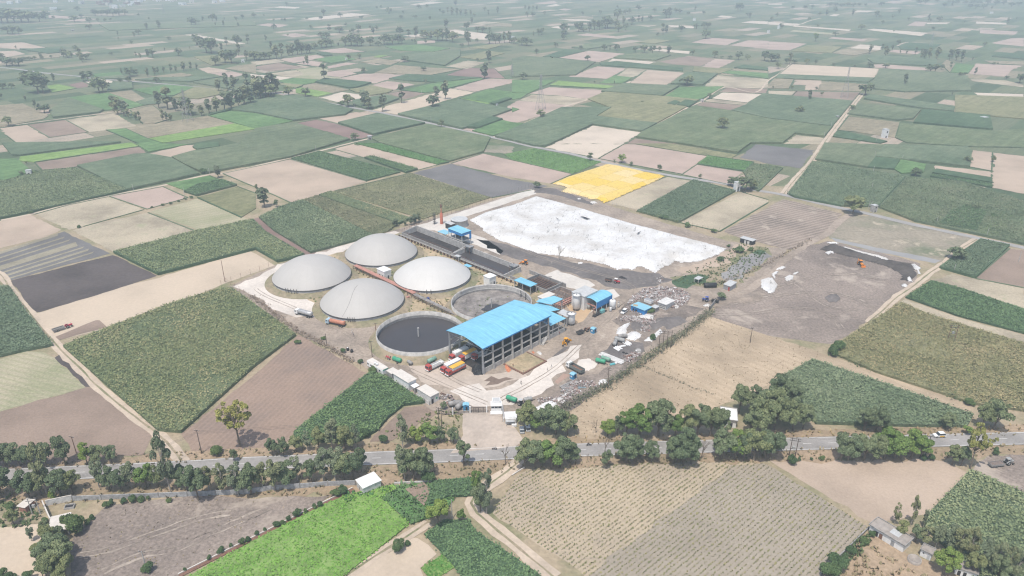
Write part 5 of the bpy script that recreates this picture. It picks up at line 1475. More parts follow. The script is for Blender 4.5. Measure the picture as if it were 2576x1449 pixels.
# heaps ------------------------------------------------------------
def heap_mesh(P, H, edge, res, rough, seed=0, base=.2):
    """grid mound over polygon P (world xy)"""
    P = [Vector((p[0], p[1])) for p in P]
    xs = [p.x for p in P]; ys = [p.y for p in P]
    gx = np.arange(min(xs) - res, max(xs) + 2 * res, res); gy = np.arange(min(ys) - res, max(ys) + 2 * res, res)
    X, Y = np.meshgrid(gx, gy, indexing='ij')
    D = np.full(X.shape, 1e9)
    for a, b in zip(P, P[1:] + P[:1]):
        d = b - a; L = max(d.length_squared, 1e-9)
        t = np.clip(((X - a.x) * d.x + (Y - a.y) * d.y) / L, 0, 1)
        D = np.minimum(D, np.hypot(X - a.x - t * d.x, Y - a.y - t * d.y))
    ins = in_poly(P, X.ravel(), Y.ravel()).reshape(X.shape)
    g = np.random.default_rng(seed)
    D = np.where(ins, D, -D)
    s = np.clip(D / edge, 0, 1); s = s * s * (3 - 2 * s)
    nz = np.zeros(X.shape)
    for f, a in ((.12, .5), (.3, .3), (.8, .22), (1.7, .14)):
        p1, p2, q = g.uniform(0, 6, 3); c_, s_ = math.cos(q), math.sin(q)
        nz += a * np.sin((X * c_ + Y * s_) * f * 2 + p1 + 1.5 * np.sin((Y * c_ - X * s_) * f * 1.3 + p2))
    nz += g.normal(0, .22, X.shape)
    Z = base + H * s + rough * nz * np.clip(s * 2, 0, 1)
    keep = D > -res * .3
    idx = -np.ones(X.shape, int)
    use = np.zeros(X.shape, bool)
    q = keep[:-1, :-1] & keep[1:, :-1] & keep[1:, 1:] & keep[:-1, 1:]
    for a, b in ((0, 0), (1, 0), (1, 1), (0, 1)):
        use[a:a + q.shape[0], b:b + q.shape[1]] |= q
    idx[use] = np.arange(use.sum())
    V = np.stack([X[use], Y[use], Z[use]], 1)
    I, J = np.nonzero(q)
    Fq = np.stack([idx[I, J], idx[I + 1, J], idx[I + 1, J + 1], idx[I, J + 1]], 1)
    return V, Fq

def heap(name, label, cat, P, H, edge, res, rough, mat, group=None, seed=1, base=.2, smooth=True, parent=None):
    V, Fq = heap_mesh(P, H, edge, res, rough, seed, base)
    c0 = Vector((float(V[:, 0].mean()), float(V[:, 1].mean()), 0)) if parent is None else Vector((0, 0, 0))
    me = bpy.data.meshes.new(name)
    me.from_pydata([tuple(v) for v in (V - np.array(c0)[None])], [], [tuple(int(i) for i in f) for f in Fq])
    me.materials.append(mat)
    if smooth: me.polygons.foreach_set('use_smooth', [True] * len(me.polygons))
    me.update()
    o = link(bpy.data.objects.new(name, me), parent)
    o.location = c0
    if label: tag(o, label, cat, group)
    return o
heap('black_heap', 'black digestate heap filling the blue shed floor', 'heap', [L2(*p) for p in ((6.5, 1.2), (40, 1.2), (40, 19.8), (15, 19.8), (11, 13))], 2.2, 3.5, .8, .35, M_heap)
heap('rag_heap', 'ragged black waste heap at the shed corner', 'heap', [L2(*p) for p in ((-3.6, 1.6), (-.6, -.4), (3.4, 1.2), (3.4, 6), (1, 7.8), (-2.2, 4.8))], 1.5, 1.2, .38, .55, M_black, smooth=False)

# low blue roofs behind the shed
def lean_roof(name, label, pts, z, mat, cols, wallmat=None, skirt=.5, group=None, th=.12, slope=(0, 0)):
    """flat sheet roof on posts; pts in site grid"""
    cx = sum(p[0] for p in pts) / len(pts); cy = sum(p[1] for p in pts) / len(pts)
    t = site(name, label, 'canopy', cx, cy, group)
    q = [(p[0] - cx, p[1] - cy) for p in pts]
    zf = lambda x, y: z + slope[0] * x + slope[1] * y
    m = MB(); n = len(q)
    A = sum(q[i][0] * q[(i + 1) % n][1] - q[(i + 1) % n][0] * q[i][1] for i in range(n))
    if A < 0: q = q[::-1]
    V = [(x, y, zf(x, y) - th) for x, y in q] + [(x, y, zf(x, y)) for x, y in q]
    m.add(V, [tuple(range(n - 1, -1, -1)), tuple(range(n, 2 * n))] + [(i, (i + 1) % n, n + (i + 1) % n, n + i) for i in range(n)])
    m.build('roof', mat, t)
    for x, y in cols: MB().box((x - cx, y - cy, zf(x - cx, y - cy) / 2 - .05), (.35, .35, zf(x - cx, y - cy) - .15)).build('post', M_cwall, t)
    return t
t = lean_roof('blue_canopy', 'low blue roof joined to the back end of the big shed', [(41.6, -.4), (52.2, -.4), (52.2, 12), (41.6, 12)], 7.4, M_blue, [(43.5, 0), (47.5, 0), (51.8, 0), (51.8, 11.5), (43, 11.5)], slope=(-.02, .03))
MB().box((-.1, -5.8, 1.2), (10, .3, 2.4)).build('plinth_wall', M_cwall, t)
for z in (4.2,): MB().box((-.1, -5.8, z), (10, .3, .4)).build('tie_beam', M_cwall, t)
lean_roof('blue_canopy', 'middle blue roof stepping down behind the big shed', [(46, 12.2), (57, 7.6), (57, 12.4), (56.5, 20), (46, 20.5)], 7.0, M_blue, [(56.5, 8.2), (56.3, 19.5), (47, 19.5)])
lean_roof('blue_canopy', 'rear blue roof beside the beige roofed plant room', [(54, 20), (56.7, 12.6), (65.2, 12.6), (64.8, 18), (57, 20.4)], 8.1, M_blue, [(64.8, 13), (64.4, 17.6), (58, 13)])
lean_roof('grey_canopy', 'pale grey sheet roof beside the lower white tank', [(55.8, 2), (60.4, 2), (60.8, 8.6), (55.8, 8.6)], 5.6, M_greyr, [(56.2, 2.4), (60, 2.4), (60, 8.2), (56.2, 8.2)])

def box_house(name, label, cat, x0, x1, y0, y1, h, wall, roof, door=None, wins=(), over=.25, group=None, slope=0.0, rt=.18):
    cx, cy = (x0 + x1) / 2, (y0 + y1) / 2; lx, ly = x1 - x0, y1 - y0
    t = site(name, label, cat, cx, cy, group)
    return house_parts(t, lx, ly, h, wall, roof, door, wins, over, slope, rt)
def house_parts(t, lx, ly, h, wall, roof, door=None, wins=(), over=.25, slope=0.0, rt=.18):
    m = MB()
    m.add([(-lx / 2, -ly / 2, 0), (lx / 2, -ly / 2, 0), (lx / 2, ly / 2, 0), (-lx / 2, ly / 2, 0)] + [(-lx / 2, -ly / 2, h - slope * lx / 2), (lx / 2, -ly / 2, h + slope * lx / 2), (lx / 2, ly / 2, h + slope * lx / 2), (-lx / 2, ly / 2, h - slope * lx / 2)],
          [(0, 1, 5, 4), (1, 2, 6, 5), (2, 3, 7, 6), (3, 0, 4, 7), (4, 5, 6, 7)])
    m.build('wall', wall, t)
    a, b = lx / 2 + over, ly / 2 + over
    m = MB()
    z = lambda x: h + slope * x + .004
    V = [(-a, -b, z(-a)), (a, -b, z(a)), (a, b, z(a)), (-a, b, z(-a))]
    V += [(x, y, q + rt) for x, y, q in V]
    m.add(V, [(3, 2, 1, 0), (4, 5, 6, 7), (0, 1, 5, 4), (1, 2, 6, 5), (2, 3, 7, 6), (3, 0, 4, 7)])
    m.build('roof', roof, t)
    # side: 'x-','y-' are the faces turned to the camera side
    def opening(nm, side, u, z0, w_, h_, mat):
        if side == 'y-': c_, d_ = (u, -ly / 2 - .0, z0 + h_ / 2), (w_, .09, h_)
        elif side == 'x-': c_, d_ = (-lx / 2, u, z0 + h_ / 2), (.09, w_, h_)
        elif side == 'y+': c_, d_ = (u, ly / 2, z0 + h_ / 2), (w_, .09, h_)
        else: c_, d_ = (lx / 2, u, z0 + h_ / 2), (.09, w_, h_)
        return MB().box(c_, d_).build(nm, mat, t)
    if door: opening('door', *door)
    for w_ in wins: opening('window', *w_)
    return t
box_house('plant_room', 'small beige roofed white plant room behind the blue roofs', 'building', 61.9, 69.9, 22, 26, 5.8, M_white, M_cream)
box_house('control_hut', 'white control hut between the domes on the pipe rack', 'hut', 28.4, 33.0, 106.4, 112.6, 4.9, M_white, M_white, ('y-', .3, 0, .9, 2.1, M_glass), [('x-', 1.2, 1.6, 1.1, .9, M_glass), ('x-', -1.6, 1.6, .8, .8, M_glass)])
box_house('control_hut', 'white control hut beside the half empty open tank', 'hut', 62.0, 66.8, 60.4, 64.9, 4.9, M_white, M_white, ('y-', 1.0, 0, .9, 2.1, M_glass), [('y-', -1.2, 1.5, .8, .8, M_greyr)])
t = lean_roof('blue_canopy', 'separate blue canopy at the end of the basins', [(69.2, 37.8), (74.5, 37.8), (74.5, 49.7), (69.2, 49.7)], 5.0, M_blue, [(69.6, 38.2), (74, 38.2), (74, 49.3), (69.6, 49.3), (69.6, 43.8)])
MB().box((2.2, 0, 1.7), (.2, 11, 3.3)).build('dark_screen', M_dark, t)
t = box_house('warehouse', 'white warehouse with pale grey roof beside the blue gable', 'building', 74.8, 85.0, 7.3, 15.2, 7.6, M_white, M_greyr, slope=0)
# curved blue roofed compressor shed
t = site('blue_gable_shed', 'blue walled compressor shed with ridged blue roof and open end', 'shed', 82.5, 4.6)
m = MB()
for zoff, flip in ((0, False), (-.12, True)):
    V = []
    for x in (-6.3, 6.3):
        for y, z in ((-3.9, 6.3), (-2.4, 7.0), (-.2, 7.35), (2.2, 7.0), (3.9, 6.3)): V.append((x, y, z + zoff))
    F_ = [(k, k + 5, k + 6, k + 1) for k in range(4)]
    m.add(V, [f[::-1] for f in F_] if not flip else F_)
m.build('roof', M_blue, t)
MB().box((0, -3.8, 4.6), (12.3, .12, 3.4)).build('side_sheeting', M_bluew, t)
MB().box((6.2, 0, 3.4), (.12, 7.4, 6.2)).build('end_wall', M_bluew, t)
for x in (-6, -2, 2, 6):
    for y in (-3.7, 3.7): MB().box((x, y, 3.1), (.25, .25, 6.2)).build('post', M_white, t)
m = MB().lathe([(.02, 0), (1.0, 0), (1.0, 3.2), (.02, 3.5)], (-3, .5, .2), 14).lathe([(.02, 0), (.8, 0), (.8, 2.4), (.02, 2.6)], (-4.6, 2, .2), 14)
m.build('vessel', M_gtank, t)

def vtank(x, y, r_, h, label, mat, skirt=1.0, ladder=False):
    t = site('white_vertical_tank', label, 'tank', x, y, 'white vertical tanks')
    MB().lathe([(.02, skirt), (r_ * .75, skirt), (r_, skirt + .35), (r_, h - .5), (r_ * .9, h - .2), (r_ * .45, h), (.02, h + .02)], n=24).build('vessel', mat, t)
    for k in range(4):
        a = k * math.pi / 2 + .5
        MB().box((r_ * .8 * math.cos(a), r_ * .8 * math.sin(a), (skirt + .3) / 2 + .1), (.18, .18, skirt + .3)).build('leg', M_steel, t)
    m = MB().tube((0, 0, h), (0, 0, h + .5), .3, .3, 8).tube((r_ + .15, 0, .3), (r_ + .15, 0, h + .6), .07, n=5)
    if ladder: m.lathe([(r_ + .1, h - .1), (r_ + .6, h - .1), (r_ + .6, h), (r_ + .1, h)], n=18)
    m.build('pipework', M_steel, t)
vtank(72.6, 10.4, 1.75, 8.6, 'tallest white vertical tank standing on the orange sand', M_white, 1.2, True)
vtank(59.3, 2.3, 1.75, 6.2, 'white vertical tank at the corner of the blue roofs', M_white, .9, True)
vtank(85.9, -1.6, 1.55, 5.2, 'white vertical tank outside the blue compressor shed', M_white, .6)
for i, (x, y, r_, h, lab) in enumerate(((83.2, -2.6, .6, 2.6, 'small white cylinder next to the compressor shed tank'), (89.5, -2.6, .55, 2.8, 'small cream cylinder at the end of the equipment pad'))):
    vtank(x, y, r_, h, lab, M_white if i == 0 else M_cream, .4)
# pipe rack and skids on the orange sand
t = site('pipe_rack', 'tangle of red oxide and grey pipes behind the tall white tank', 'pipes', 70, 17)
m = MB(); n_ = MB(); q_ = MB()
for k in range(5): m.path([(-6, -1 + k * .8, 2.2 + .3 * (k % 2)), (10, -1 + k * .8, 2.2 + .3 * (k % 2)), (10, -9 - k, 2.2), ], .2, 6)
for k in range(6):
    x = -6 + k * 3
    n_.box((x, -1.4, 1.3), (.18, .18, 2.4)).box((x, 2.6, 1.3), (.18, .18, 2.4)).box((x, .6, 2.0), (.2, 4.2, .2))
for k in range(14):
    x, y = random.uniform(-7, 9), random.uniform(0, 9)
    q_.path([(x, y, .2), (x, y, random.uniform(1.5, 3.5)), (x + random.uniform(-2, 2), y, random.uniform(1.5, 3.2))], .14, 5)
m.build('red_pipes', M_pinkp, t); n_.build('support_frame', M_rust, t); q_.build('grey_pipes', M_steel, t)
t = site('pump_skid', 'turquoise pump unit on a dark pipe skid by the yard road', 'machine', 77.5, -.3)
MB().box((1.8, -.3, 1.1), (2.6, 1.5, 1.7), bev=.15).build('pump_cover', paint('turquoise', (.16, .42, .42), .5, .25), t)
m = MB().box((0, 0, .3), (9.5, 1.9, .25))
for k in range(7): m.tube((-4.4 + k * 1.4, .5, .4), (-4.4 + k * 1.4, .5, 1.6), .13, n=6).tube((-4.4 + k * 1.4, .5, 1.5), (-3.2 + k * 1.4, -.6, 1.1), .1, n=5)
m.tube((-4.7, -.7, .7), (4.6, -.7, .7), .18, n=6)
m.build('skid_frame', M_dark, t)
t = site('gas_pipe_gantry', 'red oxide pipe gantry crossing the orange sand', 'pipes', 78.5, 7.2)
m = MB(); 
for dz in (0, .4): m.path([(-5, 6, 3 + dz), (-1, 2, 3 + dz), (-1, -6, 3 + dz), (-4, -6, 3 + dz), (-4, -6, .4)], .16, 6)
m.build('pipes', M_pinkp, t)
m = MB()
for x, y in ((-5, 6), (-1, 2), (-1, -2), (-1, -6)): m.box((x, y, 1.6), (.2, .2, 3.1))
m.build('support_frame', M_rust, t)

# long pipe conveyor between the domes
t = site('pipe_gallery', 'long red oxide pipe gallery running between the domes and tanks', 'pipes', 26, 84)
m = MB(); d_ = MB(); g_ = MB()
for k in range(6): m.tube((-1 + .4 * k, 46, 2.5 + .12 * (k % 2)), (-.6 + .4 * k, -6, 2.5 + .12 * (k % 2)), .19, n=6, caps=False)
for k in range(5): g_.tube((-1 + .45 * k, -6.2, 2.3), (-1 + .45 * k, -47, 2.3), .17, n=6, caps=False)
for k in range(32):
    y = 46 - k * 3
    for x in (-1.3, 1.7): d_.box((x, y, 1.2), (.2, .2, 2.2))
    d_.box((.2, y, 2.15), (3.2, .2, .2))
for x in (-1.4, 1.8): d_.box((x, 0, 2.9), (.07, 93, .07))
for x in (-1.4, 1.8):
    for k in range(24): d_.box((x, 46 - k * 4, 2.6), (.07, .07, .7))
m.build('red_pipes', M_pinkp, t); g_.build('grey_pipes', M_cdark, t); d_.build('support_frame', M_rust, t)
for lab, x, y, mt in (('orange valve box beside the dome gallery', 23, 79.5, M_pinkp), ('blue motor beside the pipe gallery', 29, 71, M_trblue)):
    t = site('valve_unit', lab, 'machine', x, y)
    MB().box((0, 0, .9), (1.6, 1.2, 1.3), bev=.12).build('casing', mt, t)
    MB().tube((0, 0, 1.5), (0, 0, 2.1), .15).tube((-.9, 0, .5), (.9, 0, .5), .18).build('fittings', M_steel, t)

# concrete basins
def basin(label, x0, x1, y0, y1, zb, zf, sludge):
    cx, cy = (x0 + x1) / 2, (y0 + y1) / 2
    t = site('concrete_basin', label, 'basin', cx, cy, 'concrete slurry basins')
    lx, ly = x1 - x0, y1 - y0
    MB().box((lx / 2, 0, zb / 2), (.45, ly + .4, zb)).build('back_wall', M_cwall, t)
    MB().box((-lx / 2, 0, zf / 2), (.45, ly + .4, zf)).build('front_wall', M_cdark, t)
    for y in (ly / 2, -ly / 2):
        m = MB(); q = .22
        V = [(-lx / 2 + .23, y - q, 0), (lx / 2 - .23, y - q, 0), (lx / 2 - .23, y + q, 0), (-lx / 2 + .23, y + q, 0)]
        V += [(v[0], v[1], (zb if v[0] > 0 else zf) - .01) for v in V]
        m.add(V, [(3, 2, 1, 0), (4, 5, 6, 7), (0, 1, 5, 4), (1, 2, 6, 5), (2, 3, 7, 6), (3, 0, 4, 7)])
        m.build('end_wall', M_cwall, t)
    MB().box((0, 0, .3), (lx - .4, ly - .5, .3)).build('sludge_surface', M_sludge if sludge else M_heap, t)
    m = MB()
    for k in range(int(ly / 2.2)):
        y = ly / 2 - 1 - k * 2.2
        m.tube((-lx / 2, y, zf), (-lx / 2, y, zf + 1.1), .05, n=4)
    m.box((-lx / 2, 0, zf + 1.1), (.07, ly, .07)).box((-lx / 2, 0, zf + .6), (.06, ly, .06))
    m.build('railing', M_rust, t)
    return t
b1 = basin('deep concrete basin nearest the flare stack, with brown sludge', 75.6, 87.2, 104.8, 152, 4.2, 2.8, False)
m = MB()
for k in range(7): m.tube((-5.8 + k * 1.93, 23.6, 3.0 + k * .2), (-5.8 + k * 1.93, 23.6, 4.6 + k * .2), .05, n=4)
m.tube((-5.8, 23.6, 4.5), (5.8, 23.6, 5.7), .06, n=4); m.build('end_railing', M_rust, b1)
b2 = basin('long concrete basin of black sludge beside the whitest dome', 74.2, 87.2, 62, 104.3, 3.4, 2.6, True)
t = site('pipe_run', 'grey twin pipe run along the front of the basins', 'pipes', 73.4, 106)
m = MB(); d_ = MB()
for k in range(3): m.tube((-.3 + .4 * k, 46, 2.1), (-.3 + .4 * k, -66, 2.1), .16, n=6, caps=False)
for k in range(38): d_.box((.1, 46 - k * 3, 1.05), (1.3, .16, 1.9))
m.build('pipes', M_cdark, t); d_.build('support_frame', M_rust, t)
for lab, x, y in (('rusty slurry chute at the corner between both basins', 86, 102), ('rusty slurry chute at the far end of the black basin', 84, 64)):
    t = site('slurry_hopper', lab, 'hopper', x, y)
    MB().add([(-2, -2, 4.6), (2, -2, 4.6), (2, 2, 4.6), (-2, 2, 4.6), (-.4, -.4, 1.8), (.4, -.4, 1.8), (.4, .4, 1.8), (-.4, .4, 1.8)], [(0, 1, 5, 4)[::-1], (1, 2, 6, 5)[::-1], (2, 3, 7, 6)[::-1], (3, 0, 4, 7)[::-1], (4, 5, 6, 7)]).build('funnel', M_steel, t)
    m = MB()
    for sx in (-1.8, 1.8):
        for sy in (-1.8, 1.8): m.box((sx, sy, 2.3), (.2, .2, 4.5))
    m.build('frame', M_rust, t)
t = lean_roof('valve_canopy', 'little grey sheet canopy on the basin pipe run', [(72, 96), (74.6, 96), (74.6, 99.5), (72, 99.5)], 3.6, M_greyr, [(72.2, 96.2), (74.4, 99.3)])
lean_roof('blue_canopy', 'tiny blue canopy behind the whitest dome', [(67.5, 82.5), (70.2, 82.5), (70.2, 87), (67.5, 87)], 2.8, M_blue, [(67.7, 82.7), (70, 86.8), (67.7, 86.8)])
# trenches and walls beyond the basins
t = site('concrete_pit', 'roofless concrete pit walls with rusty pipes beside the blue canopy', 'pit', 84, 46)
m = MB().box((-8, 0, 1.3), (.4, 26, 2.6)).box((5, -2, 1.2), (.4, 26, 2.4)).box((-1.5, -13, 1.4), (13, .4, 2.8)).box((-1.5, 4, 1.2), (12.6, .4, 2.4))
m.build('walls', M_cdark, t)
m = MB()
for k in range(7): m.tube((-6 + k * 1.6, -12, 1.2), (-6 + k * 1.6, 3, 1.5), .16, n=5)
m.build('rusty_pipes', M_rust, t)
MB().box((-1.5, -4, .3), (12, 17, .12)).build('pit_floor', M_heap, t)
t = site('concrete_pit', 'grey concrete trough walls between blue canopy and white warehouse', 'pit', 80, 24)
m = MB().box((-6, 0, 1.2), (.4, 14, 2.4)).box((5, 0, 1.1), (.4, 14, 2.2)).box((-.5, 7, 1.2), (11, .4, 2.4)).box((-.5, -7, 1.2), (11, .4, 2.4)).box((0, 0, 1.2), (.3, 13.4, 2.3))
m.build('walls', M_cdark, t)
m = MB()
for k in range(9): m.tube((-6 + 1.2 * k, -6, 2.5), (-6 + 1.2 * k, 6, 2.5), .12, n=5).tube((-6 + 1.2 * k, -6.8, 2.4), (-6 + 1.2 * k, -6.8, 3.6), .05, n=4)
m.build('rusty_pipes', M_rust, t)
# pump house
t = site('pump_house', 'tall blue roofed pump house on concrete legs above the basin', 'building', 92.9, 118)
m = MB()
V = [(-3.9, -6.2, 8.7), (3.9, -6.2, 8.7), (3.9, 6.4, 8.9), (-3.9, 6.4, 8.9)]
m.add(V + [(v[0], v[1], v[2] + .15) for v in V], [(3, 2, 1, 0), (4, 5, 6, 7), (0, 1, 5, 4), (1, 2, 6, 5), (2, 3, 7, 6), (3, 0, 4, 7)]).build('roof', M_blue, t)
MB().box((-3.75, 0, 7.9), (.1, 12, 1.6)).build('front_fascia', M_bluew, t)
MB().box((0, -6.05, 7.9), (7.4, .1, 1.6)).box((3, -6.05, 5.6), (1.6, .1, 3.2)).build('side_fascia', M_bluew, t)
for x in (-3.5, 3.5):
    for y in (-5.8, 0, 6): MB().box((x, y, 4.3), (.3, .3, 8.6)).build('post', M_whited, t)
MB().box((0, 0, 3.6), (7.4, 12, .3)).build('deck', M_cdark, t)
MB().box((-3.2, -2, 1.9), (.5, 8, 3.3)).build('pier_wall', M_cwall, t)
MB().box((.5, 1, 4.6), (3, 5, 1.7), bev=.2).build('pump_unit', M_dark, t)
lean_roof('blue_canopy', 'pale blue low canopy beside the tall pump house', [(88, 125.4), (93.2, 125.4), (93.2, 133), (88, 133)], 5.0, M_blue2, [(88.4, 125.8), (92.8, 125.8), (92.8, 132.6), (88.4, 132.6)])
# flare, round tank, small shed
t = site('flare_stack', 'red oxide gas flare stack beside the concrete road', 'flare stack', 107.3, 151.8)
MB().lathe([(1.0, 0), (.95, 7.2), (.5, 7.6), (.3, 8.2), (.28, 11.2)], n=14).build('stack', M_stack, t)
MB().lathe([(.32, 11.0), (.62, 11.3), (.62, 13.0), (.3, 13.3)], n=12).build('burner', M_rust, t)
m = MB()
for x, y in ((-4.2, 2.2), (-3, 2.2), (-3, 3.4), (-4.2, 3.4)): m.tube((x, y, 0), (x, y, 8), .09, n=4)
for k in range(7): m.box((-3.6, 2.8, 1 + k * 1.1), (1.3, 1.3, .08))
m.build('ladder_tower', M_dark, t)
t = site('round_steel_tank', 'squat round grey steel tank with flat lid near the flare', 'tank', 112.9, 141)
MB().lathe([(5.3, 0), (5.3, 4.6), (5.45, 4.6), (5.45, 4.8)], n=40).build('shell', M_greyr, t)
MB().lathe([(5.45, 4.8), (.02, 5.1)], n=40).build('lid', M_greyr, t)
m = MB()
for k in range(16):
    a = k * math.pi / 8; m.box((5.36 * math.cos(a), 5.36 * math.sin(a), 2.3), (.12, .12, 4.5))
m.build('stiffeners', M_steel, t)
box_house('grey_shed', 'small grey roofed dark shed between flare and pump house', 'shed', 103.8, 106.8, 138.4, 144, 3.8, M_dark, M_greyr, slope=.05)

# tarpaulin covered heaps
def tarp_mat(name, c, crease=True):
    m, nt, bs = newmat(name)
    P = pos(nt)
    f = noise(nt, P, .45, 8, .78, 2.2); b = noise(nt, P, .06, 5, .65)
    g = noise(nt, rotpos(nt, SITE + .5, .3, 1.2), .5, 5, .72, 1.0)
    out = ramp(nt, f, [(.31, mul(c, .42)), (.40, mul(c, .86)), (.52, c), (.8, mul(c, 1.12))])  # crease shade painted into the colour by the dark end of the ramp
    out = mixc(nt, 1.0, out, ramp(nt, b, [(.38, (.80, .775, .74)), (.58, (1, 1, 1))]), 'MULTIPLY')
    out = mixc(nt, 1.0, out, ramp(nt, g, [(.345, (.42, .41, .40)), (.41, (1, 1, 1))]), 'MULTIPLY')  # fold shade and small grey marks, both painted as dark streaks
    nt.links.new(out, bs.inputs['Base Color']); bs.inputs['Roughness'].default_value = .6
    bump(nt, bs, f, .5, .4)
    return m
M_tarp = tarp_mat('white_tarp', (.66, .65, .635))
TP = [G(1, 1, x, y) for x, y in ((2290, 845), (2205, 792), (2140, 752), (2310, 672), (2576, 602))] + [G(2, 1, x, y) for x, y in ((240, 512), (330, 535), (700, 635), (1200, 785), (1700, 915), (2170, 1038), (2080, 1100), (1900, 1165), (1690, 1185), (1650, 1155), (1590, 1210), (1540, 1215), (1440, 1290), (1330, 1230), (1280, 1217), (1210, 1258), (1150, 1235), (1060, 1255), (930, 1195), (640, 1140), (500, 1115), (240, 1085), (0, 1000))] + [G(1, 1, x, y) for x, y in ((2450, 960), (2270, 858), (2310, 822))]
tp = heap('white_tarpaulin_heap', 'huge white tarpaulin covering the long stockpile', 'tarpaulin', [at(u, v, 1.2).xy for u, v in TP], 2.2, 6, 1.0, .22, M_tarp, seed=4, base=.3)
TI = tp.matrix_basis.inverted()
def tear(pts, z):
    P = [at(*G(2, 1, x, y), z) - tp.location for x, y in pts]
    MB().poly([(p.x, p.y) for p in P], z + .35).build('torn_gap', M_heap, tp)
tear(((680, 730), (720, 735), (790, 757), (750, 758)), 2.9); tear(((440, 745), (480, 765), (455, 760)), 2.9); tear(((1250, 905), (1300, 880), (1275, 905)), 2.9)
m, nt, bs = newmat('yellow_tarp')
br = nt.nodes.new('ShaderNodeTexBrick'); nt.links.new(rotpos(nt, SITE - R(2), 1 / 17.0, 1 / 15.0), br.inputs['Vector'])
br.inputs['Scale'].default_value = 1; br.inputs['Brick Width'].default_value = 1.0; br.inputs['Row Height'].default_value = 1.0; br.inputs['Mortar Size'].default_value = .012; br.offset = .35
br.inputs['Color1'].default_value = (.71, .49, .065, 1); br.inputs['Color2'].default_value = (.72, .57, .30, 1); br.inputs['Mortar'].default_value = (.55, .36, .06, 1)
cr = nt.nodes.new('ShaderNodeMapRange')
f = noise(nt, pos(nt), .8, 6, .72, 1.2)
out = mixc(nt, 1.0, br.outputs['Color'], ramp(nt, f, [(.32, (.45, .4, .35)), (.42, (.86, .86, .86)), (.55, (1, 1, 1)), (.8, (1.08, 1.08, 1.08))]), 'MULTIPLY')
nt.links.new(out, bs.inputs['Base Color']); bs.inputs['Roughness'].default_value = .6; bump(nt, bs, f, .5, .5)
YP = [G(2, 1, x, y) for x, y in ((400, 390), (560, 320), (780, 250), (950, 195), (1120, 222), (1320, 268), (1545, 315), (1430, 375), (1180, 480), (1010, 560), (930, 590), (905, 575), (860, 545), (790, 550), (730, 525), (640, 500), (490, 470), (550, 430), (500, 412))]
heap('yellow_tarpaulin_heap', 'bright yellow patched tarpaulin sheet covering a low stockpile', 'tarpaulin', [at(u, v, 1.0).xy for u, v in YP], 1.8, 5, 1.2, .22, m, seed=8, base=.3)

# plastic strips and sheets on the mud lots
def sheet_heap(cell, txt, label, H=.7, mat=None, edge=1.2, res=.55, rough=.25, group='white plastic sheets'):
    P = [at(*uv).xy for uv in pts_of(cell, txt)]
    return heap('plastic_sheet', label, 'plastic sheet', P, H, edge, res, rough, mat or M_tarp, group, seed=int(P[0].x) % 50)
c = (3, 1)
sheet_heap(c, '750 1038 770 1036 900 1075 1030 1108 1120 1130 1215 1162 1200 1205 1165 1205 1175 1175 1080 1140 900 1100 760 1055', 'long white plastic strip along the black bank')
sheet_heap(c, '590 995 650 988 720 1000 700 1008 600 1003', 'thin white plastic strip by the mud lot entry')
sheet_heap(c, '575 1090 620 1078 665 1090 660 1118 640 1095 615 1120 580 1110', 'curled white plastic scrap near the long strip')
sheet_heap(c, '1440 1208 1480 1215 1545 1255 1520 1275 1540 1310 1510 1315 1500 1275 1470 1265', 'white plastic scrap by the eastern dirt lane, upper')
sheet_heap(c, '1385 1350 1430 1315 1465 1330 1440 1345 1455 1390 1410 1385', 'white plastic scrap by the eastern dirt lane, middle')
sheet_heap(c, '1340 1415 1380 1408 1410 1430 1390 1449 1345 1440', 'white plastic scrap by the eastern dirt lane, lowest')
sheet_heap(c, '80 1260 130 1235 190 1240 150 1262 90 1275', 'narrow white plastic scrap on the grey mud')
sheet_heap(c, '35 1310 75 1282 110 1290 70 1325 80 1355 60 1360', 'hooked white plastic scrap on the grey mud')
sheet_heap(c, '165 1345 215 1315 260 1330 250 1365 180 1390', 'rounded white plastic pile on the grey mud')
sheet_heap(c, '250 1300 290 1287 320 1295 280 1320 250 1315', 'small oval white plastic scrap on the grey mud')
sheet_heap(c, '-75 1370 0 1347 50 1352 100 1425 60 1500 10 1510 -70 1450', 'largest white plastic pile on the grey mud')
c = (2, 2)
sheet_heap(c, '1135 515 1160 460 1215 435 1270 445 1305 475 1290 505 1245 535 1190 530', 'smooth white sheeted mound by the grey tank trailers', 1.3, edge=3, rough=.1)
sheet_heap(c, '1320 538 1400 470 1470 410 1515 418 1520 450 1470 490 1410 545', 'white sheeted mound beside the four poles', 1.1, edge=2.5, rough=.12)
sheet_heap(c, '1045 470 1060 410 1130 370 1185 345 1190 375 1150 420 1160 470 1080 475', 'crumpled white sheets beside the dark heap', .9, rough=.4)
sheet_heap(c, '860 985 880 930 920 918 965 925 968 965 930 960', 'crumpled white sheet against the scrub hedge', .8, rough=.35)
sheet_heap(c, '240 1200 330 1160 400 1150 470 1175 440 1215 330 1240 250 1235', 'broken white rubble slab mound near the gate trees', 1.1, rough=.5)
sheet_heap(c, '430 1140 500 1085 600 1030 630 1040 560 1090 480 1160', 'strip of white rubble along the hedge', .7, rough=.5)
sheet_heap(c, '1230 300 1330 255 1440 285 1420 320 1330 310 1240 320', 'white sheets below the blue walled shack', .7, rough=.4)
sheet_heap(c, '1920 180 1960 158 1995 170 1990 195 1930 190', 'white sheet bundle at the gap in the wall', .6, rough=.4)
sheet_heap(c, '1600 190 1650 170 1690 195 1650 215', 'white sheet beside the pale roofed shed', .6, rough=.4)
sheet_heap((2, 1), '655 1195 700 1190 730 1205 670 1212', 'white scrap on the dark yard below the tarpaulin', .5)
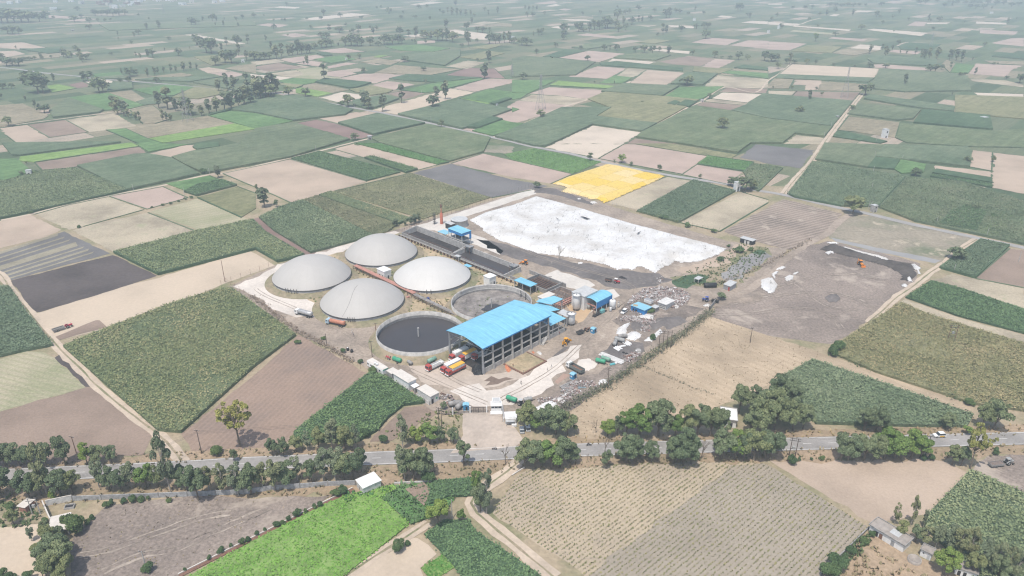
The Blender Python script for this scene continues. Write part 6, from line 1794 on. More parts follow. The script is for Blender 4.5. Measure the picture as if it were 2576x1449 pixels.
sheet_heap((2, 1), '650 545 690 545 695 560 660 560', 'white scrap behind the big tarpaulin', .5)
sheet_heap((2, 1), '780 590 830 575 865 600 810 605', 'white scrap at the point of the yellow sheet', .5)
# mineral piles
heap('sand_pile', 'pale round sand pile beside the tipper lorry', 'sand pile', [at(*G(2, 2, x, y)).xy for x, y in ((650, 760), (700, 718), (780, 712), (850, 760), (845, 800), (780, 838), (690, 830), (640, 800))], 1.3, 5, .6, .1, M_white if False else soil('pale_sand', (.64, .58, .52), .08), seed=3)
heap('ash_heap', 'dark grey ash heap behind the white sheets', 'heap', [at(*G(2, 2, x, y)).xy for x, y in ((1190, 350), (1260, 340), (1330, 370), (1330, 430), (1230, 440), (1190, 400))], 2.0, 5, .7, .2, M_soot, seed=5)
heap('black_mound', 'small dark mound alone in the grey mud lot', 'heap', [at(*G(3, 2, x, y)).xy for x, y in ((565, 95), (620, 68), (690, 60), (735, 110), (690, 150), (610, 145))], 1.2, 3, .6, .25, M_soot, seed=6)
heap('dark_bank', 'long dark bank of black waste curving round the mud lot', 'heap', [at(*G(3, 1, x, y)).xy for x, y in ((500, 1060), (640, 1000), (900, 1075), (1180, 1160), (1440, 1205), (1510, 1320), (1440, 1380), (1330, 1375), (1340, 1310), (1200, 1240), (1000, 1180), (700, 1110))], 1.1, 6, 1.2, .35, soil('black_bank', (.10, .088, .08), .3, patch=.1, fine=.9), seed=7)
heap('grey_mound', 'low grey ash bank in the left of the mud lot', 'heap', [at(*G(2, 2, x, y)).xy for x, y in ((2180, 110), (2330, 60), (2500, 20), (2560, 60), (2500, 130), (2350, 160), (2220, 150))], 1.0, 6, 1.0, .2, M_yard, seed=9)
heap('soil_pile', 'dark coal pile beside the red tractor', 'heap', [at(*G(2, 1, x, y)).xy for x, y in ((1060, 1345), (1100, 1328), (1150, 1350), (1155, 1368), (1100, 1360))], 1.1, 2.5, .6, .15, M_heap, seed=10)
heap('soil_bank', 'long rough brown soil bank below the shacks', 'heap', [at(*G(2, 2, x, y)).xy for x, y in ((1330, 350), (1480, 300), (1700, 285), (1770, 340), (1600, 420), (1420, 430))], 1.3, 6, .8, .5, M_soot, seed=15)
heap('soil_bank', 'small brown soil bank by the white mounds', 'heap', [at(*G(2, 2, x, y)).xy for x, y in ((1350, 480), (1420, 430), (1500, 370), (1590, 400), (1520, 450), (1400, 520))], 1.2, 3, .7, .4, M_yard, seed=16)
heap('soil_pile', 'brown soil cone at the tarpaulin corner', 'heap', [at(*G(2, 1, x, y)).xy for x, y in ((1350, 1370), (1400, 1320), (1440, 1350), (1440, 1395), (1380, 1400))], 1.5, 4, .7, .2, M_soot, seed=11)
for lab, pts in (('large orange soil heap at the pit corner', ((1385, 640), (1430, 610), (1470, 660), (1500, 720), (1480, 765), (1430, 750))), ('small orange soil heap behind the pit', ((1810, 430), (1850, 415), (1885, 450), (1850, 470)))):
    heap('orange_soil_heap', lab, 'soil heap', [at(*S(6, *p)).xy for p in pts], 1.3, 2.0, .5, .3, soil('orange_soil', (.52, .2, .11), .2), seed=12)
# foundation pit
t = site('foundation_pit', 'square sand bed framed by a brick trench beside the shed', 'pit', 18.6, -6.2)
MB().box((0, 0, .3), (13.6, 11, .2)).build('sand_bed', M_scrub, t)
m = MB().box((0, -5.8, .42), (15, .7, .45)).box((-7.1, 0, .42), (.7, 11, .45)).box((7.1, 0, .4), (.5, 11, .35))
m.build('brick_edging', M_rust, t)
heap('mortar_bags', 'pale stacked bags beyond the foundation pit', 'bags', [at(*S(6, x, y)).xy for x, y in ((1890, 430), (1960, 420), (2000, 470), (1950, 490))], .7, 1, .4, .3, M_whited, seed=13, smooth=False)
# ------------------------------------------------------------------ vehicles
def between(a, b):
    """front and rear marks on the ground -> centre, heading"""
    A, B = at(*a), at(*b)
    d = A - B
    return (A + B) / 2, math.atan2(d.y, d.x)
def wheel(t, x, y, r_, w_, nm='wheel'):
    o = MB().lathe([(r_ * .55, -w_ / 2), (r_ * .92, -w_ / 2), (r_, -w_ / 2 + .05), (r_, w_ / 2 - .05), (r_ * .92, w_ / 2), (r_ * .55, w_ / 2)], n=14, ax='y').build(nm, M_tyre, t, (x, y, r_))
    MB().lathe([(.02, -w_ / 2 + .03), (r_ * .56, -w_ / 2 + .03), (r_ * .56, w_ / 2 - .03), (.02, w_ / 2 - .03)], n=10, ax='y').build('rim', M_rim, o)
    return o
TRUCKS = 'lorries in the works yard'
def lorry(label, c, hd, cab, body, L=8.6, cabroof=None, load=None, group=TRUCKS, name='lorry'):
    t = thing(name, label, 'lorry', c, hd, group)
    h = L / 2
    MB().box((0, 0, .85), (L - .3, .9, .3)).build('chassis', M_dark, t)
    # cab: sloped front
    x1, x0 = h, h - 1.9
    m = MB(); y = 1.15
    prof = [(x0, .75), (x1, .75), (x1 + .05, 1.6), (x1 - .15, 2.55), (x1 - .4, 2.75), (x0, 2.75)]
    n = len(prof)
    m.add([(p, -y, z) for p, z in prof] + [(p, y, z) for p, z in prof], [tuple(range(n - 1, -1, -1)), tuple(range(n, 2 * n))] + [(i, (i + 1) % n, n + (i + 1) % n, n + i) for i in range(n)][::1])
    cb = m.build('cab', cab, t)
    MB().box((x1 - .035, 0, 2.1), (.08, 1.95, .75), ry=R(-12)).build('windscreen', M_glass, cb)
    for s in (-1, 1):
        MB().box((x1 - .75, s * 1.152, 2.05), (.8, .05, .6)).build('side_window', M_glass, cb)
        MB().lathe([(.02, .06), (.16, .06), (.18, 0)], (x1 + .02, s * .8, 1.05), 10, ax='x').build('headlight', M_white, cb)
    MB().box((x1 + .1, 0, .72), (.2, 2.3, .32)).build('bumper', M_white, t)
    xb0, xb1 = -h, x0 - .15
    bl = xb1 - xb0; bx = (xb0 + xb1) / 2
    if body == 'box':
        MB().box((bx, 0, 2.3), (bl, 2.4, 2.4), bev=.06).build('cargo_box', M_white, t)
        m = MB()
        for k in range(6): m.box((xb0 + bl * (k + .5) / 6, 0, 3.52), (.1, 2.42, .05))
        m.build('roof_ribs', M_greyr, t)
    elif body == 'frame':
        MB().box((bx, 0, 1.5), (bl, 2.45, .85)).build('lower_body', load or M_red, t)
        m = MB()
        for k in range(7):
            for s in (-1, 1): m.box((xb0 + .3 + (bl - .6) * k / 6 * .86 + bl * .1, s * 1.15, 2.5), (.14, .12, 1.3))
        for z in (2.2, 2.65):
            for s in (-1, 1): m.box((bx + .2, s * 1.15, z), (bl * .88, .1, .14))
        m.build('stake_sides', M_white, t)
        MB().box((bx + .2, 0, 2.5), (bl * .84, 2.0, 1.2)).build('cylinder_load', M_whited, t)
        MB().box((bx + .2, 0, 3.25), (bl * .9, 2.45, .14), bev=.05).build('canopy', M_yel, t)
    elif body in ('flat', 'tip'):
        bm_ = M_white if body == 'flat' else M_dark
        hh = .7 if body == 'flat' else 1.2
        m = MB().box((bx, 0, 1.12), (bl, 2.4, .14))
        for s in (-1, 1): m.box((bx, s * 1.16, 1.2 + hh / 2), (bl, .08, hh))
        for xx in (xb0 + .04, xb1 - .04): m.box((xx, 0, 1.2 + hh / 2), (.08, 2.24, hh))
        if body == 'tip':
            m.box((xb1 + .1, 0, 2.75), (1.1, 2.2, .1), ry=R(8))
            for k in range(6):
                for s in (-1, 1): m.box((xb0 + .4 + k * (bl - .8) / 5, s * 1.23, 1.2 + hh / 2), (.12, .08, hh))
        m.build('load_bed', bm_ if body == 'flat' else load or M_cdark, t)
        if body == 'flat': MB().box((bx, .2, 1.3), (bl * .7, 1.4, .12)).build('load', M_gtank, t)
        else: MB().box((bx, 0, 1.3), (bl - .2, 2.2, .16)).build('bed_floor', M_rust, t)
    elif body == 'tank':
        MB().lathe([(.02, -bl / 2), (.9, -bl / 2 + .05), (1.12, -bl / 2 + .3), (1.12, bl / 2 - .3), (.9, bl / 2 - .05), (.02, bl / 2)], (bx, 0, 2.1), 18, ax='x').build('tank', load, t)
        m = MB()
        for k in range(3): m.tube((bx - bl * .3 + k * bl * .3, 0, 3.1), (bx - bl * .3 + k * bl * .3, 0, 3.4), .3, .3, 8)
        m.box((bx, 0, 3.26), (bl * .9, .4, .05)); m.build('hatches', M_steel, t)
        MB().box((bx, 0, 1.05), (bl, 1.6, .2)).build('tank_frame', M_dark, t)
    for s in (-1, 1):
        wheel(t, h - .95, s * 1.0, .5, .3)
        wheel(t, -h + 1.3, s * 1.0, .5, .45)
        if body in ('tank', 'tip', 'box'): wheel(t, -h + 2.5, s * 1.0, .5, .45)
    return t
def trk(label, front, L, cab, body, hd=None, load=None, name='lorry'):
    f = at(*front)
    hd = SITE + math.pi if hd is None else hd
    c = f - Vector((math.cos(hd), math.sin(hd), 0)) * L / 2
    c.z = .2
    return lorry(label, c, hd, cab, body, L, load=load, name=name)
trk('red cab lorry with plain white box body, nearest the shed column', S(6, 540, 580), 9.6, M_red, 'box')
trk('red cab lorry with yellow canopy and white lower body by the shed', S(6, 690, 597), 9.6, M_red, 'frame', load=M_white)
trk('red cab lorry half under the blue roof with a grey load', S(6, 895, 568), 8.6, M_red, 'flat', load=M_gtank)
trk('red cab lorry with ribbed white box, in front of the white one', S(6, 405, 778), 9.8, M_red, 'box')
trk('red lorry with bright yellow canopy and stacked white cylinders, foremost', S(6, 480, 822), 9.8, M_red, 'frame')
trk('red cab lorry with low white open bed, away from the shed', S(6, 165, 745), 8.6, M_red, 'flat')
trk('grey cab lorry parked in the shade inside the blue shed', S(6, 812, 405), 7.5, M_gtank, 'tip', load=M_gtank)
c, hd = between(G(1, 2, 412, 262), G(1, 2, 560, 303))
lorry('silver tanker lorry with white cab by the front dome', c + Vector((0, 0, .2)), hd, M_white, 'tank', 10.2, load=M_stank, name='tanker_lorry')
c, hd = between(G(1, 2, 722, 360), G(1, 2, 890, 395))
lorry('orange tanker lorry with pale blue cab by the front dome', c + Vector((0, 0, .2)), hd, paint('cab_pale_blue', (.40, .52, .60), .5, .2), 'tank', 10.2, load=M_otank, name='tanker_lorry')
c, hd = between(G(2, 2, 572, 800), G(2, 2, 700, 868))
lorry('white cab tipper lorry with dark empty bed by the sand pile', c + Vector((0, 0, .2)), hd, M_white, 'tip', 8.8, load=paint('tipper_green_grey', (.20, .22, .205), .7, .3), name='tipper_lorry')

TRAC = 'tractors about the works'
def tractor(label, c, hd, colr, canopy=None, group=TRAC, cab=None):
    t = thing('tractor', label, 'tractor', c, hd, group)
    m = MB().box((.95, 0, 1.15), (1.7, .62, .6), bev=.12)
    m.box((-.1, 0, .85), (1.3, .7, .5))
    m.build('bonnet', colr, t)
    for s in (-1, 1):
        MB().lathe([(.85, -.2), (.9, -.2), (.9, .2), (.85, .2)], (-.55, s * .72, .78), 12, ax='y', a0=R(20), a1=R(170)).build('mudguard', colr, t)
        wheel(t, -.55, s * .78, .75, .4, 'rear_wheel'); wheel(t, 1.35, s * .68, .42, .26, 'front_wheel')
    MB().box((-.55, 0, 1.25), (.5, .5, .14)).box((-.8, 0, 1.5), (.1, .5, .5)).build('seat', M_black, t)
    MB().tube((.1, 0, 1.2), (-.05, 0, 1.75), .04, n=4).lathe([(.2, 0), (.24, .03), (.2, .06)], (-.05, 0, 1.75), 10).build('steering_wheel', M_black, t)
    MB().tube((1.2, .2, 1.4), (1.2, .2, 2.1), .05, n=5).build('exhaust', M_dark, t)
    if canopy:
        m = MB()
        for x in (-1.0, .2):
            for y in (-.55, .55): m.tube((x, y, 1.0), (x, y, 2.45), .04, n=4)
        m.build('canopy_posts', M_dark, t)
        MB().box((-.4, 0, 2.5), (1.6, 1.4, .08), bev=.04).build('canopy', canopy, t)
    return t
def tanktrail(label, c, hd, mat, L=4.0, r_=.85, group='tank trailers', hatch=True, nm='tank_trailer'):
    t = thing(nm, label, 'trailer', c, hd, group)
    MB().lathe([(.02, -L / 2), (r_ * .8, -L / 2 + .04), (r_, -L / 2 + .25), (r_, L / 2 - .25), (r_ * .8, L / 2 - .04), (.02, L / 2)], (0, 0, r_ + .55), 18, ax='x').build('tank', mat, t)
    m = MB().box((0, 0, .62), (L, .8, .14)).tube((L / 2, .35, .6), (L / 2 + 1.3, 0, .5), .06, n=4).tube((L / 2, -.35, .6), (L / 2 + 1.3, 0, .5), .06, n=4)
    m.build('frame', M_dark, t)
    if hatch: MB().tube((0, 0, 2 * r_ + .5), (0, 0, 2 * r_ + .75), .28, n=8).build('hatch', M_steel, t)
    for s in (-1, 1): wheel(t, -L * .18, s * (r_ + .02), .5, .3)
    return t
def cart(label, c, hd, mat, load=None, L=3.6, group='open trailers'):
    t = thing('open_trailer', label, 'trailer', c, hd, group)
    m = MB().box((0, 0, .85), (L, 1.9, .12))
    for s in (-1, 1): m.box((0, s * .93, 1.2), (L, .06, .6))
    for x in (-L / 2 + .03, L / 2 - .03): m.box((x, 0, 1.2), (.06, 1.8, .6))
    m.build('bed', mat, t)
    MB().tube((L / 2, .4, .75), (L / 2 + 1.2, 0, .6), .06, n=4).tube((L / 2, -.4, .75), (L / 2 + 1.2, 0, .6), .06, n=4).build('drawbar', M_dark, t)
    if load:
        V = [(-L / 2 + .08, -.88, 1.3), (L / 2 - .08, -.88, 1.3), (L / 2 - .08, .88, 1.3), (-L / 2 + .08, .88, 1.3), (-L * .3, -.4, 1.75), (L * .3, -.3, 1.7), (L * .25, .4, 1.8), (-L * .25, .35, 1.72)]
        MB().add(V, [(0, 1, 5, 4), (1, 2, 6, 5), (2, 3, 7, 6), (3, 0, 4, 7), (4, 5, 6, 7)]).build('load', load, t)
    for s in (-1, 1): wheel(t, -.3, s * .8, .42, .26)
    return t
def rig(front, rear, a, Ltr=3.4, L2=4.2):
    """tractor + trailer on one line; returns their centres"""
    A, B = at(*front), at(*rear); d = (B - A).normalized(); hd = math.atan2(-d.y, -d.x)
    A.z = .2
    return A + d * (Ltr / 2 + .1), A + d * (Ltr + 1.4 + L2 / 2 - .6), hd
p, q, hd = rig(G(1, 2, 1308, 712), G(1, 2, 1440, 758), 0)
tractor('faded red tractor hitched to the green tank by the full tank', p, hd, M_trred); tanktrail('bright green tank trailer behind the faded red tractor', q, hd, M_green, 4.4, .95)
p, q, hd = rig(G(1, 2, 1548, 742), G(1, 2, 1725, 700), 0)
tractor('blue bonnet tractor hitched to a grey tank by the full tank', p, hd, M_trblue); tanktrail('grey tank trailer behind the blue bonnet tractor', q, hd, M_gtank, 4.6, .95)
c, hd = between(G(1, 2, 1520, 755), G(1, 2, 1580, 790)); tanktrail('small rusty grey tank trailer beside the blue bonnet tractor', c, hd, M_cdark, 3.0, .7)
tanktrail('greenish grey tank trailer behind the low white lorry', at(*S(6, 245, 600)) + Vector((0, 0, .2)), SITE + math.pi, M_greenl, 4.4, .9)
p, q, hd = rig(S(6, 1725, 1300), S(6, 1490, 1215), 0)
tractor('tractor with grey canopy inside the gate trees', p, hd, M_dark, M_greyr); tanktrail('dull green tank trailer beside the gate trees', q, hd, M_green, 4.6, .95)
tanktrail('grey tank trailer half hidden by the gate trees', at(*S(6, 1765, 1215)), .3, M_gtank, 3.4, .8)
c, hd = between(G(2, 2, 935, 772), G(2, 2, 845, 748)); tanktrail('green tank trailer, front one beside the pale sand pile', c, hd, M_green, 4.4, .9)
c, hd = between(G(2, 2, 985, 752), G(2, 2, 900, 722)); tanktrail('faded green tank trailer behind the brighter green one', c, hd, M_greenl, 4.2, .85)
c, hd = between(G(2, 2, 1150, 505), G(2, 2, 1070, 515)); tanktrail('dark grey tank trailer touching the smooth white mound', c, hd, M_cdark, 4.4, .9)
c, hd = between(G(2, 2, 1130, 558), G(2, 2, 1035, 530)); tanktrail('grey tank trailer between two others by the white pipes', c, hd, M_gtank, 4.8, .9)
c, hd = between(G(2, 2, 1050, 545), G(2, 2, 1020, 605)); tanktrail('short grey tank trailer end-on beside the white pipes', c, hd, M_gtank, 3.6, .85)
for lab, u, rz in (('weathered tank trailer by the office end, nearer the office', S(6, 600, 1290), .3), ('weathered tank trailer next to the blue gate booth', S(6, 690, 1320), 1.0)):
    tanktrail(lab, at(*u), rz, M_cdark, 4.6, 1.0)
p, q, hd = rig(G(2, 2, 785, 425), G(2, 2, 655, 478), 0)
tractor('rusty tractor by the blue booth', p, hd, M_rust); cart('dark open trailer behind the rusty tractor', q, hd, paint('cart_dark', (.1, .105, .1), .8, .3), M_heap)
p, q, hd = rig(G(2, 1, 1085, 1408), G(2, 1, 955, 1385), 0)
tractor('red tractor with white canopy on the dark yard', p, hd, paint('tractor_bright_red', (.62, .04, .06), .45, .2), M_white); cart('brown open trailer behind the red tractor with white canopy', q, hd, M_rust, M_heap)
p, q, hd = rig(G(2, 2, 1912, 130), G(2, 2, 2040, 150), 0)
tractor('blue tractor at the gap in the boundary wall', p, hd, M_trblue, M_trblue); cart('dark loaded trailer at the gap in the wall', q, hd, M_dark, M_heap)
p, q, hd = rig(G(0, 2, 735, 385), G(0, 2, 560, 442), 0, L2=3.8)
tractor('red tractor working on the long tan strip', p, hd, paint('tractor_crimson', (.55, .03, .08), .45, .2), None); cart('grey open trailer behind the tractor on the tan strip', q, hd, M_cdark, None, 5.0)
c = at(*G(3, 3, 2290, 345)); hd = ang_px(G(3, 3, 2210, 350), G(3, 3, 2370, 330))
cart('grey trailer heaped with soil beside the highway', c, hd, M_cdark, soil('load_soil', (.2, .16, .14), .2), 5.0)
tractor('grey tractor in front of the soil trailer', at(*G(3, 3, 2415, 322)), hd, M_gtank, M_gtank)
t = thing('lorry_chassis', 'rusty stripped lorry chassis beside the office', 'scrap', at(*S(6, 470, 1130)), ang_px(S(6, 390, 1085), S(6, 545, 1150)))
MB().box((0, .35, .6), (5.5, .14, .22)).box((0, -.35, .6), (5.5, .14, .22)).box((-2, 0, .6), (.14, .6, .2)).box((2, 0, .6), (.14, .6, .2)).build('frame', M_rust, t)
for s in (-1, 1): wheel(t, 2.2, s * .75, .48, .3)

def backhoe(label, c, hd, colr, group='loaders', arm=True):
    t = thing('backhoe_loader', label, 'loader', c, hd, group)
    MB().box((.9, 0, 1.3), (2.0, .95, .8), bev=.12).box((-.9, 0, .95), (1.6, 1.1, .5)).build('body', colr, t)
    cb = MB().box((-.45, 0, 2.05), (1.4, 1.35, 1.35), bev=.1).build('cab', M_glass, t)
    MB().box((-.45, 0, 2.8), (1.7, 1.6, .16), bev=.06).build('cab_roof', colr, t)
    for s in (-1, 1): MB().box((1.6, s * .62, 1.15), (2.4, .16, .25), ry=R(12)).build('loader_arm', colr, t)
    MB().add([(2.7, -1.2, .15), (2.7, 1.2, .15), (3.5, 1.2, .15), (3.5, -1.2, .15), (2.7, -1.2, 1.0), (2.7, 1.2, 1.0)], [(0, 1, 2, 3), (0, 4, 5, 1), (0, 3, 4), (1, 5, 2)]).build('front_bucket', colr, t)
    if arm:
        m = MB().box((-1.9, 0, 1.7), (.3, .3, 2.0), ry=R(25)).box((-2.6, 0, 2.2), (1.6, .26, .26), ry=R(35)).box((-3.3, 0, 1.4), (.24, .24, 1.4))
        m.build('digger_arm', colr, t)
        MB().box((-3.3, 0, .55), (.6, .7, .6), bev=.1).build('digger_bucket', M_dark, t)
        for s in (-1, 1): MB().box((-1.75, s * .95, .7), (.3, .3, 1.2)).build('stabiliser', colr, t)
    for s in (-1, 1): wheel(t, -.85, s * .85, .75, .45, 'rear_wheel'); wheel(t, 1.3, s * .8, .48, .32, 'front_wheel')
    return t
c = at(*G(2, 2, 545, 560)); c.z = .2
backhoe('yellow backhoe loader at work on the yard road', c, ang_px(G(2, 2, 528, 575), G(2, 2, 580, 525)), M_jcb)
c = at(*G(2, 1, 130, 1215)); c.z = .2
backhoe('orange front loader beside the basin end', c, ang_px(G(2, 1, 150, 1222), G(2, 1, 95, 1210)), M_org, arm=False)
c = at(*G(3, 1, 930, 1225)); c.z = .3
backhoe('orange backhoe loader alone on the mud lot', c, R(-85), M_org)

def car(label, c, hd, mat, L=4.0, tall=1.5, group='parked cars', lower=None):
    t = thing('car', label, 'car', c, hd, group)
    h = L / 2; w_ = .85
    prof = [(-h, .35), (h, .35), (h, .75), (h - .9, .95), (-h + .1, .98), (-h, .8)]
    m = MB(); n = len(prof)
    m.add([(x, -w_, z) for x, z in prof] + [(x, w_, z) for x, z in prof], [tuple(range(n - 1, -1, -1)), tuple(range(n, 2 * n))] + [(i, (i + 1) % n, n + (i + 1) % n, n + i) for i in range(n)])
    m.build('body', lower or mat, t)
    a = MB(); q = [(h - 1.1, .96), (h - 1.7, tall), (-h + .6, tall), (-h + .15, .97)]
    a.add([(x, -w_ + .06, z) for x, z in q] + [(x, w_ - .06, z) for x, z in q], [(3, 2, 1, 0), (4, 5, 6, 7)] + [(i, (i + 1) % 4, 4 + (i + 1) % 4, 4 + i) for i in range(4)])
    a.build('windows', M_glass, t)
    MB().box(((q[1][0] + q[2][0]) / 2, 0, tall + .02), (q[1][0] - q[2][0] + .1, 2 * w_ - .14, .06), bev=.02).build('roof', mat, t)
    for s in (-1, 1):
        wheel(t, h - .75, s * .78, .31, .2); wheel(t, -h + .75, s * .78, .31, .2)
        MB().box((h - .02, s * .6, .65), (.08, .3, .16)).build('headlight', M_whited, t)
    return t
c, hd = between(G(2, 2, 1105, 270), G(2, 2, 1150, 235)); c.z = .2
car('white off-roader parked by the rubble heap', c, hd, M_white, 4.4, 1.8)
car('silver car with its tail to the road beside the gate', at(1313, 1084.5), R(92), M_greyr)
car('white car under the gate trees', at(1328, 1079.5), R(95), M_white)
c = at(2362, 1099); c.z = .2
car('white and yellow car driving on the highway', c, R(180 + 4), M_white, 4.2, 1.7, None)
for o in list(col.objects):
    if o.get('label') == 'white and yellow car driving on the highway':
        for s in (-1, 1): MB().box((-.5, s * .86, .62), (1.7, .05, .5)).build('door', M_yel, o)
        break

# ---- people: one skinned figure, then copies
def person_mesh(nm, pose):
    P = [(0, 0, .95), (0, 0, 1.15), (0, 0, 1.38), (0, 0, 1.5), (0, .015, 1.62), (0, .02, 1.73)]
    Rr = [.135, .13, .15, .06, .095, .08]
    E_ = [(0, 1), (1, 2), (2, 3), (3, 4), (4, 5)]
    def chain(pts, rs, root):
        k = root
        for p, r_ in zip(pts, rs):
            P.append(p); Rr.append(r_); E_.append((k, len(P) - 1)); k = len(P) - 1
        return k
    for s in (-1, 1):
        st = .16 * s * pose
        chain([(s * .1, 0, .88), (s * .11, st * .6, .5), (s * .11, st - (.1 if st < 0 else 0), .1), (s * .12, st + .12, .05)], [.095, .065, .05, .04], 0)
        hnd = chain([(s * .2, 0, 1.4), (s * .27, -st * .5, 1.12), (s * .27, -st + .06, .88), (s * .27, -st + .09, .81)], [.06, .045, .035, .035], 2)
        b = P[hnd]
        for f in range(5):
            dx = (-.03 + .018 * f) if f < 4 else -.045 * s
            P.append((b[0] + dx * .5, b[1] + .02 + (.02 if f == 4 else 0), b[2] - (.085 - .008 * abs(f - 1.5) if f < 4 else .04))); Rr.append(.009); E_.append((hnd, len(P) - 1))
    me = bpy.data.meshes.new(nm); me.from_pydata(P, E_, [])
    o = bpy.data.objects.new(nm, me); col.objects.link(o)
    sk = o.modifiers.new('s', 'SKIN'); sk.use_smooth_shade = True
    for i, v in enumerate(me.skin_vertices[0].data): v.radius = (Rr[i], Rr[i] * .85); v.use_root = (i == 0)
    o.modifiers.new('u', 'SUBSURF').levels = 1
    ev = o.evaluated_get(bpy.context.evaluated_depsgraph_get())
    out = bpy.data.meshes.new_from_object(ev)
    bpy.data.objects.remove(o)
    return out
M_skin = paint('skin', (.24, .13, .085), .6, .1); M_hair = paint('hair', (.02, .018, .016), .8, .1)
BODY = [person_mesh('person_standing', .5), person_mesh('person_walking', 1.6)]
CLOTH = {}
def cloth(c):
    if c not in CLOTH: CLOTH[c] = paint('cloth_%d' % len(CLOTH), c, .85, .15)
    return CLOTH[c]
def person(label, uv, shirt, trousers, rz, walk=0, z=.2, group='people on foot'):
    c = at(*uv, z)
    t = thing('person', label, 'person', c, rz, group)
    me = BODY[walk].copy()
    me.materials.clear()
    for m_ in (M_skin, cloth(shirt), cloth(trousers), M_hair, M_black): me.materials.append(m_)
    mi = []
    for p in me.polygons:
        x, y, z_ = p.center
        if z_ < .09: k = 4
        elif z_ < .95 and abs(x) < .235: k = 2
        elif z_ > 1.67 or (z_ > 1.56 and y < 0): k = 3
        elif z_ > 1.46: k = 0
        elif abs(x) > .2 and z_ < 1.12: k = 0
        else: k = 1
        mi.append(k)
    me.polygons.foreach_set('material_index', mi)
    link(bpy.data.objects.new('body', me), t)
    V = (.92 + .16 * random.random())
    t.scale = (V,) * 3
W_, Bk, Bl = (.7, .69, .66), (.03, .03, .035), (.05, .08, .22)
person('person in dark clothes walking alone on the white sand', S(6, 1657, 938), Bk, Bk, 1.0, 1)
person('person in white shirt squatting line of two on the sand, lower', S(6, 2072, 715), W_, (.3, .28, .25), 2.0, 0)
person('person in white shirt and dark trousers nearer the foundation pit road', S(6, 2140, 668), W_, Bk, 2.5, 1)
person('worker at the left edge of the foundation pit', S(6, 1530, 662), (.25, .12, .08), Bk, .5, 0)
person('worker at the near corner of the foundation pit', S(6, 1697, 770), (.3, .28, .26), (.2, .2, .22), 1.5, 0)
person('person in white near the parked white off-roader', G(2, 2, 1050, 320), W_, Bk, 2.2, 1)
person('person in white turban walking near the orange tanker', G(1, 2, 968, 450), W_, W_, 3.0, 1)
person('person in dark clothes behind the one near the orange tanker', G(1, 2, 982, 486), (.35, .34, .33), Bk, 3.0, 1)
person('person with white bundle beside the full tank wall', S(6, 320, 530), W_, Bk, 2.0, 0)
person('person in red on the pipe gallery', S(1, 2440, 1110), (.4, .05, .05), (.3, .06, .06), 2.0, 0, z=2.6)
person('farm worker in white beside the cane edge', G(3, 3, 1912, 545), W_, (.2, .2, .2), 1.0, 0)
person('farm worker in pale clothes near the soil trailer lot', G(3, 3, 2543, 598), (.6, .58, .55), Bk, 1.0, 0)
person('person standing by the gate shop', at and ((1690 + 1860 / 5.367) / 1.56522, (1500 + 850 / 5.367) / 1.56522), (.4, .4, .4), Bk, 1.0, 0)
person('worker beside the rusty heap near the shed stair', S(3, 1860, 955), (.4, .08, .06), Bk, 1.0, 0)

def motorbike(label, uv, hd, shirt):
    c = at(*uv, .2)
    t = thing('motorbike', label, 'motorbike', c, hd)
    wheel(t, .65, 0, .32, .12); wheel(t, -.65, 0, .32, .12)
    MB().box((.1, 0, .7), (.6, .28, .25), bev=.08).box((-.4, 0, .78), (.7, .26, .12), bev=.04).build('body', M_dark, t)
    MB().tube((.65, 0, .35), (.42, 0, .95), .04, n=5).tube((.42, -.35, 1.0), (.42, .35, 1.0), .025, n=5).build('handlebar', M_steel, t)
    r_ = thing('person', 'person in %s riding the motorbike, %s' % ('white' if shirt == W_ else 'dark clothes', 'near the entrance' if shirt == W_ else 'by the row of dark trees'), 'person', c + Vector((-.3 * math.cos(hd), -.3 * math.sin(hd), -.1)), hd - R(90), 'riders')
    me = BODY[0].copy(); me.materials.clear()
    for m_ in (M_skin, cloth(shirt), cloth(Bk), M_hair): me.materials.append(m_)
    for v in me.vertices:                                   # seated: thighs forward, shins down
        x, y, z_ = v.co
        if z_ < .92 and abs(x) < .235:
            if z_ > .5: v.co = (x * 1.5, y + (.92 - z_) * .95, .88 - (.92 - z_) * .15)
            else: v.co = (x * 1.5, y + .40, z_ + .32)
        elif abs(x) > .2 and z_ < 1.3: v.co = (x, y + (1.3 - z_) * 1.0, 1.3 - (1.3 - z_) * .5)
    mi = [3 if p.center.z > 1.67 else (0 if p.center.z > 1.46 else (2 if p.center.z < .95 else 1)) for p in me.polygons]
    me.polygons.foreach_set('material_index', mi)
    link(bpy.data.objects.new('body', me), r_)
motorbike('motorbike on the highway near the plant entrance', (1244, 1131), R(176), W_)
motorbike('motorbike on the highway by the dark roadside trees', (1481.7, 1121), R(4), Bk)

# ------------------------------------------------------------------ houses, gate, booths, fences
def booth(label, uv, rz=SITE, mat=M_bluew, rmat=M_blue2):
    t = thing('blue_booth', label, 'booth', at(*uv), rz, 'blue guard booths')
    MB().box((0, 0, 1.25), (2.1, 1.8, 2.4)).build('wall', paint('booth_blue', (.05, .27, .50), .5, .2), t)
    m = MB()
    for x0, x1, z0, z1 in ((-1.25, 0, 2.5, 2.85), (0, 1.25, 2.85, 2.5)):
        m.add([(x0, -1.1, z0), (x1, -1.1, z1), (x1, 1.1, z1), (x0, 1.1, z0)], [(0, 1, 2, 3)]).add([(x0, -1.1, z0 - .08), (x1, -1.1, z1 - .08), (x1, 1.1, z1 - .08), (x0, 1.1, z0 - .08)], [(3, 2, 1, 0)])
    m.build('roof', rmat, t)
    MB().box((-1.05, .1, 1.5), (.06, .8, .7)).build('window', M_white, t)
    MB().box((.3, -.9, 1.05), (.7, .06, 1.9)).build('door', M_dark, t)
    MB().box((0, 0, .1), (2.4, 2.1, .2)).build('base', M_cwall, t)
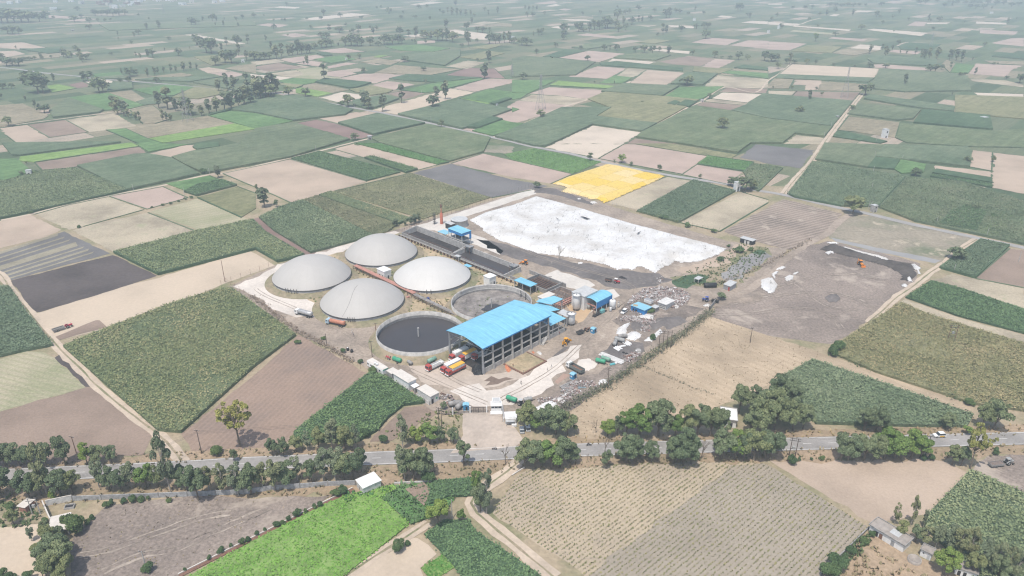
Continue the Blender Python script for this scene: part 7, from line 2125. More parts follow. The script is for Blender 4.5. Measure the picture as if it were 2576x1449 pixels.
booth('blue booth standing beside the rusty tractor and trailer', G(2, 2, 818, 452)); booth('blue booth below the tipper lorry', G(2, 2, 614, 912)); booth('blue booth just inside the gate', S(6, 785, 1340), R(0))
# white office blocks along the left edge
t = site('portable_cabin', 'long rounded white portable cabin at the head of the row', 'cabin', -28.7, 34)
MB().box((0, 0, 1.75), (3.2, 11.4, 2.7), bev=.35).build('wall', M_white, t); MB().box((0, 0, 3.14), (3.0, 11.2, .1), bev=.04).build('roof', M_cream, t)
for y in (4.6, 2.4, -3.6): MB().box((-1.61, y, 2.0), (.06, 1.0, .7)).build('window', M_glass, t)
MB().box((-1.61, -1.2, 1.5), (.06, .9, 2.0)).build('door', M_greyr, t)
MB().box((0, -5.71, 2.85), (2.8, .06, .35)).build('sign_band', M_green, t)
for k, y in enumerate((-.4, .9)):
    o = site('water_tank', 'white round water tank %s on the cabin' % ('nearer the gate' if k == 0 else 'further from the gate'), 'water tank', -29.6, 34 + y - .6, 'roof water tanks'); o.location.z = 3.2
    MB().lathe([(.02, 0), (.55, 0), (.55, .8), (.4, 1.0), (.02, 1.05)], n=14).build('tank', M_white, o); MB().lathe([(.2, 1.04), (.2, 1.14), (.02, 1.16)], n=10).build('lid', M_white, o)
t = lean_roof('cream_canopy', 'cream sheet roof shelter between cabin and white office', [(-29.4, 23.3), (-25.7, 23.3), (-25.7, 27.2), (-29.4, 27.2)], 3.1, M_cream, [(-29.2, 23.5), (-25.9, 23.5), (-25.9, 27), (-29.2, 27)])
MB().box((-1.7, 0, 1.3), (.12, 3.6, 2.6)).build('dark_wall', M_cdark, t)
box_house('white_office', 'taller white office block with cream roof and panelled side', 'building', -29.8, -26, 11.7, 21.5, 4.3, M_white, M_cream, None, [('y-', .2, 1.8, 1.2, .9, M_greyr)], .35)
box_house('white_office', 'grey-white office block nearest the gate with dark doorway', 'building', -29.6, -25.4, -1.7, 6.4, 3.7, M_whited, M_cream, ('y-', -1.2, 0, 1.0, 2.3, M_dark), [('y-', .9, 1.5, .8, .7, M_green)], .2)
lean_roof('white_awning', 'white awning with clutter between the two offices', [(-29.3, 8.6), (-26.6, 8.6), (-26.6, 11.2), (-29.3, 11.2)], 3.0, M_white, [(-29.1, 8.8), (-26.8, 8.8)])
for k, (a, b) in enumerate(((-1.8, 6.4), (11.6, 21.5))):
    t = site('panel_wall', 'low grey panel wall along the %s office' % ('gate-side' if k == 0 else 'taller'), 'wall', -30.3, (a + b) / 2)
    MB().box((0, 0, .95), (.12, b - a, 1.9)).build('panels', M_whited, t)
    m = MB()
    for q in range(4): m.box((-.1, (b - a) * (q / 3 - .5), 1.05), (.14, .16, 2.1))
    m.build('posts', M_cdark, t)
for k, (x, y) in enumerate((G(1, 2, 925, 632), G(1, 2, 965, 650))):
    t = thing('water_barrel', 'black plastic water barrel %s by the left boundary' % ('with white lid, further back' if k == 0 else 'nearer the cabin'), 'barrel', at(x, y), 0, 'black barrels')
    MB().lathe([(.02, 0), (.62, 0), (.66, .5), (.62, 1.3), (.4, 1.6), (.02, 1.65)], n=16).build('tank', M_black, t); MB().lathe([(.3, 1.62), (.3, 1.75), (.02, 1.78)], n=12).build('lid', M_black if k else M_white, t)

# gate and guard house: frame square to the camera axis
def gate_leaf(t, x0, x1, h, nm='gate_leaf'):
    m = MB()
    for z in (.15, h * .52, h): m.box(((x0 + x1) / 2, 0, z), (x1 - x0, .1, .12))
    for x in np.linspace(x0, x1, 4): m.box((float(x), 0, h / 2), (.1, .12, h))
    m.build(nm, M_dark, t)
ga = at(*S(6, 850, 1393)); gb = at(*S(6, 1112, 1388)); gd = gb - ga
t = thing('entrance_gate', 'closed black double gate between white pillars', 'gate', ga, math.atan2(gd.y, gd.x))
gl_ = gd.length
gate_leaf(t, .35, gl_ / 2 - .04, 2.4); gate_leaf(t, gl_ / 2 + .04, gl_ - .35, 2.4)
for x in (0, gl_): MB().box((x, 0, 1.5), (.5, .5, 3.0)).build('pillar', M_white, t)
fa = at(*S(6, 575, 1418)); fd = ga - fa
t = thing('boundary_fence', 'black railing fence with white pillar left of the gate', 'fence', fa, math.atan2(fd.y, fd.x))
gate_leaf(t, .3, fd.length - .4, 1.7, 'railing'); MB().box((0, 0, 1.5), (.5, .5, 3.0)).build('pillar', M_white, t)
fa2 = at(*S(6, 400, 1430)); fd2 = fa - fa2
t = thing('boundary_fence', 'short black railing fence beside the twin poles', 'fence', fa2, math.atan2(fd2.y, fd2.x)); gate_leaf(t, .1, fd2.length - .4, 1.7, 'railing')
gh = at(*S(6, 1265, 1370)); t = thing('guard_house', 'white guard house with large windows and raised roof room at the gate', 'building', gh, R(2))
MB().box((0, 1.2, .9), (4.0, 3.2, 1.6)).build('wall', M_white, t); MB().box((0, 1.2, 2.2), (3.9, 3.1, 1.0)).build('window_band', M_glass, t)
MB().box((0, 1.2, 2.8), (4.3, 3.4, .25)).build('roof', M_white, t)
m = MB().box((0, 2.6, 3.35), (3.2, 2.6, .85)); m.build('parapet', M_white, t); MB().box((0, 2.6, 3.8), (2.7, 2.1, .06)).build('roof_slab', M_greyr, t)
for x in (-1.98, -.66, .66, 1.98): MB().box((x, -.36, 2.2), (.12, .1, 1.0)).build('window_post', M_white, t)
MB().box((.2, -1.2, .25), (5, 2, .35)).build('step', M_white, t)
def T1(x, y): return ((1690 + x / 5.367) / 1.56522, (1500 + y / 5.367) / 1.56522)
t = thing('roadside_shop', 'ramshackle white sheet shop beside the entrance', 'shop', at(*T1(1720, 900)), R(3))
MB().box((0, 1.5, 1.2), (4.2, 4, 2.4)).build('wall', M_whited, t); MB().box((.1, 2.0, 2.55), (4.6, 3.6, .15), rx=R(4)).build('roof', M_white, t)
MB().box((-.2, -1.1, 2.0), (3.2, 1.6, .1), rx=R(-6)).build('awning', M_greyr, t); MB().box((1.2, -1.9, .6), (1.8, .8, .9)).build('counter', M_white, t)
for x in (-1.7, 1.3): MB().tube((x, -1.8, 0), (x, -1.8, 1.95), .06, n=5).build('post', M_steel, t)
t = thing('boundary_wall', 'pale wall with dark edge between guard house and shop', 'wall', at(*T1(1560, 720)), R(90) + .04); MB().box((0, 0, .8), (9.5, .25, 1.6)).build('panel', M_white, t); MB().box((0, .16, .85), (9.6, .08, 1.7)).build('dark_edge', M_dark, t)

# shacks and scrap on the right
t = box_house('blue_shack', 'blue walled shack with torn faded blue roof in the rubble', 'hut', 90.6, 96.6, -17.2, -9.4, 3.0, M_bluew, M_blue2, ('x-', .8, 0, 1.2, 2.1, M_dark), [('x-', 2.4, 0, 1.0, 2.1, M_dark)], slope=-.05)
MB().box((-1.6, 2.4, 3.32), (1.8, 2.2, .12), rz=.4).build('torn_patch', M_scrub, t)
box_house('white_shack', 'pale plank shack with dirty white roof in the rubble', 'hut', 103, 110.4, -21.2, -16.6, 3.1, M_whited, M_whited, None, [('x-', 0, .8, 3.6, .25, M_dark), ('x-', 0, 1.7, 3.6, .2, M_dark)], .4, slope=-.03)
box_house('grey_shack', 'small grey lean-to hut between blue and pale shacks', 'hut', 97.4, 100.4, -19, -16.6, 2.5, M_cdark, M_greyr)
t = site('van_body', 'discarded white van body behind the blue shack', 'scrap', 104, -10.5); MB().box((0, 0, 1.3), (2.4, 4.2, 1.7), bev=.15).build('shell', M_white, t); MB().box((0, 0, 2.2), (2.2, 4, .12)).build('roof', M_steel, t)
# rubble: uncountable
V = []
rg = np.random.default_rng(5)
def rub(cell, txt, n, smax):
    P = [tuple(at(*uv).xy) for uv in pts_of(cell, txt)]
    X, Y = scatter(P, n / max(1, abs(sum(P[i][0] * P[(i + 1) % len(P)][1] - P[(i + 1) % len(P)][0] * P[i][1] for i in range(len(P)))) / 2))
    out = []
    for x, y in zip(X, Y):
        a, b, h = rg.uniform(.2, smax), rg.uniform(.15, smax * .4), rg.uniform(.05, .5)
        q = rg.uniform(0, 3.14); z = .15 + rg.uniform(0, .9) ** 2; tl = rg.normal(0, .35)
        c_, s_ = math.cos(q), math.sin(q)
        cor = [(-a, -b), (a, -b), (a, b), (-a, b)]
        top = [(x + c_ * u - s_ * v, y + s_ * u + c_ * v, z + h + u * tl * .4) for u, v in cor]
        bot = [(p[0], p[1], .1) for p in top]
        out += [top, [bot[0], bot[1], top[1], top[0]], [bot[1], bot[2], top[2], top[1]], [bot[2], bot[3], top[3], top[2]], [bot[3], bot[0], top[0], top[3]]]
    return np.array(out).reshape(-1, 3)
M_rub, nt, bs = newmat('rubble_mix')
g_ = nt.nodes.new('ShaderNodeNewGeometry')
nt.links.new(ramp(nt, math_n(nt, 'ADD', math_n(nt, 'MULTIPLY', g_.outputs['Random Per Island'], .6), math_n(nt, 'MULTIPLY', noise(nt, g_.outputs['Position'], .5, 3, .7), .4)), [(.2, (.10, .085, .08)), (.36, (.24, .20, .18)), (.5, (.42, .38, .36)), (.58, (.30, .16, .13)), (.66, (.30, .27, .25)), (.8, (.66, .64, .62))]), bs.inputs['Base Color']); bs.inputs['Roughness'].default_value = .9
rb = [rub((2, 2), '1160 200 1200 110 1320 20 1480 0 1640 10 1780 60 1790 110 1700 190 1640 210 1500 190 1420 130 1300 110 1210 150', 1500, .95),
      rub((2, 2), '1080 340 1130 290 1230 300 1400 340 1440 330 1450 370 1330 370 1200 340', 420, .8), rub((2, 2), '1160 160 1210 240 1400 250 1440 290 1250 270 1150 220', 260, .7),
      rub((2, 2), '1100 740 1150 690 1250 650 1290 680 1180 750', 150, .8), rub((2, 2), '500 1050 640 940 820 960 840 1000 640 1010 560 1090', 200, .7), rub((2, 2), '240 1130 480 1100 640 1020 700 1040 500 1190 400 1220', 300, .7),
      rub((1, 2), '1850 1090 1960 1080 1990 1150 1900 1180', 30, .7), rub((2, 1), '1450 1360 1520 1340 1520 1400 1470 1405', 20, 1.0), rub((2, 2), '1290 390 1400 390 1400 450 1300 440', 40, .8)]
o = link(bpy.data.objects.new('rubble', quad_mesh('rubble', np.concatenate(rb), M_rub))); o['kind'] = 'stuff'
def pipes(label, name, cat, uv, rz, n, L, r_, mat, sq=False, fan=.06):
    t = thing(name, label, cat, at(*uv), rz)
    m = MB()
    for k in range(n):
        a = random.gauss(0, fan); y = (k - n / 2) * r_ * 2.6; x = random.gauss(0, .2)
        z = .25 + r_
        if sq: m.box((x, y, z), (L, r_ * 2, r_ * 1.2), rz=a)
        else: m.tube((x - L / 2 * math.cos(a), y - L / 2 * math.sin(a), z), (x + L / 2 * math.cos(a), y + L / 2 * math.sin(a), z), r_, n=8)
    m.build('lengths', mat, t)
    m = MB().box((-L * .3, 0, .18), (.2, n * r_ * 2.6, .16)).box((L * .3, 0, .18), (.2, n * r_ * 2.6, .16)); m.build('bearers', M_rust, t)
hd1 = ang_px(G(2, 2, 1130, 545), G(2, 2, 1200, 580))
pipes('bundle of thick white pipes, upper, on the black ground', 'pipe_bundle', 'pipes', G(2, 2, 1170, 565), hd1, 5, 3.4, .24, M_white)
pipes('pair of white pipes between the two bundles', 'pipe_bundle', 'pipes', G(2, 2, 1110, 590), hd1 + 1.2, 2, 3.2, .24, M_white)
pipes('bundle of thick white pipes, lower, on the black ground', 'pipe_bundle', 'pipes', G(2, 2, 1070, 615), hd1, 5, 3.4, .24, M_white)
pipes('long grey concrete poles stacked by the green tanks', 'pole_stack', 'poles', G(2, 2, 1010, 712), ang_px(G(2, 2, 925, 680), G(2, 2, 1095, 750)), 5, 12, .26, M_whited, True, .015)
pipes('grey beams stacked below the blue booth', 'beam_stack', 'beams', G(2, 2, 560, 985), ang_px(G(2, 2, 500, 1010), G(2, 2, 620, 955)), 4, 7.5, .3, M_cdark, True, .02)
pipes('shorter grey beams beside the longer ones', 'beam_stack', 'beams', G(2, 2, 545, 1035), ang_px(G(2, 2, 500, 1060), G(2, 2, 590, 1020)), 3, 4.5, .3, M_cdark, True, .02)
pipes('blue-grey pipes tangled in the scrub edge', 'pipe_bundle', 'pipes', G(2, 2, 690, 1000), .3, 5, 3, .15, paint('pipe_blue_grey', (.22, .33, .38), .6, .3), False, .4)
t = thing('concrete_ring', 'round concrete lid lying on the black ground', 'concrete ring', at(*G(2, 2, 1270, 640)), 0); MB().lathe([(.02, .9), (1.25, .9), (1.3, .8), (1.3, .2)], n=24).build('lid', M_cwall, t); MB().lathe([(1.35, .2), (1.35, .32), (1.3, .34)], n=24).build('rim', M_white, t)
for k, (x, y) in enumerate(((1122, 655), (1152, 665))):
    tag(MB().lathe([(.02, .25), (.3, .25), (.35, .45), (.6, .45), (.62, .2)], n=14).build('tyre', M_tyre, None, at(*G(2, 2, x, y))), 'old tyre lying on the black ground, %s' % ('nearer the white pipes' if k == 0 else 'further from the white pipes'), 'tyre', 'old tyres')
t = thing('tarp_bundle', 'turquoise tarpaulin bundle by the green tanks', 'bundle', at(*G(2, 2, 1010, 775)), .4); MB().box((0, 0, .45), (2.6, 1.2, .6), bev=.25).build('cover', paint('turq', (.12, .40, .42), .6, .25), t); MB().box((1.8, .3, .4), (1.2, 1, .5), bev=.2).build('sack', M_whited, t)
t = thing('scrap_machine', 'rusty red hopper machine scrap near the hedge', 'scrap', at(*G(2, 2, 1180, 700)), .5); MB().box((0, 0, .7), (2.4, 1.1, .9), bev=.1).tube((-1, 0, .8), (-2.6, 1, 1.3), .15).build('casing', M_rust, t); MB().box((.8, -1.2, .6), (1.5, 1, .7), bev=.1).build('engine', M_dark, t)
t = thing('black_tank', 'black ribbed cylindrical tank lying beside the grey shed', 'tank', at(*G(2, 1, 1992, 1445)), R(2)); MB().lathe([(.02, -3.2), (1.2, -3.2), (1.3, -3), (1.3, 3), (1.2, 3.2), (.02, 3.2)], (0, 0, 1.5), 20, ax='x').build('shell', M_black, t)
m = MB()
for k in range(5): m.lathe([(1.31, -.06), (1.36, 0), (1.31, .06)], (-2.4 + k * 1.2, 0, 1.5), 18, ax='x')
m.build('bands', M_dark, t)
gx = lambda uv: ((at(*uv) - ORG).dot(UX), (at(*uv) - ORG).dot(VX))
a = gx(G(2, 1, 2145, 1460)); box_house('zinc_shed', 'grey zinc shed with red door by the black tank', 'shed', a[0] - 1, a[0] + 5.2, a[1] - 3.2, a[1] + .6, 3.0, M_steel, M_greyr, ('x-', -1.2, 0, .9, 2.2, M_red), slope=.05)
a = gx(G(2, 1, 1850, 1400)); lean_roof('zinc_canopy', 'little zinc canopy in the weeds near the black tank', [(a[0], a[1] - 1.5), (a[0] + 4.5, a[1] - 1.5), (a[0] + 4.5, a[1] + 1.5), (a[0], a[1] + 1.5)], 2.4, M_greyr, [(a[0] + .3, a[1] - 1.2), (a[0] + 4.2, a[1] + 1.2), (a[0] + .3, a[1] + 1.2)])
a = gx(G(2, 1, 2365, 1000)); t = box_house('open_shed', 'small dark open shed with pale doors at the lane corner', 'shed', a[0] - 1.5, a[0] + 2.5, a[1] - 4, a[1] + 4, 2.8, M_dark, M_greyr, ('x-', -1.4, 0, 1.4, 2.2, M_whited), [('x-', .6, 0, 1.2, 2.2, M_whited)])

# fences
def post_fence(name, label, uvs, step, h, mat, wires=3, post=.09, z=.15):
    P = resample([at(*p) for p in uvs], step)
    t = thing(name, label, 'fence', P[0])
    ps = MB(); ws = MB()
    for p in P: q = p - P[0]; ps.box((q.x, q.y, h / 2), (post, post, h))
    for a, b in zip(P[:-1], P[1:]):
        for k in range(wires):
            zz = h * (k + 1) / (wires + .3)
            ws.tube((a.x - P[0].x, a.y - P[0].y, zz), (b.x - P[0].x, b.y - P[0].y, zz), .018, n=3, caps=False)
    ps.build('posts', mat, t); ws.build('wires', M_rust, t)
post_fence('wire_fence', 'rusty wire fence at the end of the tan strip', [(557, 719), (690, 668)], 6, 3.2, M_rust, 4)
post_fence('wire_fence', 'wire fence from the domes along the concrete road', [G(1, 1, 1390, 890), G(1, 1, 1960, 710), G(1, 1, 2576, 500), (1340, 468)], 4, 3.0, M_dark, 4)
post_fence('wire_fence', 'wire fence beside the yellow tarpaulin and stubble', [G(2, 1, x, y) for x, y in ((490, 490), (740, 560), (940, 610), (1280, 690))], 3.5, 3.0, M_steel, 4)
post_fence('wire_fence', 'wire fence at the foot of the pale stubble', [G(2, 1, x, y) for x, y in ((1690, 790), (1850, 850), (2100, 890))], 3.5, 3.0, M_dark, 4)
post_fence('wire_fence', 'wire fence along the ploughed field boundary', [G(1, 2, x, y) for x, y in ((-300, -60), (0, 130), (430, 440), (720, 600), (1000, 790), (1130, 850))], 5, 2.4, M_rust, 3)
M_scrubl = leaf('scrub_leaf', (.10, .115, .07), (.155, .16, .10), (.235, .215, .15))
M_dryl = leaf('dry_scrub_leaf', (.17, .13, .095), (.25, .195, .145), (.33, .265, .2))
belt('scrub_hedge', [G(2, 2, x, y) for x, y in ((500, 1235), (700, 1120), (960, 990), (1200, 830), (1400, 690), (1540, 600), (1760, 440), (1960, 280), (2020, 230))], 4.5, 2.6, M_scrubl, 'long grey-green scrub hedge along the works boundary', 2.6, .6)
belt('scrub_hedge', [G(1, 2, x, y) for x, y in ((-60, 80), (0, 120), (200, 280), (400, 430), (600, 530), (850, 670), (980, 760))], 3.2, 1.3, M_dryl, 'dry brown scrub belt along the ploughed field fence', 1.6, .6)
belt('scrub_hedge', [G(3, 1, x, y) for x, y in ((-560, 1420), (-200, 1300), (0, 1200), (200, 1090), (440, 960))], 3, 1.5, M_dryl, 'brown scrub belt along the grey lane', .8, .7)
belt('scrub_hedge', [G(3, 2, x, y) for x, y in ((600, 650), (760, 700), (950, 800), (1400, 920), (1700, 1040), (2060, 1180))], 3, 1.5, L_weed, 'green weedy bank along the thin canal', .8, .7)
belt('scrub_hedge', [G(2, 2, x, y) for x, y in ((1310, 790), (1500, 870), (1800, 1000), (2030, 1080))], 1.4, 1.0, M_scrubl, 'thin weedy bund across the stubble', 1.2, .5)
belt('scrub_hedge', [G(2, 1, x, y) for x, y in ((1260, 680), (1480, 740), (1680, 790))], 4, 1.6, L_weed, 'bushy edge below the green cane', 1.2, .7)
a = [G(2, 2, x, y) for x, y in ((1985, 235), (2045, 150))]
p0, p1 = at(*a[0]), at(*a[1]); t = thing('boundary_wall', 'dark slab wall stub at the lane gap', 'wall', p0, ang_px(*a)); L_ = (p1 - p0).length; MB().box((L_ / 2, 0, 1.2), (L_, .25, 2.4)).build('slabs', M_cdark, t); MB().box((0, 0, 1.4), (.3, .35, 2.8)).box((L_, 0, 1.4), (.3, .35, 2.8)).build('posts', M_dark, t)

# poles
M_wood = paint('pole_wood', (.14, .105, .085), .85, .3); M_pole = paint('pole_concrete', (.45, .43, .41), .85, .25)
def pole(label, base, top, mat=None, arms=0, group='single power poles', n_=1, gap=1.6, brace=False):
    b = at(*base); h = min(height_for(b, top[1]), 14)
    t = thing('power_pole', label, 'power pole', b, random.uniform(-.3, .3), group)
    mat = mat or M_pole
    for k in range(n_):
        x = (k - (n_ - 1) / 2) * gap
        MB().tube((x, 0, 0), (x, 0, h), .17, .11, 7).build('pole', mat, t)
    for k in range(arms):
        MB().box((0, 0, h - .25 - k * .9), (2.0 + (n_ - 1) * gap * .8, .12, .12)).build('crossarm', M_dark, t)
        m = MB()
        for x in (-.85, 0, .85): m.tube((x, 0, h - .2 - k * .9), (x, 0, h + .1 - k * .9), .06, n=5)
        m.build('insulators', M_whited, t)
    if brace:
        MB().box((0, 0, h * .45), (gap, .1, .12)).build('brace', M_dark, t)
        if n_ == 2: MB().box((0, 0, h * .42 + .7), (.9, .6, 1.0)).build('transformer', M_gtank, t)
for lab, cell, b, tp_, mat, arms in (
    ('rusty lattice-like pole between the roadside trees and brown field', (0, 3), (770, 215), (740, 45), M_rust, 1), ('dark leaning pole at the ploughed field corner', (0, 3), (2030, 218), (1995, -20), M_wood, 1),
    ('concrete pole in the mud lot rising from a bush', (0, 3), (1475, 1385), (1440, 1200), M_pole, 1), ('dark pole in the scrub hedge with lamp arms', (2, 2), (962, 1010), (958, 800), M_wood, 2),
    ('leaning wooden pole alone on the harvested stubble', (2, 2), (2395, 555), (2465, 400), M_wood, 1), ('lamp pole between the full tank and the cabin', (1, 2), (1170, 698), (1158, 535), M_wood, 1),
    ('thin dark pole on the left boundary scrub', (1, 2), (712, 575), (704, 460), M_wood, 0), ('rusty pole at the rim of the full tank', (1, 2), (1205, 430), (1200, 355), M_rust, 1),
    ('tall dark pole below the highway trees at the field end', (3, 3), (1580, 245), (1640, 40), M_wood, 1), ('pale pole beside the pump at the lane bend', (1, 3), (1975, 875), (1972, 680), M_pole, 0),
    ('thin mast on the tan strip by the rusty fence', (0, 1), (2265, 1390), (2243, 1170), M_rust, 0), ('concrete pole by the brown lane field', (3, 1), (2520, 1185), (2548, 1085), M_pole, 0),
    ('concrete pole in the small cane by the lane', (3, 1), (1870, 1280), (1888, 1205), M_pole, 0), ('concrete pole beside the farm road green plots', (3, 1), (2200, 930), (2215, 845), M_pole, 0),
    ('concrete pole in the cane right of the shelter', (3, 1), (1692, 808), (1710, 728), M_pole, 0), ('concrete pole in the wide cane, nearest the farm road', (3, 1), (1043, 455), (1060, 385), M_pole, 0),
    ('concrete pole in the wide cane, middle', (3, 1), (1055, 297), (1070, 220), M_pole, 0), ('concrete pole in the pale cane, far', (3, 1), (1072, 132), (1080, 70), M_pole, 0),
    ('concrete pole by the two green plots', (3, 1), (1350, 158), (1358, 110), M_pole, 0), ('concrete pole on the west lane by the pink plot', (0, 1), (1346, 482), (1338, 402), M_pole, 0),
    ('concrete pole by the white debris in the west', (0, 1), (1855, 510), (1847, 430), M_pole, 0), ('concrete pole on the lane above the cane', (0, 1), (2110, 308), (2105, 240), M_pole, 0),
    ('concrete pole at the corner of the green strip', (1, 1), (605, 78), (598, 10), M_pole, 0), ('concrete pole where two farm lanes meet', (3, 0), (562, 1385), (565, 1325), M_pole, 1),
    ('concrete pole halfway up the dirt lane', (3, 0), (632, 1288), (640, 1220), M_pole, 0), ('concrete pole beside the two storey hut', (3, 0), (1088, 1425), (1095, 1370), M_pole, 1),
    ('concrete pole at the tip of the pale long field', (1, 0), (1668, 965), (1665, 905), M_pole, 0), ('concrete pole in the cane above the farm road', (1, 0), (1762, 1235), (1762, 1170), M_pole, 0),
    ('concrete pole by the dark grove road end', (1, 0), (990, 1080), (990, 1020), M_pole, 0), ('concrete pole beside the yellow tarpaulin hut trees', (2, 1), (2262, 460), (2275, 385), M_pole, 0),
    ('concrete pole at the near corner of cane by farm road', (3, 1), (200, 525), (202, 490), M_pole, 0), ('pole at the corner of the concrete pits', (2, 1), (380, 1460), (378, 1330), M_wood, 1),
    ('concrete pole on the far eastern lane', (2, 0), (2040, 770), (2040, 725), M_pole, 1)):
    pole(lab, G(cell[0], cell[1], *b), G(cell[0], cell[1], *tp_), mat, arms)
H_ = 'twin power poles'
pole('twin concrete pole with transformer by the brick hut', G(0, 3, 370, 830), G(0, 3, 330, 665), M_pole, 2, H_, 2, 2.4, True)
pole('twin dark pole beside the entrance fence', G(1, 2, 1858, 1420), G(1, 2, 1850, 1205), M_wood, 2, H_, 2, 1.0)
pole('twin dark pole at the highway verge', G(3, 3, 240, 255), G(3, 3, 255, 60), M_wood, 2, H_, 2, 2.0, True)
pole('twin dark pole in the pale cane field', G(3, 2, 1842, 525), G(3, 2, 1875, 375), M_rust, 2, H_, 2, 3.0, True)
pole('four dark poles clustered beside the white mound', G(2, 2, 1535, 610), G(2, 2, 1545, 430), M_wood, 2, H_, 4, 1.8)
pole('twin dark pole behind the gate trees', G(2, 2, 590, 1400), G(2, 2, 590, 1285), M_wood, 1, H_, 2, 1.8)
pole('twin concrete pole beside the roadside shelter', G(3, 1, 1020, 660), G(3, 1, 1030, 575), M_pole, 1, H_, 2, 1.6, True)
# overhead wires along the highway
wp = [at(*G(0, 3, 370, 830)), at(*G(0, 3, 2030, 218)), at(*G(1, 2, 1858, 1420)), at(*G(3, 3, 240, 255)), at(*G(3, 3, 1580, 245))]
t = thing('overhead_wires', 'thin overhead power wires strung along the highway', 'wires', wp[0])
for k in (-.8, 0, .8):
    m = MB()
    for a, b in zip(wp[:-1], wp[1:]):
        pts = [a.lerp(b, q / 10) - wp[0] + Vector((0, k, 9.2 - 1.6 * 4 * (q / 10) * (1 - q / 10))) for q in range(11)]
        m.path(pts, .025, 3)
    m.build('wire', M_dark, t)

def pylon(label, base, top, hmax=60):
    b = at(*base); h = min(height_for(b, top), hmax)
    t = thing('pylon', label, 'pylon', b, SITE + .3, 'lattice pylons')
    w0, w1 = h * .12, h * .022
    wz = lambda z: w1 + (w0 - w1) * max(0, 1 - z / (h * .68))
    for sx in (-1, 1):
        for sy in (-1, 1): MB().tube((sx * w0, sy * w0, 0), (sx * w1, sy * w1, h * .68), .17, .13, 4).tube((sx * w1, sy * w1, h * .68), (sx * w1 * .5, sy * w1 * .5, h), .13, .1, 4).build('leg', M_pyl, t)
    m = MB(); zs = [0]
    while zs[-1] < h * .95: zs.append(zs[-1] + max(1.6, 2.0 * wz(zs[-1])))
    for a, c_ in zip(zs[:-1], zs[1:]):
        p, q = wz(a), wz(c_)
        for s in (-1, 1):
            m.tube((s * p, -p, a), (s * q, q, c_), .07, n=3).tube((s * p, p, a), (s * q, -q, c_), .07, n=3)
            m.tube((-p, s * p, a), (q, s * q, c_), .07, n=3).tube((p, s * p, a), (-q, s * q, c_), .07, n=3)
    m.build('bracing', M_pyl, t)
    for z, L_ in ((.70, .17), (.81, .14), (.92, .11)):
        MB().tube((-h * L_, 0, h * z), (h * L_, 0, h * z), .16, n=4).tube((-h * L_, 0, h * z), (0, 0, h * (z + .04)), .1, n=3).tube((h * L_, 0, h * z), (0, 0, h * (z + .04)), .1, n=3).build('crossarm', M_pyl, t)
M_pyl = paint('galvanised', (.34, .33, .33), .6, .2)
pylon('lattice pylon by the tall grove at the brown field', G(0, 0, 1892, 1222), G(0, 0, 1840, 892)[1])
pylon('lattice pylon on the tan field with a tree at its foot', G(2, 0, 287, 1105), G(2, 0, 290, 745)[1])
pylon('lattice pylon in front of the wide cream field', G(3, 0, 765, 985), G(3, 0, 800, 675)[1])
pylon('faint lattice pylon on the hazy far left plain', G(0, 0, 1650, 140), G(0, 0, 1650, 40)[1])
pylon('faint lattice pylon between two bare fields, far', G(1, 0, 2576, 770), G(1, 0, 2565, 640)[1])
pylon('faint lattice pylon on the far eastern plain', G(3, 0, 1638, 465), G(3, 0, 1665, 330)[1])

# farm buildings
def farm(name, label, cat, a, b, depth, h, wall, roof, door=None, wins=(), over=.2, par=False):
    """front wall runs a->b on the ground, depth goes away from the camera"""
    A, B = at(*a), at(*b); d = B - A; L_ = d.length; hd = math.atan2(d.y, d.x)
    n = Vector((-math.sin(hd), math.cos(hd), 0))
    t = thing(name, label, cat, (A + B) / 2 + n * depth / 2, hd)
    house_parts(t, L_, depth, h, wall, roof, door, wins, over, 0, .15)
    if par:
        m = MB(); l2, d2 = L_ / 2 + over, depth / 2 + over
        for s in (-1, 1): m.box((0, s * d2, h + .28), (2 * l2 + .2, .2, .32)).box((s * l2, 0, h + .28), (.2, 2 * d2 - .2, .32))
        m.build('parapet', M_cdark, t)
    return t
M_mudr = paint('mud_roof', (.36, .32, .285), .9, .3, scale=.5)
def T7(x, y): k = 480 / 2576; return ((3400 + x * k) / 1.56522, (2020 + y * k) / 1.56522)
t = farm('farm_shed', 'long white farm shed with brown flat roof and dark doorways', 'shed', T7(105, 400), T7(820, 835), 4.6, 2.7, M_white, M_mudr, ('y-', -2.9, 0, 1.0, 1.9, M_dark), [('y-', -1.6, 0, 1.0, 1.9, M_rust), ('y-', 2.0, 0, 1.0, 1.9, M_steel)], .3, True)
MB().box((1.2, .6, 2.87), (2.8, 2.6, .06)).build('roof_patch', M_greyr, t)
farm('farm_hut', 'small white hut with brown roof beside the round trough', 'hut', T7(1180, 900), T7(1400, 1010), 2.8, 2.3, M_white, M_mudr, ('y-', .8, 0, .7, 1.6, M_greyr), [('y-', -.6, 1.4, .4, .35, M_dark)], .2, True)
farm('farm_hut', 'white hut with two dark doorways at the bottom edge', 'hut', T7(1915, 1290), T7(2360, 1440), 3.2, 2.4, M_white, M_mudr, ('y-', -1.6, 0, .8, 1.7, M_dark), [('y-', -.2, 0, .8, 1.7, M_dark)], .2, True)
t = thing('round_trough', 'round brick trough in the dry grass yard', 'trough', at(*T7(1070, 1010))); MB().lathe([(1.9, 0), (1.85, .9), (1.55, .9), (1.55, .3), (.02, .3)], n=28).build('ring', M_mudr, t)
p0, p1, p2 = at(*G(3, 3, 1010, 975)), at(*G(3, 3, 780, 1200)), at(*G(3, 3, 520, 1449))
t = thing('boundary_wall', 'low grey wall beside the rows field and long shed', 'wall', p0)
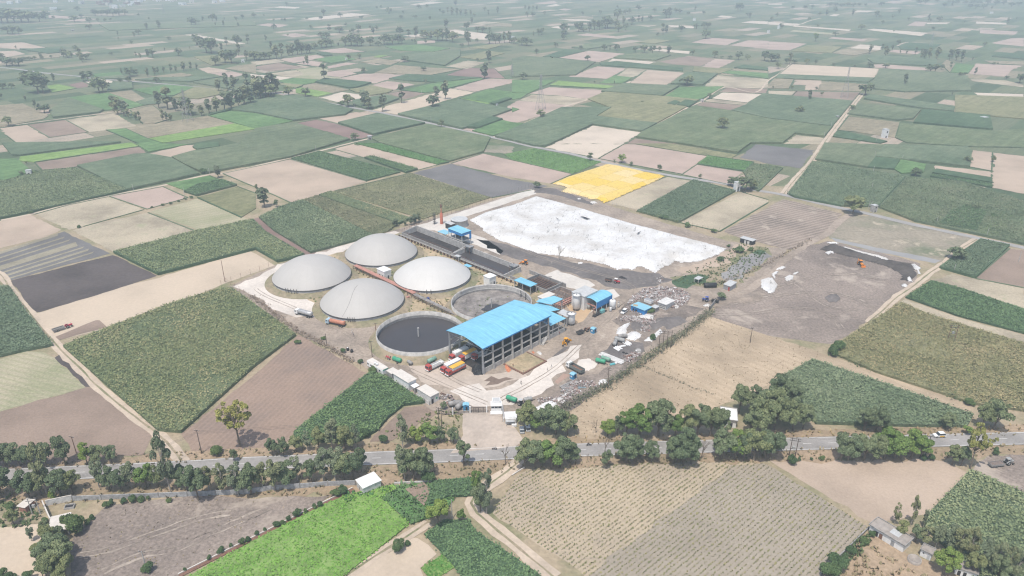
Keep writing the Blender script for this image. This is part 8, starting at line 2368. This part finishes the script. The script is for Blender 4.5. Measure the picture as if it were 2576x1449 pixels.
for a, b in ((p0, p1), (p1, p2)):
    d = b - a; MB().box((d.x / 2 + a.x - p0.x, d.y / 2 + a.y - p0.y, .5), (d.length, .3, 1.0), rz=math.atan2(d.y, d.x)).build('section', M_cdark, t)
t = farm('white_roof_house', 'white house with broad pale roof among roadside trees', 'house', G(2, 2, 2100, 1390), G(2, 2, 2250, 1410), 7.5, 3.2, M_white, M_white, ('y-', .6, 0, 1.6, 2.0, M_dark), (), .4, True)
t = farm('roadside_store', 'whitewashed store at the end of the concrete wall', 'hut', G(1, 3, 1085, 640), G(1, 3, 1262, 560), 5.0, 3.0, M_whited, M_white, None, [('x-', .5, .2, .7, 1.4, M_mudr)], .25)
t = thing('water_trough', 'small white water trough beside the store', 'trough', at(*G(1, 3, 1058, 645)), .4); MB().box((0, .5, .35), (1.6, .14, .7)).box((0, -.5, .35), (1.6, .14, .7)).box((-.74, 0, .35), (.12, .86, .7)).box((.74, 0, .35), (.12, .86, .7)).build('sides', M_whited, t); MB().box((0, 0, .3), (1.4, .86, .1)).build('water', M_glass, t)
# concrete wall
wl = [at(*G(0, 3, 735, 692)), at(*G(0, 3, 1880, 648)), at(*G(0, 3, 2576, 620)), at(*G(1, 3, 60, 590)), at(*G(1, 3, 350, 572)), at(*G(1, 3, 880, 530)), at(*G(1, 3, 1040, 535))]
t = thing('concrete_wall', 'long stained concrete wall between roadside trees and mud lot', 'wall', wl[0])
wr = resample(wl, 9.0)
for a, b in zip(wr[:-1], wr[1:]):
    d = b - a; q = (a + b) / 2 - wl[0]; MB().box((q.x, q.y, .95), (d.length - .3, .22, 1.9), rz=math.atan2(d.y, d.x)).build('panel', paint('wall_stain', (.42, .42, .42), .9, .45, scale=1.0) if a is wr[0] else bpy.data.materials['wall_stain'], t)
m = MB()
for p in wr: m.box((p.x - wl[0].x, p.y - wl[0].y, 1.05), (.3, .34, 2.1))
m.build('posts', M_cdark, t)
p0, p1 = at(*G(1, 3, 1390, 525)), at(*G(1, 3, 2130, 490)); d = p1 - p0
t = thing('low_wall', 'low pale wall above the round bare plot', 'wall', (p0 + p1) / 2, math.atan2(d.y, d.x)); MB().box((0, 0, .4), (d.length, .25, .8)).build('panel', M_whited, t)
# slab building, L walls, brick hut bottom left
t = thing('flat_slab_shelter', 'pale flat slab roof shelter at the mud lot corner', 'shelter', at(*G(0, 3, 620, 980)), R(112)); MB().box((0, .0, 2.6), (7.6, 5.6, .3)).build('roof', M_cream, t)
for x in (-3.4, 3.4):
    for y in (-2.5, 2.5): MB().box((x, y, 1.25), (.3, .3, 2.5)).build('post', M_cdark, t)
MB().box((0, 2.6, 1.2), (7.2, .2, 2.4)).build('back_wall', M_cdark, t)
for lab, a, b, h in (('white wall stub running down to the flat slab', G(0, 3, 440, 740), G(0, 3, 520, 920), 2.0), ('ruined concrete wall above the small trough', G(0, 3, 470, 745), G(0, 3, 735, 690), 2.2)):
    p0, p1 = at(*a), at(*b); d = p1 - p0; t = thing('ruined_wall', lab, 'wall', (p0 + p1) / 2, math.atan2(d.y, d.x)); MB().box((0, 0, h / 2), (d.length, .3, h)).build('panel', M_whited, t); MB().box((0, 0, h + .05), (d.length, .36, .1)).build('coping', M_cream, t)
t = thing('water_trough', 'open concrete trough under the ruined wall', 'trough', at(*G(0, 3, 705, 760)), .25)
MB().box((0, .9, .4), (2.8, .16, .8)).box((0, -.9, .4), (2.8, .16, .8)).box((-1.32, 0, .4), (.16, 1.64, .8)).box((1.32, 0, .4), (.16, 1.64, .8)).build('sides', M_cwall, t); MB().box((0, 0, .3), (2.5, 1.64, .1)).build('water', M_dark, t)
farm('brick_hut', 'small ruined brick hut with pale roof under the trees', 'hut', G(0, 3, 200, 800), G(0, 3, 270, 815), 3.4, 2.2, paint('brick', (.40, .20, .15), .9, .3, scale=2), M_cream, ('x+', 0, 0, .9, 1.7, M_dark), (), .3)
for lab, a, b in (('brick edging of the ditch between mud lot and bright crop', G(0, 3, 1800, 1449), G(1, 3, 980, 575)),):
    p0, p1 = at(*a), at(*b); d = p1 - p0; t = thing('ditch_edging', lab, 'kerb', (p0 + p1) / 2, math.atan2(d.y, d.x)); MB().box((0, .5, .3), (d.length, .3, .45)).build('kerb', M_cream, t); MB().box((0, -.3, .2), (d.length, 1.2, .14)).build('brick_bed', M_rust, t)
p0, p1 = at(*G(2, 3, 0, 440)), at(*G(2, 3, 125, 362)); d = p1 - p0; t = thing('ditch_edging', 'pale kerb at the corner of the rows field', 'kerb', (p0 + p1) / 2, math.atan2(d.y, d.x)); MB().box((0, 0, .3), (d.length, .35, .4)).build('kerb', M_cream, t)
# field huts
def hut(label, cell, x, y, wpx, hpx, storeys=1, wall=None, name='pump_hut', door=True):
    b = at(*G(cell[0], cell[1], x, y)); h = min(height_for(b, G(cell[0], cell[1], x, y - hpx)[1]), 9 * storeys)
    mpp = (b - Vector((0, 0, CAM_H))).length / FPX / 4
    w_ = wpx * mpp * .8
    t = thing(name, label, 'hut', b + Vector((0, w_ / 2, 0)), R(20), None)
    house_parts(t, w_, w_ * .9, h, wall or M_whited, M_greyr, ('y-', 0, 0, w_ * .3, h * .45 / storeys + .3, M_dark) if door else None, [('y-', w_ * .1, h * .6, w_ * .35, h * .22, M_dark)] if storeys > 1 else (), .15)
hut('two storey white pump hut beside the green rows', (3, 0), 1180, 1390, 52, 85, 2, M_white); hut('grey concrete open shelter beside the farm road', (3, 1), 1070, 690, 55, 68, 2, M_cwall)
hut('little grey pump hut on the western green plot', (0, 1), 285, 318, 48, 50); hut('brown pump hut where the lanes meet', (1, 0), 1142, 1405, 48, 32, 1, M_cdark)
hut('white pump hut hidden in round trees', (2, 1), 2265, 480, 60, 90, 1, M_white); hut('pale pump house on the narrow lane', (2, 0), 1915, 1030, 30, 28, 1, M_cream)
hut('tall white tower hut on the far plain', (3, 0), 105, 292, 18, 36, 1, M_white, 'white_tower', False); hut('white silo on the hazy northern plain', (2, 0), 1836, 208, 26, 26, 1, M_white, 'white_silo', False)
hut('small white hut by the far dark copse', (1, 0), 905, 610, 20, 26, 1, M_white); hut('small white farmhouse in the far grove', (0, 0), 2440, 628, 34, 26, 1, M_white, 'farmhouse'); hut('white block on the far eastern plain', (3, 0), 2255, 138, 24, 18, 1, M_white, 'farmhouse', False)
hut('low white hut at the dark crop corner', (3, 0), 2190, 1202, 60, 20, 1, M_white); hut('dark shrine hut beside the dirt lane', (3, 0), 700, 1200, 26, 30, 1, M_cdark); hut('tiny white hut in the green plain', (1, 0), 2425, 1062, 22, 14, 1, M_white)
hut('white shed at the plot corner in the middle distance', (2, 0), 8, 385, 30, 20, 1, M_white); hut('small pale hut at the east edge of the far lane', (3, 0), 6, 335, 22, 30, 1, M_white); hut('tiny hut on the far left green flats', (0, 0), 725, 312, 22, 12, 1, M_cdark)
# the far village: each house is a thing of its own
rv = random.Random(3); n = 0
vh = [(1000, 40), (1025, 48), (1060, 20), (1090, 55), (1105, 30), (1140, 80), (1158, 82), (1200, 12), (1235, 70), (1275, 40), (1290, 20), (1310, 55), (1345, 40), (1370, 10), (1385, 45), (1410, 25), (1440, 12), (1550, 8), (1590, 15), (1605, 8), (1690, 10), (1730, 20), (1760, 8), (1815, 45), (1850, 50), (1930, 25), (820, 38), (560, 25), (540, 100), (190, 30), (100, 40), (2240, 20), (2160, 30), (720, 20)]
for k, (x, y) in enumerate(sorted(vh)):
    b = at(*G(0, 0, x, y)); kind = rv.choice(('white', 'white', 'pale', 'brick red')); s = rv.uniform(9, 17)
    t = thing('village_house', 'hazy %s house in the far village, %s' % (kind, ORD[k] if k < len(vh) - 1 else 'rightmost'), 'house', b, rv.uniform(0, 1.5), 'houses of the far village')
    house_parts(t, s, s * rv.uniform(.6, 1), rv.uniform(5, 10), {'white': M_white, 'pale': M_cream, 'brick red': M_rust}[kind], {'white': M_white, 'pale': M_greyr, 'brick red': M_cream}[kind], ('y-', 0, 0, 2, 2.5, M_dark), (), .3)
# a bird in the air over the fields
p = at(*G(2, 0, 406, 577)); cp_ = Vector((0, 0, CAM_H)); p = cp_ + (p - cp_).normalized() * 120
t = thing('bird', 'dark bird flying over the far fields', 'bird', p, 1.2); MB().lathe([(.01, -.22), (.05, -.12), (.07, 0), (.05, .1), (.035, .16), (.01, .22)], n=10, ax='x').build('body', M_black, t)
for s in (-1, 1): MB().add([(-.07, s * .04, 0), (.09, s * .04, 0), (.03, s * .38, .16), (-.06, s * .32, .12)], [(0, 1, 2, 3)]).add([(-.07, s * .04, -.012), (.09, s * .04, -.012), (.03, s * .38, .148), (-.06, s * .32, .108)], [(3, 2, 1, 0)]).build('wing', M_black, t)
# ------------------------------------------------------------------ sky, sun, haze, camera
w = bpy.data.worlds.new('World'); scene.world = w; w.use_nodes = True
nt = w.node_tree
sky = nt.nodes.new('ShaderNodeTexSky'); sky.sky_type = 'NISHITA'; sky.sun_disc = False
SUN_EL, SUN_AZ = R(68), R(247)          # azimuth of the sun, counter-clockwise from +X
sky.sun_elevation = SUN_EL
sky.sun_rotation = R(90) - SUN_AZ
sky.air_density = 1.2; sky.dust_density = 2.5; sky.ozone_density = 1.0
bg = nt.nodes['Background']; nt.links.new(sky.outputs[0], bg.inputs[0]); bg.inputs[1].default_value = .15
sl = bpy.data.lights.new('sun', 'SUN'); sl.energy = 3.6; sl.angle = R(.5); sl.color = (1, .95, .87)
so = link(bpy.data.objects.new('sun', sl))
d = Vector((math.cos(SUN_AZ) * math.cos(SUN_EL), math.sin(SUN_AZ) * math.cos(SUN_EL), math.sin(SUN_EL)))
so.rotation_euler = d.to_track_quat('Z', 'Y').to_euler(); so.location = (0, -50, 300)
hz = MB().box((0, 3500, 84), (18400, 11200, 172)).build('haze', M_line)
hz.data.materials.clear()
hm, nt, bs = newmat('haze'); nt.nodes.remove(bs)
pv = nt.nodes.new('ShaderNodeVolumePrincipled')
pv.inputs['Color'].default_value = (.74, .85, .96, 1)
pv.inputs['Density'].default_value = 3.0e-4
pv.inputs['Anisotropy'].default_value = .0
nt.links.new(pv.outputs[0], nt.nodes['Material Output'].inputs['Volume'])
hz.data.materials.append(hm); hz['kind'] = 'stuff'
cam = bpy.data.cameras.new('camera'); co = link(bpy.data.objects.new('camera', cam))
co.location = (0, 0, CAM_H); co.rotation_euler = (R(90) - CAM_PITCH, 0, 0)
cam.sensor_width = 36; cam.lens = 36 * FPX / 2576; cam.clip_end = 30000; cam.clip_start = 1
scene.camera = co
scene.view_settings.view_transform = 'Standard'; scene.view_settings.look = 'None'
scene.view_settings.exposure = .1; scene.view_settings.gamma = 1; scene.view_settings.use_curve_mapping = False
scene.render.engine = 'CYCLES'
scene.cycles.use_denoising = True
scene.cycles.filter_width = 1.2
scene.cycles.max_bounces = 6; scene.cycles.diffuse_bounces = 2; scene.cycles.glossy_bounces = 2; scene.cycles.volume_bounces = 1; scene.cycles.transparent_max_bounces = 8
